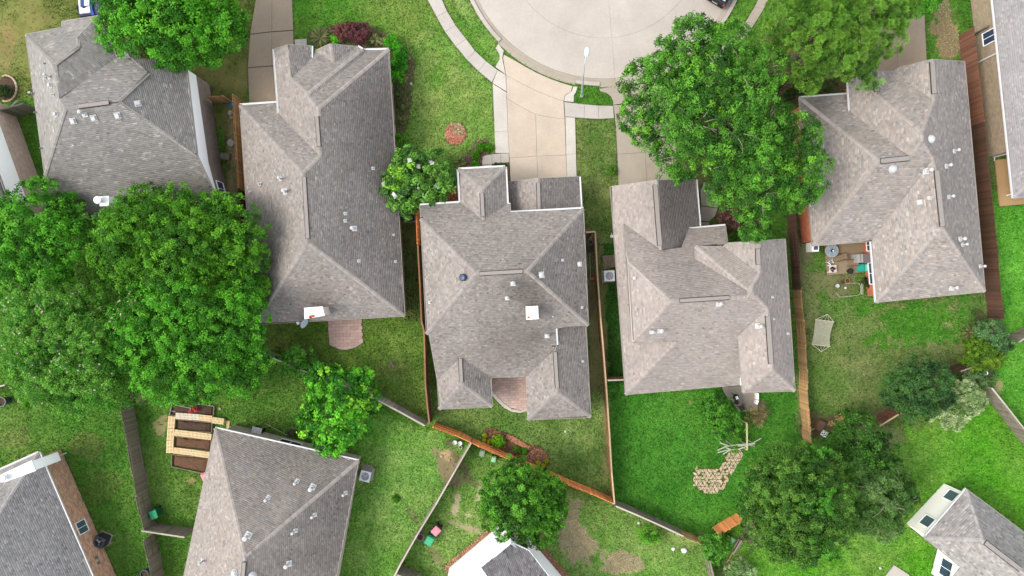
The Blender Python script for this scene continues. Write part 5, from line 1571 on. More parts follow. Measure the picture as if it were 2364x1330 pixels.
tree('crape_myrtle', 'large bright green tree with a pale pink blossom patch, left of the long house', [(430, 720, 96, 6.0), (540, 740, 80, 5.8), (350, 760, 84, 5.4), (480, 820, 96, 5.6), (380, 860, 76, 5.0), (570, 820, 52, 5.0), (300, 740, 50, 5.0), (330, 690, 50, 5.0), (300, 820, 48, 4.6), (285, 780, 36, 4.4), (560, 690, 56, 5.4), (450, 880, 56, 4.4), (560, 870, 44, 4.4)], GB, 105, clump=0.42, leaf=0.176, per=62, trunk=0.2, flowers=(260, PINKW, 0.16, [(285, 700, 42), (262, 740, 26)]), clumpvar=0.14, dens=1.2, fill=0.4)
tree('fig_tree', 'glossy bright green tree with large leaves above the bottom pinkish roof', [(775, 920, 64, 3.8), (740, 970, 46, 3.2), (815, 975, 44, 3.2), (770, 1010, 42, 2.8), (750, 880, 40, 3.4), (820, 890, 42, 3.4), (845, 925, 26, 3)], [c(62, 132, 30, 1.3), c(96, 172, 46, 1.3), c(50, 112, 30, 1.3), c(132, 194, 58, 1.3)], 106, clump=0.4, leaf=0.240, aspect=0.65, per=35, dens=0.95, fill=0.2)
tree('round_tree', 'dense round green tree overhanging the white walled house', [(1205, 1150, 78, 4.6), (1165, 1130, 52, 4.0), (1245, 1140, 54, 4.2), (1150, 1180, 46, 3.8), (1260, 1180, 48, 4.0), (1190, 1215, 48, 4.0), (1240, 1215, 44, 4.0), (1185, 1085, 32, 3.6), (1285, 1165, 28, 3.6)], [c(66, 122, 32, 1.25), c(82, 142, 40, 1.25), c(52, 100, 28, 1.25), c(100, 160, 56, 1.25)], 107, clump=0.36, leaf=0.176, per=64)
tree('magnolia_tree', 'magnolia with a few large white flowers left of the porch wing', [(960, 410, 58, 4.0), (915, 425, 36, 3.4), (1005, 420, 44, 3.6), (950, 370, 34, 3.4), (990, 460, 34, 3.2), (930, 460, 34, 3.2), (1035, 405, 22, 3.0), (1000, 370, 30, 3.2), (942, 485, 18, 2.6)], [c(82, 126, 54, 1.3), c(104, 156, 66, 1.3), c(66, 108, 48, 1.3), c(124, 178, 60, 1.3)], 108, clump=0.36, leaf=0.26, aspect=0.45, per=34, flowers=(16, [c(250, 248, 240)], 0.34, None))
tree('oak_tree', 'huge spreading oak covering the driveways right of the cul-de-sac', [(1600, 100, 62, 8.2), (1680, 110, 56, 7.8), (1540, 150, 56, 7.4), (1480, 190, 44, 6.6), (1760, 160, 52, 7.6), (1640, 190, 70, 8.6), (1720, 230, 66, 8.4), (1560, 230, 60, 8.0), (1480, 270, 52, 6.6), (1600, 290, 66, 8.2), (1690, 310, 66, 8.4), (1770, 290, 56, 7.8), (1840, 320, 54, 7.2), (1760, 370, 70, 8.0), (1850, 400, 66, 7.2), (1680, 390, 50, 7.6), (1740, 450, 62, 7.2), (1830, 440, 48, 6.8), (1560, 370, 50, 6.0), (1740, 520, 34, 6.0), (1670, 440, 36, 6.6), (1500, 320, 32, 6.0)], GM, 109, clump=0.42, leaf=0.17, aspect=0.5, per=62, dens=1.3, trunk=0.3, fill=0.35, flat=0.6, bark=BARK_P, base=(1660, 330), clumpvar=0.26, streaks=26)
tree('pine_tree', 'olive green pine with rounded needle tufts, top right', [(1900, 60, 80, 8.5), (1990, 40, 80, 8.8), (1830, 40, 64, 8.0), (1960, 120, 64, 8.2), (1880, 130, 50, 7.4), (2040, 80, 50, 8.0), (1990, 170, 40, 7.2), (1800, 90, 44, 7.0), (1860, 180, 34, 6.6), (2060, 20, 50, 8), (1930, -30, 90, 8.6)], GY, 110, clump=0.34, leaf=0.22, aspect=0.14, per=110, dens=0.95, fill=0.25, tuft=True, trunk=0.26, clumpvar=0.4)
tree('shade_tree', 'bright green tree at the top edge right of the pine', [(2105, 10, 34, 5.5), (2130, -10, 40, 5.4), (2090, -30, 50, 5.6)], GB, 111, clump=0.36, leaf=0.176, clumpvar=0.14, dens=1.2, fill=0.4)
tree('evergreen_tree', 'big dark green dense tree at the corner of the deep green lawn', [(1830, 1140, 92, 6.0), (1770, 1130, 60, 5.2), (1900, 1160, 74, 5.6), (1780, 1200, 64, 5.2), (1850, 1230, 74, 5.4), (1830, 1070, 52, 5.0), (1890, 1080, 50, 5.2), (1915, 1230, 48, 4.8), (1760, 1090, 36, 4.6), (1740, 1170, 32, 4.4), (1800, 1260, 36, 4.2)], [c(70, 114, 42, 1.2), c(88, 130, 52, 1.2), c(56, 96, 36, 1.2), c(78, 142, 46, 1.25)], 112, clump=0.36, leaf=0.160, per=67, trunk=0.24)
tree('willow_tree', 'wispy grey green willow right of the big dark tree', [(2030, 1150, 60, 4.2), (2080, 1150, 38, 3.6), (1990, 1120, 44, 4.0), (2040, 1205, 40, 3.6), (1990, 1190, 40, 3.6), (2060, 1105, 34, 3.6)], [c(60, 100, 42, 1.05), c(76, 116, 54, 1.05), c(104, 138, 82, 1.1)], 113, clump=0.42, leaf=0.26, aspect=0.24, per=90, dens=1.3, bark=BARK_P, streaks=30)
tree('loose_shrub', 'dark green loose tree above the willow, beside the red fence panel', [(1975, 1000, 48, 3.4), (2020, 1040, 46, 3.4), (1940, 1030, 40, 3.0), (1990, 1070, 44, 3.4), (2045, 1070, 28, 2.8), (1955, 975, 28, 2.6)], [c(54, 98, 34, 1.05), c(70, 120, 44, 1.05), c(44, 82, 30, 1.05)], 114, clump=0.36, leaf=0.176, per=48, dens=0.9)
tree('cedar_tree', 'dark bluish green tree left of the pale variegated bush', [(2110, 890, 58, 3.8), (2075, 910, 40, 3.2), (2150, 880, 44, 3.4), (2120, 940, 40, 3.0), (2170, 910, 30, 2.8), (2080, 870, 34, 3)], [c(56, 94, 50, 1.2), c(70, 112, 58, 1.2), c(46, 80, 44, 1.2)], 115, clump=0.36, leaf=0.160, per=62)
tree('variegated_bush', 'pale cream green variegated bush below the right fence', [(2215, 930, 42, 1.9), (2180, 950, 34, 1.6), (2245, 925, 30, 1.6), (2200, 970, 22, 1.2), (2225, 900, 26, 1.6)], [c(142, 172, 118, 1.0), c(176, 198, 152, 1.0), c(108, 142, 82, 1.0)], 116, cat='bush', clump=0.26, leaf=0.16, per=44, trunk=0.07)
tree('blue_green_shrub', 'bluish green shrub at the foot of the red fence', [(2285, 775, 34, 1.8), (2305, 800, 26, 1.6), (2260, 765, 20, 1.6)], [c(70, 108, 66, 1.25), c(88, 128, 82, 1.25), c(56, 92, 54, 1.25)], 117, cat='shrub', clump=0.26, leaf=0.16, per=40, trunk=0.07)
tree('golden_shrub', 'yellow green shrub below the bluish shrub', [(2260, 820, 32, 1.8), (2290, 825, 24, 1.6), (2240, 835, 20, 1.4), (2245, 800, 20, 1.5)], [c(96, 136, 34, 1.1), c(82, 120, 34, 1.1), c(116, 148, 44, 1.1)], 118, cat='shrub', clump=0.26, leaf=0.15, per=42, trunk=0.07)
tree('grey_green_shrub', 'dull grey green shrub beside the yard lamp, far right', [(2250, 868, 26, 1.2), (2275, 880, 20, 1.0)], [c(80, 112, 70, 1.15), c(96, 128, 84, 1.15)], 119, cat='shrub', clump=0.26, leaf=0.15, per=36, trunk=0.05)
tree('patio_tree', 'dark green small tree beside the rear patio on the deep green lawn', [(1658, 950, 36, 2.8), (1630, 960, 24, 2.4), (1680, 965, 26, 2.4), (1650, 925, 22, 2.4), (1660, 985, 24, 2.2), (1695, 985, 14, 1.8)], [c(60, 116, 34, 1.25), c(78, 138, 42, 1.25), c(48, 94, 28, 1.25)], 120, clump=0.3, leaf=0.2, per=36)
tree('trellis_vine', 'light green vine tumbling over the branch arch', [(1700, 1015, 12, 1.4), (1695, 1035, 10, 1.5), (1722, 990, 8, 1.6), (1690, 1000, 10, 1.6)], [c(120, 164, 70, 1.2), c(88, 142, 50, 1.2)], 121, cat='vine', clump=0.2, leaf=0.14, per=24, trunk=0.03)
tree('dry_bush', 'brownish sparse bush beside the rear patio chairs', [(1745, 960, 22, 1.0), (1735, 975, 14, 0.8), (1752, 945, 12, 0.9)], [c(150, 140, 96, 1.1), c(122, 116, 80, 1.1), c(172, 164, 110, 1.1)], 122, cat='bush', clump=0.26, leaf=0.2, aspect=0.2, per=26, dens=0.8, trunk=0.04)
tree('lemon_tree', 'small glossy evergreen between the tan panel and the timber pile', [(1652, 1262, 30, 2.0), (1630, 1250, 16, 1.6), (1675, 1255, 16, 1.6), (1650, 1285, 18, 1.6)], [c(58, 112, 34, 1.25), c(84, 142, 50, 1.25), c(46, 92, 28, 1.25)], 123, clump=0.28, leaf=0.2, per=34, trunk=0.08)
tree('pale_bush', 'pale silvery green bush at the bottom edge', [(1702, 1308, 22, 0.9), (1722, 1318, 20, 0.8), (1690, 1325, 18, 0.8)], [c(150, 180, 130, 1.15), c(110, 150, 90, 1.15), c(176, 200, 156, 1.15)], 124, cat='bush', clump=0.24, leaf=0.16, per=34, trunk=0.05)
tree('feathery_bush', 'feathery bright green bush on the worn lawn, bottom centre right', [(1495, 1232, 24, 0.8), (1510, 1240, 16, 0.7), (1482, 1240, 14, 0.7)], [c(84, 150, 36, 1.2), c(108, 172, 50, 1.2), c(64, 124, 30, 1.2)], 125, cat='bush', clump=0.26, leaf=0.2, aspect=0.22, per=30, dens=0.8, trunk=0.04)
tree('backyard_shrub', 'low bright green shrub between the big tree and the fig tree', [(690, 832, 34, 1.7), (664, 838, 22, 1.4), (718, 848, 24, 1.5), (738, 862, 16, 1.3), (650, 824, 16, 1.3)], [c(70, 128, 44, 1.2), c(90, 150, 56, 1.2)], 126, cat='shrub', clump=0.28, leaf=0.2, per=32, trunk=0.05)
tree('red_leaf_tree', 'dark purple brown leafed shrub under the oak', [(1690, 515, 28, 2.2), (1675, 490, 18, 2.0)], [c(84, 60, 60, 1.2), c(104, 76, 72, 1.2)], 127, cat='shrub', clump=0.3, leaf=0.2, per=30, trunk=0.06)
tree('understory_shrub', 'dark green shrub in the shade under the oak', [(1720, 545, 20, 1.6), (1745, 540, 18, 1.6)], GD, 128, cat='shrub', clump=0.3, leaf=0.2, per=34, trunk=0.05)
tree('understory_shrub', 'dark green shrub in the shade below the pine', [(1850, 200, 34, 1.6), (1890, 210, 26, 1.6), (1810, 205, 26, 1.4), (1920, 205, 20, 1.4)], [c(62, 84, 40), c(74, 96, 46)], 129, cat='shrub', clump=0.34, leaf=0.2, per=30, trunk=0.05)
# front beds of the long house
PUR = [c(108, 64, 76), c(124, 76, 88), c(90, 54, 64)]
tree('purple_shrub', 'dull purple shrub, left one of the pair before the long house', [(788, 76, 18, 0.9), (780, 68, 12, 0.8), (798, 70, 12, 0.8)], [c(112, 66, 74, 1.2), c(128, 82, 86, 1.2), c(92, 58, 62, 1.2)], 130, cat='shrub', clump=0.2, leaf=0.12, per=40, trunk=0.04)
tree('purple_shrub', 'bright plum purple shrub, right one of the pair before the long house', [(826, 78, 24, 1.0), (842, 70, 16, 0.9), (812, 68, 16, 0.9), (828, 92, 14, 0.8)], PUR, 131, cat='shrub', clump=0.2, leaf=0.12, per=40, trunk=0.04)
tree('lime_shrub', 'small lime green shrub between the spiky palm and the purple shrubs', [(773, 92, 11, 0.5), (779, 98, 8, 0.4)], [c(84, 170, 30, 1.2), c(104, 190, 44, 1.2)], 132, cat='shrub', clump=0.18, leaf=0.13, per=30, trunk=0.03)
tree('hedge', 'bright green clipped hedge along the upper right wall of the long house', [(918, 120, 18, 0.9), (920, 150, 18, 0.9), (915, 178, 14, 0.8), (905, 98, 16, 0.8), (925, 135, 14, 0.8)], [c(60, 148, 22, 1.2), c(76, 166, 30, 1.2), c(50, 128, 18, 1.2)], 133, cat='hedge', clump=0.24, leaf=0.15, per=44, trunk=0.04)
tree('small_shrub', 'small green shrub beside the right wall of the long house, above the magnolia', [(925, 326, 12, 0.7), (915, 318, 8, 0.6)], [c(72, 136, 34, 1.2), c(90, 156, 44, 1.2)], 134, cat='shrub', clump=0.22, leaf=0.14, per=34, trunk=0.03)
tree('dull_shrub', 'tangled olive shrub along the long house, below the clipped hedge', [(925, 215, 16, 0.5), (930, 245, 14, 0.4), (922, 275, 12, 0.4), (935, 190, 12, 0.4)], [c(92, 112, 58, 1.15), c(108, 126, 70, 1.15), c(74, 92, 48, 1.15)], 135, cat='shrub', clump=0.26, leaf=0.14, per=30, dens=0.8, trunk=0.03)


def boxwood(label, px, py, r, cols, seed, group=None, flat=0.9, z=None):
    z = z or r / F * H * 0.7
    return tree('boxwood', label, [(px, py, r, z)], cols, seed, cat='shrub', clump=0.09, leaf=0.07, per=26, dens=1.5, fill=0.6, low=-0.2, flat=flat, trunk=0.03, limbs=False, group=group)


BX = [c(86, 160, 22, 1.3), c(70, 140, 18, 1.3)]
boxwood('clipped round boxwood at the top of the front bed, beside the drive', 1127, 341, 9, BX, 140)
boxwood('largest clipped round boxwood at the top of the front bed', 1111, 340, 11, BX, 141)
boxwood('clipped round boxwood in the middle of the front bed', 1098, 358, 10.5, BX, 142)
boxwood('clipped round boxwood nearest the porch roof in the front bed', 1097, 380, 9.5, BX, 143)
for k, (px, py) in enumerate(((1144, 381), (1154, 382), (1165, 383))):
    boxwood(('leftmost', 'middle', 'rightmost')[k] + ' of three small dark boxwoods behind the porch gutter', px, py, 5, [c(56, 88, 34), c(70, 104, 42)], 150 + k)
boxwood('big round yellow green shrub in the long bed behind the middle house', 1151, 1019, 16, [c(128, 186, 34, 1.25), c(104, 160, 28, 1.25)], 160)
boxwood('left green shrub of two in the middle of the long bed', 1192, 1036, 8, [c(66, 130, 34, 1.2), c(82, 148, 44, 1.2)], 161)
boxwood('right green shrub of two in the middle of the long bed', 1209, 1042, 8, [c(84, 156, 38, 1.2), c(70, 136, 32, 1.2)], 162)
YT = [c(182, 196, 44, 1.2), c(160, 176, 40, 1.2)]
for k, (px, py, lb) in enumerate(((1119, 1005, 'topmost yellow green tuft at the left end of the long bed'), (1118, 1016, 'second yellow green tuft at the left end of the long bed'), (1130, 1021, 'yellow green tuft touching the big round shrub'),
                                  (1261, 1063, 'upper right yellow tuft at the right end of the long bed'), (1242, 1068, 'left yellow tuft at the right end of the long bed'), (1254, 1075, 'lowest yellow tuft at the right end of the long bed'))):
    boxwood(lb, px, py, 5.2, YT, 170 + k)
boxwood('round dark shrub inside the stone edged bed at the left edge', 12, 212, 15, [c(66, 96, 44, 1.1), c(52, 80, 38, 1.1)], 180)
boxwood('small ragged shrub at the corner of the garage drive', 1410, 395, 12, [c(80, 130, 44, 1.2), c(98, 146, 58, 1.2)], 181)
boxwood('small weedy clump on the lawn beside the thin grey fence', 915, 1150, 9, [c(70, 130, 30, 1.1), c(84, 144, 38, 1.1)], 182, z=0.1, flat=0.3)
boxwood('bright green weed clump on the bottom left lawn', 60, 934, 9, [c(96, 164, 36, 1.15), c(80, 146, 28, 1.15)], 183, z=0.1, flat=0.3)


def palm(name, label, px, py, r, nf, cols, seed, cat='palm', z=0.5, width=0.10, rise=0.35, arc_=(0, 2 * PI)):
    """fronds that arch out from one heart"""
    rng = np.random.default_rng(seed)
    R_ = r * (H - z) / F; p = P(px, py, z)
    t = thing(name, label, cat, (p.x, p.y, 0))
    g = G(); g.cyl(0, 0, -0.02, z, 0.14, 0.10, 9); g.build('trunk', BARK, t)
    for i in range(nf):
        a = arc_[0] + (arc_[1] - arc_[0]) * (i + rng.uniform(-0.3, 0.3)) / nf
        el = rng.uniform(0.15, 1.0); ln_ = R_ * rng.uniform(0.75, 1.05)
        g = G(); pts = []
        for s_ in range(6):
            u = s_ / 5; rr = ln_ * u * (0.6 + 0.4 * (1 - el * 0.4)); zz = z + rise * el * math.sin(u * 2.3) - 0.25 * u * u * (1 - el) * R_
            w = width * (0.5 + 1.2 * u) * (1 - u ** 3) + 0.008
            q = Vector((rr * math.cos(a), rr * math.sin(a), max(0.04, zz))); sd_ = Vector((-math.sin(a), math.cos(a), 0)) * w
            pts += [q - sd_, q + Vector((0, 0, 0.02)), q + sd_]
        f = []
        for s_ in range(5):
            b = s_ * 3; f += [(b, b + 1, b + 4, b + 3), (b + 1, b + 2, b + 5, b + 4)]
        g.add(pts, f)
        g.build('frond', mat(f'frond_{name}_{i % 3}', cols[i % len(cols)], rough=0.6, var=0.1, transl=0.15), t)
    return t


SG = [c(150, 152, 88, 1.1), c(112, 122, 62, 1.1), c(86, 102, 48, 1.1)]
palm('sago_palm', 'large round sago palm beside the driveway of the long house', 740, 88, 30, 44, SG, 1, width=0.045)
palm('yucca', 'spiky olive yucca right of the purple shrubs', 866, 92, 17, 26, [c(146, 150, 92, 1.1), c(110, 120, 62, 1.1)], 2, cat='yucca', width=0.05)
palm('yucca', 'dark spiky yucca between the olive yucca and the clipped hedge', 886, 98, 15, 22, [c(92, 100, 50), c(74, 84, 40)], 3, cat='yucca', width=0.05)
palm('sago_palm', 'dark little sago palm in the front bed beside the magnolia', 1062, 377, 17, 26, [c(62, 86, 46), c(84, 106, 60), c(48, 68, 38)], 4, width=0.05)
palm('sago_palm', 'sago palm with yellowing fronds beside the bluish shrub', 2236, 768, 22, 24, [c(166, 154, 96, 1.1), c(96, 100, 48), c(128, 128, 70)], 5, width=0.06)
palm('dry_grass_clump', 'dry straw coloured grass clump above the loose dark tree', 1937, 962, 15, 30, [c(224, 182, 116, 1.1), c(204, 160, 98, 1.1)], 6, cat='grass clump', z=0.3, width=0.025)
palm('dry_grass_clump', 'dry straw coloured grass clump beside the dark wooden box', 1917, 976, 10, 20, [c(206, 164, 102, 1.1), c(186, 146, 90, 1.1)], 7, cat='grass clump', z=0.25, width=0.025)

# ---------------------------------------------------------------- things in the yards and on the street
STEEL = mat('lamp_steel', c(206, 212, 214, 1.2), rough=0.4, metal=0.2, var=0.05)
LIGHTB = mat('lamp_head', (0.36, 0.42, 0.45), rough=0.35, var=0.05)
t = thing('street_lamp', 'pale grey street lamp standing on the small grass island', 'street lamp', P(1343, 222))
o = P(1343, 222)
b1_, b2_, b3_ = P(1347, 171, 6.8) - o, P(1350, 146, 7.9) - o, P(1354, 126, 8.25) - o
g = G(); g.tube([(0, 0, -0.05), b1_ * 0.5, b1_], 0.085, 10, 0.06); g.cyl(0, 0, -0.02, 0.25, 0.16, 0.13, 12); g.build('pole', STEEL, t)
g = G(); g.tube([b1_, b2_, b3_], 0.05, 8, 0.04); g.build('arm', STEEL, t)
d_ = (P(1355, 116, 8.3) - P(1354, 126, 8.25)); d_.normalize(); hp = P(1355, 120, 8.3) - o
g = G(); g.lathe(0, 0, [(0.06, 0.09), (0.15, 0.07), (0.19, 0.0), (0.16, -0.07), (0.03, -0.1)], 16, 1.0, 2.0)
ang_ = math.atan2(d_.y, d_.x) - PI / 2
g.v = [tuple(Matrix.Rotation(ang_, 3, 'Z') @ Vector(v_) + hp) for v_ in g.v]
g.build('lamp_head', LIGHTB, t)

PAD = concrete('pad_concrete', c(186, 172, 152))
ACG = mat('ac_grey', cw(0.24, 0.02), rough=0.5, var=0.05); ACT = mat('ac_top', (0.46, 0.48, 0.5), rough=0.45, var=0.05); ACB = mat('ac_blade', c(44, 66, 96), rough=0.4, var=0.1)
ACD = mat('ac_dark', c(70, 72, 80), rough=0.5, var=0.1); ACDT = mat('ac_dark_top', c(92, 96, 108), rough=0.5, var=0.1)


def ac_unit(label, px, py, rz, body=ACG, top=ACT, s_=0.86, pad=None):
    z = 0.95; p = P(px, py, z)
    t = thing('air_conditioner', label, 'air conditioner', (p.x, p.y, 0), rz, 'air conditioning units beside the houses')
    g = G(); g.box(0, 0, 0.04, s_ + 0.2, s_ + 0.2, 0.12); g.build('pad', PAD, t)
    HARD.append([(p.x - .5, p.y - .5), (p.x + .5, p.y - .5), (p.x + .5, p.y + .5), (p.x - .5, p.y + .5)])
    g = G(); r = s_ / 2; q = []
    for cx_, cy_, a in ((1, 1, 0), (-1, 1, PI / 2), (-1, -1, PI), (1, -1, 3 * PI / 2)):
        for k in range(4): q.append(((r - 0.1) * cx_ + 0.1 * math.cos(a + k * PI / 6), (r - 0.1) * cy_ + 0.1 * math.sin(a + k * PI / 6)))
    g.prism(q, 0.1, z - 0.03); g.f.pop(1); g.build('cabinet', body, t)
    for k in range(7):
        e = G(); e.prism(inset(ccw(q), -0.012), 0.2 + k * 0.1, 0.225 + k * 0.1); e.build('louvre', body, t)
    # top plate with a round opening
    n = 24; hole = [(0.33 * math.cos(2 * PI * i / n), 0.33 * math.sin(2 * PI * i / n)) for i in range(n)]
    out = [(max(-r, min(r, 0.62 * math.cos(2 * PI * i / n))), max(-r, min(r, 0.62 * math.sin(2 * PI * i / n)))) for i in range(n)]
    g = G(); g.add([(x, y, z) for x, y in hole] + [(x, y, z) for x, y in out] + [(x, y, z - 0.04) for x, y in out] + [(x, y, z - 0.04) for x, y in hole],
                   [(i, n + i, n + (i + 1) % n, (i + 1) % n) for i in range(n)] + [(n + i, 2 * n + i, 2 * n + (i + 1) % n, n + (i + 1) % n) for i in range(n)] + [(3 * n + i, i, (i + 1) % n, 3 * n + (i + 1) % n) for i in range(n)])
    g.build('top_plate', top, t)
    f = G()
    for k in range(3):
        a = k * 2 * PI / 3 + 0.5; v = []
        for rr, w in ((0.06, 0.10), (0.3, 0.30)):
            for s2, zz in ((-1, z - 0.16), (1, z - 0.07)):
                v.append((rr * math.cos(a) - s2 * w / 2 * math.sin(a), rr * math.sin(a) + s2 * w / 2 * math.cos(a), zz))
        f.add(v, [(0, 1, 3, 2)])
    f.cyl(0, 0, z - 0.2, z - 0.04, 0.08, None, 12)
    f.build('fan', mat('fan_blade', cw(0.3, 0.03), rough=0.4), t)
    g = G(); g.cyl(0, 0, z - 0.33, z - 0.3, 0.34, None, 20); g.build('well', ACB if top is ACT else VENTD, t)
    for rr in (0.12, 0.2, 0.28):
        g = G(); g.tube([(rr * math.cos(2 * PI * i / 18), rr * math.sin(2 * PI * i / 18), z - 0.02) for i in range(19)], 0.006, 4); g.build('guard_ring', top, t)
    return t


ac_unit('pale air conditioner on a concrete pad left of the pale brown house', 1407, 637, 0.05)
ac_unit('pale air conditioner at the corner of the bottom pinkish roof', 843, 1100, -0.25)
ac_unit('dark air conditioner against the rust brick wall, bottom left', 228, 1252, -0.4, ACD, ACDT)
ac_unit('dark air conditioner half hidden under the magnolia', 941, 497, 0.05, ACD, ACDT)
xp = structure('equipment_pad')
slab(R24((118, 562), (205, 556), (212, 640), (128, 658)), concrete('stained_pad', c(158, 140, 118)), xp, 0.06)
slab(R31((640, 1080), (725, 1032), (764, 1110), (690, 1145)), PAD, xp, 0.05)
slab(R32((1285, 560), (1368, 580), (1360, 620), (1280, 605)), PAD, xp, 0.05)

# car and boat at the top edge
CARB = mat('car_black', c(26, 27, 32), rough=0.25, spec=0.6, var=0.05); CARG = mat('car_glass', (0.35, 0.42, 0.5), rough=0.08, spec=0.8, var=0.05); TYRE = mat('tyre', c(38, 38, 38), rough=0.9)
SILV = mat('car_trim', cw(0.5), rough=0.3, metal=0.6, var=0.03)


def suv(label, px, py, rz):
    """rear middle at the photo point; +y is the driving direction"""
    p = P(px, py, 0.6); t = thing('parked_car', label, 'car', (p.x, p.y, 0), rz)
    sec = [(0.0, 0.78, 0.45, 0.75), (0.06, 0.86, 0.30, 0.95), (0.5, 0.92, 0.25, 1.02), (2.2, 0.93, 0.25, 1.0), (3.6, 0.92, 0.25, 0.98), (4.3, 0.86, 0.28, 0.85), (4.55, 0.7, 0.4, 0.7)]
    v, f = [], []
    for y, w, z0, z1 in sec: v += [(-w, y, z0), (-w * 1.0, y, (z0 + z1) / 2), (-w * 0.93, y, z1), (w * 0.93, y, z1), (w, y, (z0 + z1) / 2), (w, y, z0)]
    for i in range(len(sec) - 1):
        a, b = i * 6, i * 6 + 6
        f += [(a + k, a + (k + 1) % 6, b + (k + 1) % 6, b + k) for k in range(6)]
    f += [(5, 4, 3, 2, 1, 0), tuple(range(len(v) - 6, len(v)))]
    mesh('body', v, f, CARB, t)
    cab = [(0.22, 0.80, 1.0), (0.55, 0.66, 1.62), (2.4, 0.66, 1.66), (3.2, 0.8, 1.0)]
    v, f = [], []
    for y, w, z in cab: v += [(-w, y, z), (w, y, z)]
    v += [(-0.82, 0.22, 0.95), (0.82, 0.22, 0.95), (-0.82, 3.2, 0.95), (0.82, 3.2, 0.95)]
    f = [(0, 1, 3, 2), (2, 3, 5, 4), (4, 5, 7, 6), (0, 2, 4, 6), (1, 7, 5, 3)]
    mesh('cabin', v, f, CARB, t)
    g = G(); g.add([(-0.66, 0.262, 1.08), (0.66, 0.262, 1.08), (0.56, 0.535, 1.58), (-0.56, 0.535, 1.58)], [(0, 1, 2, 3)]); g.v = [(x, y - 0.02, z + 0.02) for x, y, z in g.v]; g.build('rear_window', CARG, t)
    g = G(); g.box(0, 1.4, 1.665, 1.0, 1.4, 0.02); g.build('sunroof', CARG, t)
    g = G(); g.box(0, 0.02, 0.5, 1.6, 0.14, 0.2); g.build('bumper', mat('bumper', c(40, 38, 40), rough=0.6), t)
    g = G(); g.box(0, -0.045, 0.66, 0.5, 0.02, 0.12); g.build('plate', SILV, t)
    for sx in (-1, 1):
        g = G(); g.box(sx * 0.74, 0.02, 0.85, 0.14, 0.12, 0.22); g.build('tail_light', mat('tail_light', c(190, 60, 60), rough=0.3), t)
        for y in (0.9, 3.6):
            g = G(); pr = [(0.0, 0.34), (0.2, 0.34)]; n = 16
            v = [(sx * (0.72 + x), y + r * math.cos(2 * PI * i / n), 0.36 + r * math.sin(2 * PI * i / n)) for x, r in pr for i in range(n)]
            g.add(v, [(i, (i + 1) % n, n + (i + 1) % n, n + i) for i in range(n)] + [tuple(range(n)), tuple(range(n, 2 * n))])
            w = g.build('wheel', TYRE, t)
    return t


suv('black car parked in the cul-de-sac at the top edge', 1650, 6, -math.radians(31))
BLUE = mat('boat_blue', c(30, 84, 170, 1.2), rough=0.3, var=0.08); NAVY = mat('boat_navy', c(30, 40, 98), rough=0.35, var=0.1); BWH = mat('boat_white', cw(0.5), rough=0.35, var=0.03)
V1 = R(150, 0, 19.7)
t = thing('boat', 'white and blue boat behind the tall house at the top edge', 'boat', P(208, 10))
o = P(208, 10)


def plate(pts, z0, z1, name, m, t, o):
    g = G(); g.prism([(q[0] - o.x, q[1] - o.y) for q in W2(pts, z1)], z0, z1, 0.015); return g.build(name, m, t)


plate(V1((560, -700), (1560, -700), (1580, 560), (1540, 660), (660, 760), (600, 560)), 0.3, 0.85, 'hull', NAVY, t, o)
plate(V1((590, -650), (680, -650), (700, 300), (840, 380), (1110, 270), (1150, 560), (660, 625), (600, 100)), 0.85, 1.05, 'deck', BWH, t, o)
plate(V1((850, -650), (1100, -650), (1100, 255), (860, 265)), 0.85, 1.1, 'hatch', mat('boat_pale', (0.36, 0.44, 0.5), rough=0.4), t, o)
plate(V1((1130, -600), (1200, -600), (1240, 400), (1330, 680), (1230, 690), (1140, 560)), 0.85, 0.98, 'gunwale', BLUE, t, o)
plate(V1((690, -640), (830, -640), (840, 370), (700, 290)), 0.85, 1.02, 'windscreen', mat('boat_glass', c(60, 84, 140), rough=0.15), t, o)
g = G(); q = P(*V1((590, 340)), 0.5) - o; g.lathe(q.x, q.y, [(0.05, 0.1), (0.14, 0.2), (0.16, 0.4), (0.12, 0.6), (0.03, 0.66)], 12); g.build('fender', VENTD, t)
for k in range(3):
    g = G(); x0 = 1400 + k * 90; g.tube([P(*V1((x0, -200)), 1.1) - o, P(*V1((x0 + 30, 420)), 0.95) - o], 0.02, 6); g.build('rail', METAL, t)

# satellite dish
t = thing('satellite_dish', 'grey satellite dish on the eave beside the rusty chimney cap', 'satellite dish', P(705, 745, 3.0)); o = P(705, 745, 3.0)
g = G(); g.lathe(0, 0, [(0.36, 0.10), (0.34, 0.07), (0.22, 0.02), (0.05, 0.0)], 20, 1.0, 1.15)
Mx = Matrix.Rotation(math.radians(-28), 4, 'Z') @ Matrix.Rotation(math.radians(66), 4, 'Y'); g.v = [tuple(Mx @ Vector(v_) + Vector((0.0, 0, 0.5))) for v_ in g.v]; g.build('dish', mat('dish_grey', (0.28, 0.33, 0.37), rough=0.4), t)
g = G(); g.tube([(0, 0, 0.5), P(690, 746, 3.6) - o], 0.025, 6); g.build('feed_arm', mat('arm_white', cw(0.4)), t)
q = P(688, 746, 3.65) - o; g = G(); g.box(q.x, q.y, q.z, 0.2, 0.24, 0.16, 0.3, tx=0.8, ty=0.8); g.build('receiver', mat('arm_white', cw(0.4)), t)
for q in ((700, 735), (718, 738)): g = G(); g.tube([(0, 0, 0.4), P(*q, 3.15) - o], 0.02, 6); g.build('mount', METAL, t)
g = G(); g.tube([(0, 0, -0.05), (0, 0, 0.5)], 0.03, 8); g.build('mast', METAL, t)

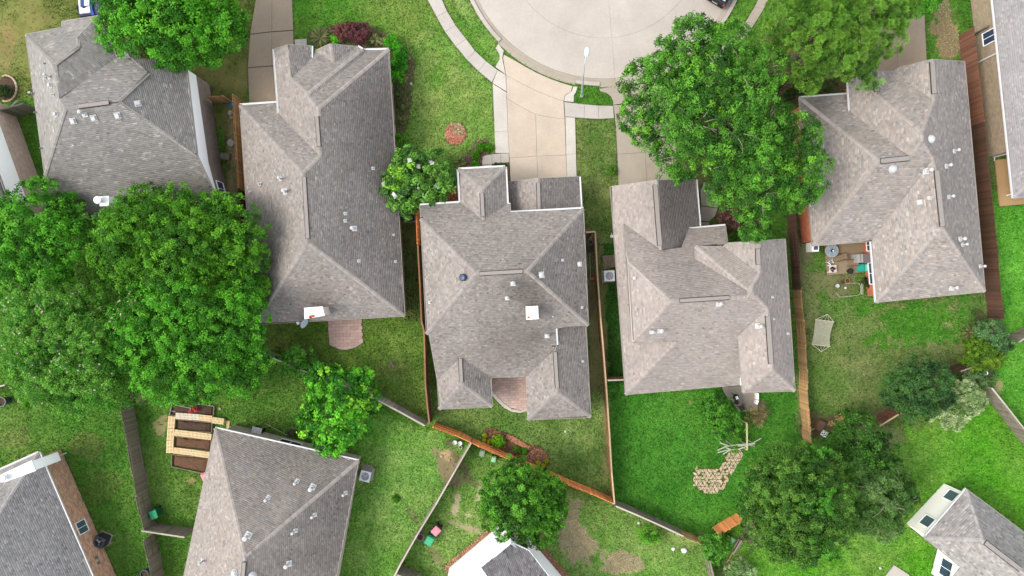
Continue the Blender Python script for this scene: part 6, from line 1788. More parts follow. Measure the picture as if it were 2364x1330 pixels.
# hammock
HM = R(1780, 400, 2.9555)
NET = mat('hammock_net', c(216, 214, 190, 1.1), rough=0.9, var=0.08); BARM = mat('hammock_bar', c(226, 214, 186, 1.1), rough=0.7)
t = thing('hammock', 'pale rope hammock on a stand on the lawn', 'hammock', P(1898, 768)); o = P(1898, 768)
c00, c10, c11, c01 = [P(*HM(q), 0.75) - o for q in ((305, 998), (427, 1013), (398, 1182), (281, 1168))]
NU, NV = 22, 34
for k in range(NU + 1):          # the long strings of the net
    u = k / NU; pts = []
    for j in range(13):
        v = j / 12; pin = 1 - 0.10 * math.sin(PI * v); uu = 0.5 + (u - 0.5) * pin
        q = (c00 * (1 - uu) + c10 * uu) * (1 - v) + (c01 * (1 - uu) + c11 * uu) * v; pts.append((q.x, q.y, q.z - 0.22 * math.sin(PI * v) * (0.5 + 0.5 * math.sin(PI * u))))
    if k % 1 == 0: g = G(); g.tube(pts, 0.020, 4); g.build('cord', NET, t)
for a, b in ((c00, c10), (c01, c11)):
    g = G(); dd = (b - a) * 0.03; g.tube([a - dd, b + dd], 0.035, 7); g.build('spreader_bar', BARM, t)
e0_, e1_ = P(*HM((385, 962)), 0.95) - o, P(*HM((343, 1220)), 0.95) - o
for a, b, e in ((c00, c10, e0_), (c01, c11, e1_)):
    for k in range(5):
        q = a + (b - a) * k / 4; g = G(); g.tube([q, e], 0.012 if 0 < k < 4 else 0.022, 4); g.build('rope', NET, t)
g = G(); g.tube([e0_, e0_ * 0.75 + Vector((0, 0, -0.6)), e0_ * 0.5 + Vector((0, 0, -0.42)), e1_ * 0.5 + Vector((0, 0, -0.42)), e1_ * 0.75 + Vector((0, 0, -0.6)), e1_], 0.035, 8)
g.v = [(x, y, max(z, 0.06)) for x, y, z in g.v]; g.build('stand', mat('stand_green', c(86, 104, 70), rough=0.6), t)

# raised vegetable beds and plank walks
VB = R(360, 910, 6.65)
BEDW = mat('bed_board', c(150, 136, 116, 1.2), rough=0.9, var=0.15, rand=0.1)


def veg_bed(label, pts, m, z=0.25):
    poly = ccw(W2(pts, z)); o = Vector((sum(p[0] for p in poly) / len(poly), sum(p[1] for p in poly) / len(poly), 0))
    t = thing('garden_bed', label, 'garden bed', o)
    loc = [(p[0] - o.x, p[1] - o.y) for p in poly]
    HARD.append(poly)
    for i in range(len(loc)):
        a, b = Vector(loc[i]), Vector(loc[(i + 1) % len(loc)]); d = b - a; mid = (a + b) / 2
        g = G(); g.box(mid.x, mid.y, z / 2, d.length, 0.05, z, math.atan2(d.y, d.x)); g.build('board', BEDW, t)
    mound('soil', inset(loc, 0.06), m, z - 0.02, True, t, jit=0.025)
    return t


veg_bed('topmost raised bed with mesh frame and red plants', VB((250, 90), (890, 185), (880, 330), (205, 330)), SOIL)
veg_bed('raised soil bed just below the top plank walk', VB((290, 385), (860, 440), (850, 590), (280, 550)), SOIL)
veg_bed('raised soil bed between the two lower plank walks', VB((270, 650), (850, 705), (830, 880), (262, 815)), SOIL2)
veg_bed('lowest raised soil bed beside the pinkish grey roof', VB((240, 930), (830, 980), (780, 1230), (235, 1115)), SOIL2)
PLK = mat('new_plank', c(240, 212, 164, 1.35), rough=0.8, var=0.06, rand=0.06); PLKW = mat('pale_plank', c(236, 222, 200, 1.35), rough=0.8, var=0.06, rand=0.06)


def plank_walk(label, a, b, w, m, top=0.34):
    """boards on two bearers; a, b: photo ends of the centre line"""
    pa, pb = P(*a, top), P(*b, top); o = (pa + pb) / 2; o.z = 0
    d = (pb - pa); L_ = d.length; d /= L_; rz = math.atan2(d.y, d.x)
    t = thing('plank_walk', label, 'plank walk', o, rz, 'slatted plank walks between the vegetable beds')
    n = max(4, int(L_ / 0.105))
    for s_ in (-1, 0, 1):
        g = G(); g.box(0, s_ * (w / 2 - 0.04) , top - 0.06 if s_ else top - 0.05, L_, 0.09 if s_ else 0.07, 0.09 if s_ else 0.085); g.build('bearer', m, t)
    for i in range(n):
        g = G(); g.box(-L_ / 2 + L_ * (i + 0.5) / n, 0, top - 0.004 + random.uniform(-0.003, 0.003), L_ / n * 0.66, w, 0.02); g.build('slat', m, t)
    for x in (-L_ / 2 + 0.06, L_ / 2 - 0.06):
        g = G(); g.box(x, 0, (top - 0.08) / 2, 0.08, w * 0.8, top - 0.08); g.build('trestle', m, t)
    return t


plank_walk('whitish plank walk at the upper left of the vegetable beds', VB((300, 332)), VB((480, 345)), 0.5, PLKW)
plank_walk('plank walk with grey stained slats along the top bed', VB((482, 346)), VB((670, 358)), 0.5, PLKW)
plank_walk('plank walk left of the last board of the top row', VB((672, 360)), VB((860, 382)), 0.5, PLK)
plank_walk('plank walk at the right end of the top row', VB((862, 398)), VB((1040, 424)), 0.5, PLK, 0.33)
plank_walk('upper piece of the vertical plank walk left of the beds', VB((243, 340)), VB((228, 525)), 0.56, PLK)
plank_walk('middle piece of the vertical plank walk left of the beds', VB((227, 528)), VB((216, 715)), 0.56, PLK, 0.33)
plank_walk('lowest piece of the vertical plank walk left of the beds', VB((215, 718)), VB((208, 905)), 0.56, PLK)
plank_walk('left piece of the middle horizontal plank walk', VB((282, 590)), VB((560, 622)), 0.5, PLK)
plank_walk('right piece of the middle horizontal plank walk', VB((562, 622)), VB((848, 658)), 0.5, PLK, 0.33)
plank_walk('left piece of the lowest horizontal plank walk', VB((268, 865)), VB((540, 896)), 0.5, PLK)
plank_walk('right piece of the lowest horizontal plank walk', VB((542, 896)), VB((812, 938)), 0.5, PLK, 0.33)
t = thing('mesh_frame', 'thin pale tube frame over the topmost raised bed', 'frame', P(*VB((380, 200)))); o = P(*VB((380, 200)))
for a, b in (((260, 100), (880, 185)), ((260, 100), (205, 325)), ((280, 165), (530, 215)), ((530, 215), (520, 300)), ((60, 195), (370, 75)), ((240, 260), (300, 270))):
    g = G(); g.tube([P(*VB(a), 0.6) - o, P(*VB(b), 0.6) - o], 0.02, 6); g.build('tube', mat('pvc', cw(0.3)), t)
for a in ((260, 100), (880, 185), (205, 325), (530, 215)):
    q = P(*VB(a), 0.6) - o; g = G(); g.tube([(q.x, q.y, 0), (q.x, q.y, 0.6)], 0.02, 6); g.build('leg', mat('pvc', cw(0.3)), t)
for k, (x, y, r) in enumerate(((612, 232, 9), (548, 256, 7))):
    q = VB((x, y)); tree('red_plant', ('larger', 'smaller')[k] + ' coral red plant in the topmost raised bed', [(q[0], q[1], r * 0.62, 0.4)], [c(236, 108, 104, 1.1), c(214, 84, 84, 1.1)], 300 + k, cat='plant', clump=0.1, leaf=0.14, per=16, trunk=0.02, limbs=False)

PLAST = lambda n, col: mat(n, col, rough=0.45, var=0.05, scale=3)
BINS = {'green': PLAST('bin_green', c(40, 176, 118, 1.15)), 'green2': PLAST('bin_mint', c(70, 196, 140, 1.1)), 'dgreen': PLAST('bin_dark_green', c(30, 120, 80)), 'pink': PLAST('bin_pink', c(246, 158, 172, 1.1)), 'mint': PLAST('mint_lid', c(166, 226, 184, 1.15)),
        'white': PLAST('plastic_white', cw(0.5)), 'black': PLAST('plastic_black', c(52, 54, 60)), 'teal': PLAST('plastic_teal', c(52, 190, 172, 1.15)), 'grey': PLAST('plastic_grey', c(178, 176, 178)), 'paleg': PLAST('pale_green', c(150, 178, 150, 1.1)), 'terra': PLAST('terracotta', c(196, 138, 92, 1.1)), 'blue': PLAST('plastic_blue', c(46, 140, 220, 1.1)), 'orange': PLAST('plastic_orange', c(244, 104, 60, 1.15)), 'red': PLAST('plastic_coral', c(236, 120, 116))}


def wheelie(label, px, py, rz, body, lid, z=1.05, s_=1.0):
    p = P(px, py, z); t = thing('wheeled_bin', label, 'bin', (p.x, p.y, 0), rz)
    g = G(); g.box(0, 0, z * 0.46, 0.5 * s_, 0.56 * s_, z * 0.9, tx=1.14, ty=1.14); g.build('body', BINS[body], t)
    g = G(); g.prism([(-0.31 * s_, -0.35 * s_), (-0.25 * s_, -0.39 * s_), (0.25 * s_, -0.39 * s_), (0.31 * s_, -0.35 * s_), (0.31 * s_, 0.31 * s_), (-0.31 * s_, 0.31 * s_)], z * 0.91, z, 0.035); l_ = g.build('lid', BINS[lid], t)
    g = G(); g.prism([(-0.2 * s_, -0.26 * s_), (0.2 * s_, -0.26 * s_), (0.2 * s_, 0.2 * s_), (-0.2 * s_, 0.2 * s_)], z - 0.001, z + 0.02, 0.015); g.build('panel', BINS[lid], l_)
    g = G(); g.tube([(-0.28 * s_, 0.40 * s_, z * 0.93), (0.28 * s_, 0.40 * s_, z * 0.93)], 0.022, 6); g.build('handle', BINS[body], t)
    for sx in (-1, 1):
        n = 12; v = [(sx * (0.2 * s_ + x), 0.3 * s_ + 0.12 * math.cos(2 * PI * i / n), 0.12 + 0.12 * math.sin(2 * PI * i / n)) for x in (0, 0.06) for i in range(n)]
        mesh('wheel', v, [(i, (i + 1) % n, n + (i + 1) % n, n + i) for i in range(n)] + [tuple(range(n)), tuple(range(n, 2 * n))], TYRE, t)
    return t


wheelie('green wheeled bin leaning by the grey fence, bottom left', 353, 1188, 0.35, 'dgreen', 'green')
wheelie('pink lidded wheeled bin beside the thin grey fence', 1007, 1226, -0.75, 'black', 'pink')
wheelie('green lidded wheeled bin next to the pink one', 991, 1249, -0.5, 'green', 'green2')
wheelie('pale mint lidded bin by the timber pile', 1690, 1247, 0.8, 'dgreen', 'mint', 0.7, 0.62)
wheelie('pale green utility box nearer the bed, under the orange fence', 1113, 1047, -0.25, 'paleg', 'paleg', 0.7, 0.7)
wheelie('pale green utility box with bright lid, under the orange fence', 1140, 1061, -0.15, 'paleg', 'mint', 0.7, 0.6)
wheelie('pink bin peeking from under the bottom pinkish roof', 471, 1101, 0.4, 'pink', 'pink', 0.9, 0.8)


def pot(label, px, py, r, h, m, name='plant_pot', cat='pot', soil=SOIL, group=None):
    p = P(px, py, h); t = thing(name, label, cat, (p.x, p.y, 0), 0, group)
    g = G(); g.lathe(0, 0, [(r * 0.7, 0), (r * 0.95, h * 0.85), (r * 1.05, h * 0.87), (r * 1.05, h), (r * 0.88, h), (r * 0.85, h * 0.8)], 18); g.build('pot', m, t)
    if soil: g = G(); g.cyl(0, 0, h * 0.7, h * 0.86, r * 0.8, None, 16); g.build('soil', soil, t)
    return t


pot('white bucket, left of the two by the orange fence', 1050, 1022, 0.17, 0.4, BINS['white'], 'bucket', 'bucket', None)
pot('white bucket, right of the two by the orange fence', 1062, 1024, 0.17, 0.38, BINS['white'], 'bucket', 'bucket', None)
pot('small white ring pot below the two white buckets', 1063, 1033, 0.14, 0.2, BINS['white'])
pot('dark tyre planter beside the thin grey fence', 970, 1241, 0.30, 0.25, BINS['grey'])
pot('black nursery pot left of the fig tree', 673, 1000, 0.30, 0.4, BINS['black'])
pot('dark compost pail at the left edge', 2, 928, 0.38, 0.9, PLAST('pail_teal', c(70, 104, 104)), 'barrel', 'barrel')
pot('blue grey bin at the bottom edge beside the grey fence', 333, 1326, 0.34, 0.8, PLAST('pail_blue', c(70, 92, 112)), 'barrel', 'barrel')
pot('black round planter between the house and the pale topped fence', 1361, 575, 0.30, 0.45, BINS['black'])
pot('large terracotta pot below the cluttered patio', 1957, 648, 0.21, 0.32, BINS['terra'])
pot('smaller brown pot left of the large terracotta pot', 1945, 651, 0.17, 0.22, PLAST('pot_brown', c(134, 108, 84)))
pot('pale round tub left of the metal frame', 1934, 660, 0.15, 0.25, PLAST('tub', (0.36, 0.42, 0.45)), soil=None)
pot('white round pot inside the metal frame', 1952, 665, 0.09, 0.12, BINS['white'], soil=None)
pot('black round fire pit on the rear patio of the pale brown house', 1701, 929, 0.17, 0.35, BINS['black'], 'fire_pit', 'fire pit')

# bits of the cluttered patio
GLT = mat('table_glass', (0.15, 0.2, 0.23), rough=0.12, spec=0.7, var=0.1)
IRON = mat('brown_iron', c(92, 74, 60), rough=0.6, var=0.1); SLING = mat('sling_tan', c(156, 134, 104), rough=0.9, var=0.08)
t = thing('patio_table', 'round glass patio table at the upper left of the cluttered patio', 'table', P(*P5((337, 322)), 0.0) * 1.0); p = P(*P5((337, 322)), 0.72); t.location = (p.x, p.y, 0)
g = G(); g.lathe(0, 0, [(0.50, 0.70), (0.52, 0.72), (0.50, 0.74), (0.05, 0.735)], 28); g.build('table_top', GLT, t)
g = G(); g.tube([(0.52 * math.cos(2 * PI * i / 28), 0.52 * math.sin(2 * PI * i / 28), 0.72) for i in range(29)], 0.022, 6); g.build('rim', mat('rim', cw(0.36)), t)
for k in range(4):
    a = PI / 4 + k * PI / 2 + 0.1
    g = G(); g.tube([(0.14 * math.cos(a), 0.14 * math.sin(a), 0.75), (0.46 * math.cos(a), 0.46 * math.sin(a), 0.75)], 0.02, 5); g.build('brace', mat('rim', cw(0.36)), t)
    g = G(); g.tube([(0.4 * math.cos(a), 0.4 * math.sin(a), 0.7), (0.46 * math.cos(a), 0.46 * math.sin(a), 0.05)], 0.022, 5); g.build('leg', IRON, t)
g = G(); g.lathe(0, 0, [(0.12, 0.74), (0.13, 0.8), (0.06, 0.84), (0.03, 0.9)], 14); g.build('umbrella_cap', VENTD, t)
g = G(); g.lathe(0.02, -0.02, [(0.05, 0.86), (0.06, 0.93), (0.02, 0.96)], 12); g.build('bowl', WHITE, t)


def sling_chair(label, pt, rz, frame=IRON, seat=SLING, s_=1.0):
    p = P(*pt, 0.45); t = thing('patio_chair', label, 'chair', (p.x, p.y, 0), rz)
    g = G(); g.box(0, 0, 0.42, 0.46 * s_, 0.46 * s_, 0.03, rx=0.06); g.build('seat', seat, t)
    g = G(); g.box(0, 0.27 * s_, 0.66, 0.46 * s_, 0.03, 0.5, rx=-0.35); g.build('backrest', seat, t)
    for sx in (-1, 1):
        x = sx * 0.26 * s_
        for y in (-0.25, 0.24): g = G(); g.tube([(x, y * s_, 0.08), (x, y * s_, 0.62)], 0.018, 6); g.build('leg', frame, t)
        g = G(); g.tube([(x, -0.27 * s_, 0.62), (x, 0.26 * s_, 0.62), (x, 0.36 * s_, 0.92)], 0.022, 6); g.build('armrest', frame, t)
    return t


sling_chair('tan sling chair beside the round glass table', P5((500, 455)), -1.2)
sling_chair('tan sling chair in the middle of the cluttered patio', P5((715, 555)), -1.45)
sling_chair('small white folding chair beside the square white table', P5((300, 550)), 0.7, WHITE, GLT, 0.6)
sling_chair('brown chair lying near the dry bush on the rear patio', P4((940, 350)), 0.4, IRON, IRON)
t = thing('side_table', 'square white table with a purple plant on the cluttered patio', 'table'); p = P(*P5((355, 672)), 0.45); t.location = (p.x, p.y, 0)
g = G(); g.box(0, 0, 0.43, 0.62, 0.62, 0.05, 0.05); g.build('table_top', mat('cream_top', c(240, 228, 216, 1.2)), t)
for x in (-1, 1):
    for y in (-1, 1): g = G(); g.box(x * 0.26, y * 0.26, 0.23, 0.05, 0.05, 0.34); g.build('leg', WHITE, t)
q = P5((350, 678)); tree('potted_plant', 'dark purple plant on the square white table', [(q[0], q[1], 4.5, 0.55)], [c(110, 48, 76), c(84, 40, 62)], 310, cat='plant', clump=0.08, leaf=0.1, per=16, trunk=0.02, limbs=False)
t = thing('covered_grill', 'grey covered grill against the orange brick wall', 'grill'); p = P(*P5((945, 470)), 1.0); t.location = (p.x, p.y, 0)
GC = mat('grill_cover', c(190, 190, 188, 1.15), rough=0.6, var=0.05); GC2 = mat('grill_cover_grey', c(140, 136, 142), rough=0.7, var=0.05)
g = G(); g.box(-0.28, 0, 0.5, 0.56, 0.74, 1.0, 0.04, 0.92, 0.95); g.build('cover_front', GC, t)
g = G(); g.box(0.28, 0.0, 0.53, 0.55, 0.78, 1.05, 0.04, 0.95, 0.95); g.build('cover_back', GC2, t)
g = G(); g.box(-0.24, 0, 1.01, 0.02, 0.7, 0.02, 0.04); g.build('seam', VENTD, t)
t = thing('lounge_chair', 'teal plastic lounge below the grey covered grill', 'lounge chair'); p = P(*P5((955, 648)), 0.5); t.location = (p.x, p.y, 0)
g = G(); g.box(-0.2, 0, 0.38, 0.62, 0.62, 0.14, 0.03, 0.94, 0.9); g.build('seat', BINS['teal'], t)
g = G(); g.box(0.33, 0, 0.58, 0.5, 0.6, 0.14, 0.03, 0.94, 0.9, ry=-0.6); g.build('backrest', BINS['teal'], t)
for x in (-0.4, 0.3):
    for y in (-0.24, 0.24): g = G(); g.box(x, y, 0.2, 0.08, 0.08, 0.3); g.build('leg', BINS['teal'], t)
pot('dark round stool at the lower edge of the cluttered patio', *P5((695, 712)), 0.22, 0.45, BINS['black'], 'stool', 'stool', VENTD)
t = thing('metal_frame', 'pale rounded metal frame standing on the soil below the cluttered patio', 'frame'); o = P(*P5((690, 1070))); t.location = o
fr_ = [P(*P5(q), 0.55) - o for q in ((420, 1130), (480, 1215), (700, 1195), (860, 1170), (890, 1120), (890, 1000), (850, 945), (700, 945), (590, 960))]
g = G(); g.tube(fr_, 0.025, 7); g.build('top_rail', mat('frame_pale', c(196, 196, 178, 1.1), rough=0.5), t)
for x0 in (905, 930):
    g = G(); g.tube([P(*P5((x0, 950)), 0.6) - o, P(*P5((x0, 1165)), 0.6) - o], 0.03, 7); g.build('bar', mat('frame_pale', cw(0.28)), t)
for k in (1, 3, 6, 8): g = G(); q = fr_[k]; g.tube([(q.x, q.y, 0), q], 0.02, 6); g.build('leg', METAL, t)
for k in range(7):
    a_ = P(*P5((720 + 22 * k, 960 + 30 * (k % 3))), 0.4) - o; b_ = P(*P5((760 + 15 * k, 1140 - 25 * (k % 2))), 0.45) - o
    g = G(); g.tube([a_, b_], 0.012, 4); g.build('stick', mat('stick_green', c(140, 160, 96)), t)
q = P5((930, 900)); tree('potted_shrub', 'dark leafy shrub between the metal frame and the brick wall', [(q[0], q[1], 7, 0.5), (q[0] + 6, q[1] + 8, 6, 0.4)], [c(70, 90, 48), c(54, 72, 40)], 311, cat='shrub', clump=0.16, leaf=0.14, per=22, trunk=0.03, limbs=False)

# rear patio of the pale brown house
t = thing('kettle_grill', 'black kettle grill with white lid on the rear patio', 'grill'); p = P(*P4((830, 140)), 0.9); t.location = (p.x, p.y, 0)
g = G(); g.lathe(0, 0, [(0.08, 0.55), (0.22, 0.68), (0.25, 0.8), (0.2, 0.95), (0.05, 1.02)], 16); g.build('kettle', BINS['black'], t)
g = G(); g.box(0.02, -0.04, 1.02, 0.2, 0.24, 0.05, 0.4); g.build('lid_cover', WHITE, t)
for k in range(3): g = G(); g.tube([(0, 0, 0.6), (0.26 * math.cos(k * 2.1), 0.26 * math.sin(k * 2.1), 0.06)], 0.02, 6); g.build('leg', BINS['black'], t)
for k, (a, b, lb) in enumerate((((1236, 70), (1238, 185), 'upper'), ((1240, 205), (1215, 275), 'lower'))):
    pa, pb = P(*P4(a), 0.5), P(*P4(b), 0.5); d = pb - pa; mid = (pa + pb) / 2
    t = thing('planter_box', f'{lb} white planter box at the edge of the rear patio', 'planter', (mid.x, mid.y, 0), math.atan2(d.y, d.x))
    g = G(); g.box(0, 0, 0.25, d.length * 0.95, 0.16, 0.5); g.build('box', WHITE, t)
    g = G(); g.box(0, 0, 0.51, d.length * 0.95 + 0.04, 0.2, 0.03); g.build('rim', WHITE, t)

# branch arch, beams and paver path on the deep green lawn
BR_W = mat('peeled_branch', c(206, 204, 186, 1.2), rough=0.9, var=0.1)
t = thing('branch_arch', 'arch of pale peeled branches lying across the paver path', 'arch'); o = P(*P4((880, 1090))); t.location = o
for pts in (((470, 1160), (640, 1085), (760, 1065), (980, 1040), (1190, 1030)), ((470, 1205), (700, 1145)), ((575, 1235), (720, 1150), (860, 1140)), ((860, 1145), (1010, 1090), (1150, 1020), (1305, 930)), ((515, 1020), (660, 1062)), ((860, 1075), (1030, 1060), (1180, 1080)), ((630, 1110), (720, 1140)), ((900, 1070), (1190, 1035))):
    g = G(); g.tube([P(*P4(q), 1.75 + 0.08 * math.sin(i * 2.1)) - o for i, q in enumerate(pts)], 0.045, 6, 0.03); g.build('branch', BR_W, t)
for q in ((640, 1085), (1150, 1025), (760, 1070), (1035, 1060)):
    a_ = P(*P4(q), 1.72) - o; g = G(); g.tube([(a_.x, a_.y, 0), a_], 0.04, 6); g.build('upright', BR_W, t)
t = thing('timber_beam', 'long pale timber beam running from the dry bush to the branch arch', 'beam'); o = P(*P4((1032, 900))); t.location = o
BEAM = mat('beam_pale', c(214, 210, 168, 1.1), rough=0.9, var=0.08)
a_, b_ = P(*P4((1028, 640)), 1.85) - o, P(*P4((1038, 1155)), 1.85) - o; d = b_ - a_; mid = (a_ + b_) / 2
g = G(); g.box(mid.x, mid.y, 1.85, d.length, 0.1, 0.12, math.atan2(d.y, d.x)); g.build('beam', BEAM, t)
for q in (a_, b_): g = G(); g.box(q.x, q.y, 0.9, 0.09, 0.09, 1.78); g.build('post', BEAM, t)
pv = structure('paver_path')
PV = R(1580, 1040, 12.09)
out_ = W2(PV((340, 475), (950, 500), (1130, 280), (1250, 60), (1520, -60), (1640, 40), (1540, 290), (1390, 520), (1250, 720), (1150, 1000), (960, 1150), (740, 1200), (520, 1160), (320, 1060), (225, 850), (230, 700)))
HARD.append(inset(ccw(out_), -0.05))
STN = mat('flagstone', c(230, 204, 174, 1.1), rough=0.95, var=0.12, scale=8, rand=0.10)
g = G(); g.prism(ccw(out_), -0.03, 0.012); g.build('bed', mat('paver_soil', c(112, 96, 52), rough=1, var=0.2), pv)
xs_ = [q[0] for q in out_]; ys_ = [q[1] for q in out_]
sd_ = 0.34
row = 0; y = min(ys_)
while y < max(ys_):
    x = min(xs_) - (sd_ / 2 if row % 2 else 0) - sd_
    while x < max(xs_):
        for tri in (((x, y), (x + sd_, y), (x + sd_ / 2, y + sd_ * 0.866)), ((x + sd_, y), (x + sd_ * 1.5, y + sd_ * 0.866), (x + sd_ / 2, y + sd_ * 0.866))):
            tri = [(p_[0] + random.uniform(-0.03, 0.03), p_[1] + random.uniform(-0.03, 0.03)) for p_ in tri]
            cx_, cy_ = sum(p_[0] for p_ in tri) / 3, sum(p_[1] for p_ in tri) / 3
            if random.random() > 0.03 and inside(np.array([cx_]), np.array([cy_]), out_)[0]:
                g = G(); g.prism(inset(ccw(tri), 0.018), 0.0, 0.04 + random.uniform(0, 0.01), 0.006); g.build('stone', STN, pv)
        x += sd_
    y += sd_ * 0.866; row += 1

# timber pile, loose boards
t = thing('timber_pile', 'stack of grey boards beside the mint lidded bin', 'timber'); TP = R(1600, 1180, 8.87); o = P(*TP((930, 750))); t.location = o
for k, (a, b, w, m) in enumerate((((955, 590), (850, 780), 0.09, W_GREY), ((1005, 615), (830, 905), 0.14, W_GREY), ((1020, 640), (900, 860), 0.08, W_OLD), ((980, 600), (880, 800), 0.12, W_DARK))):
    a_, b_ = P(*TP(a), 0.25) - o, P(*TP(b), 0.25) - o; d = b_ - a_; mid = (a_ + b_) / 2
    g = G(); g.box(mid.x, mid.y, 0.05 + 0.05 * k if k < 3 else 0.04, d.length, w, 0.05, math.atan2(d.y, d.x)); g.build('board', m, t)
t = thing('timber_edging', 'thin grey board edging between the evergreen and the pale bush', 'board'); a_, b_ = P(*TP((810, 830))), P(*TP((680, 1050))); mid = (a_ + b_) / 2; d = b_ - a_; t.location = mid; t.rotation_euler = (0, 0, math.atan2(d.y, d.x))
g = G(); g.box(0, 0, 0.08, d.length, 0.05, 0.16); g.build('board', W_MID, t)
g = G(); g.box(0.2, 0, 0.1, 0.05, 0.1, 0.2); g.build('stake', W_MID, t)
BX5 = R(1860, 930, 10.23)
t = thing('wooden_crate', 'dark open wooden crate beside the dry grass clumps', 'crate'); p = P(*BX5((360, 550)), 0.6); t.location = (p.x, p.y, 0); t.rotation_euler = (0, 0, 1.1)
for x, y, sx, sy in ((0, 0.24, 0.8, 0.04), (0, -0.24, 0.8, 0.04), (-0.38, 0, 0.04, 0.44), (0.38, 0, 0.04, 0.44)): g = G(); g.box(x, y, 0.3, sx, sy, 0.6); g.build('side', W_BRN, t)
g = G(); g.box(0, 0, 0.61, 0.84, 0.54, 0.03, rx=0.05); g.build('lid', mat('crate_lid', c(124, 94, 76), var=0.15), t)
t = thing('loose_board', 'pale board propped against the tan cedar fence', 'board'); a_, b_ = P(*BX5((30, 680)), 0.8), P(*BX5((250, 590)), 0.1); t.location = (a_ + b_) / 2
d = b_ - a_; g = G(); g.tube([-d / 2, d / 2], 0.05, 4); g.build('board', W_MID, t); g = G(); g.box(d.x / 2, d.y / 2, d.z / 2, 0.14, 0.1, 0.06); g.build('foot', W_MID, t)
t = thing('white_board', 'white board leaning behind the dark wooden crate', 'board'); p = P(*BX5((440, 730)), 0.3); t.location = (p.x, p.y, 0)
g = G(); g.box(0, 0, 0.3, 0.5, 0.05, 0.5, 1.0, rx=0.7); g.build('panel', WHITE, t); g = G(); g.box(0.02, 0.1, 0.05, 0.4, 0.06, 0.06, 1.0); g.build('batten', W_OLD, t)

# the narrow yard right of the middle house
SY = R(1340, 530, 8.87)
HOSE = mat('hose_grey', c(176, 172, 160), rough=0.6, var=0.1); HOSEG = mat('hose_green', c(80, 128, 96), rough=0.5, var=0.1)
t = thing('hose_coil', 'coiled grey hose behind the fence right of the middle house', 'hose'); p = P(*SY((207, 255)), 0.4); t.location = (p.x, p.y, 0)
g = G(); g.tube([((0.2 + 0.03 * math.sin(i * 0.37)) * math.cos(i * 0.52), (0.2 + 0.03 * math.sin(i * 0.37)) * math.sin(i * 0.52), 0.3 + 0.006 * i) for i in range(40)], 0.022, 6); g.build('hose', HOSE, t)
g = G(); g.lathe(0, 0, [(0.23, 0.0), (0.25, 0.28), (0.21, 0.28), (0.19, 0.1)], 16); g.build('hose_pot', BINS['black'], t)
t = thing('garden_hose', 'loose green hose trailing along the narrow side yard', 'hose'); o = P(*SY((250, 750))); t.location = o
g = G(); g.tube([P(*SY(q), 0.08) - o for q in ((150, 510), (220, 520), (270, 580), (280, 650), (230, 710), (240, 780), (290, 720), (310, 790), (270, 850), (240, 900), (290, 940), (310, 890), (290, 960))], 0.02, 6); g.build('hose', HOSE, t)
g = G(); q = P(*SY((255, 770)), 0.1) - o; g.lathe(q.x, q.y, [(0.2, -0.05), (0.22, 0.1), (0.16, 0.16), (0.03, 0.18)], 14); g.build('reel', HOSEG, t)
t = thing('garden_stake', 'long pale green stake lying in the narrow side yard', 'stake'); o = P(*SY((205, 750))); t.location = o
g = G(); g.tube([P(*SY((188, 470)), 0.25) - o, P(*SY((212, 1040)), 0.1) - o], 0.03, 6); g.build('shaft', mat('stake_green', c(168, 204, 160, 1.1)), t); g = G(); g.tube([P(*SY((165, 505)), 0.22) - o, P(*SY((215, 500)), 0.22) - o], 0.02, 5); g.build('crossbar', mat('stake_green', c(168, 204, 160, 1.1)), t)
t = thing('orange_toy', 'orange plastic toy lying at the end of the loose hose', 'toy'); p = P(*SY((258, 1005)), 0.2); t.location = (p.x, p.y, 0)
g = G(); g.box(0, 0, 0.12, 0.28, 0.2, 0.2, 0.5, 0.7, 0.8); g.build('body', BINS['orange'], t); g = G(); g.tube([(-0.15, -0.1, 0.2), (0, 0.16, 0.3), (0.16, -0.05, 0.2)], 0.03, 6); g.build('handle', BINS['orange'], t)
t = thing('loose_planks', 'brown planks leaning at the gate beside the hose coil', 'planks'); p = P(*SY((235, 135)), 0.6); t.location = (p.x, p.y, 0)
for k in range(3): g = G(); g.box(-0.08 + 0.09 * k, 0, 0.5 + 0.02 * k, 0.08, 0.9, 0.03, -0.5, rx=0.5); g.build('plank', W_OLD, t)
t = thing('gas_meter', 'pale gas meter on the left wall of the pale brown house', 'meter'); p = P(*SY((640, 140)), 0.7); t.location = (p.x, p.y, 0)
g = G(); g.box(0, 0, 0.7, 0.22, 0.2, 0.3); g.build('housing', GUT, t)
for x in (-0.07, 0.07): g = G(); g.tube([(x, 0, 0), (x, 0, 0.6)], 0.02, 6); g.build('pipe', METAL, t)
g = G(); g.tube([(0, 0.05, 0.85), (-0.02, 0.2, 0.9), (-0.02, 0.25, 0.5)], 0.03, 6); g.build('regulator', GUT, t)

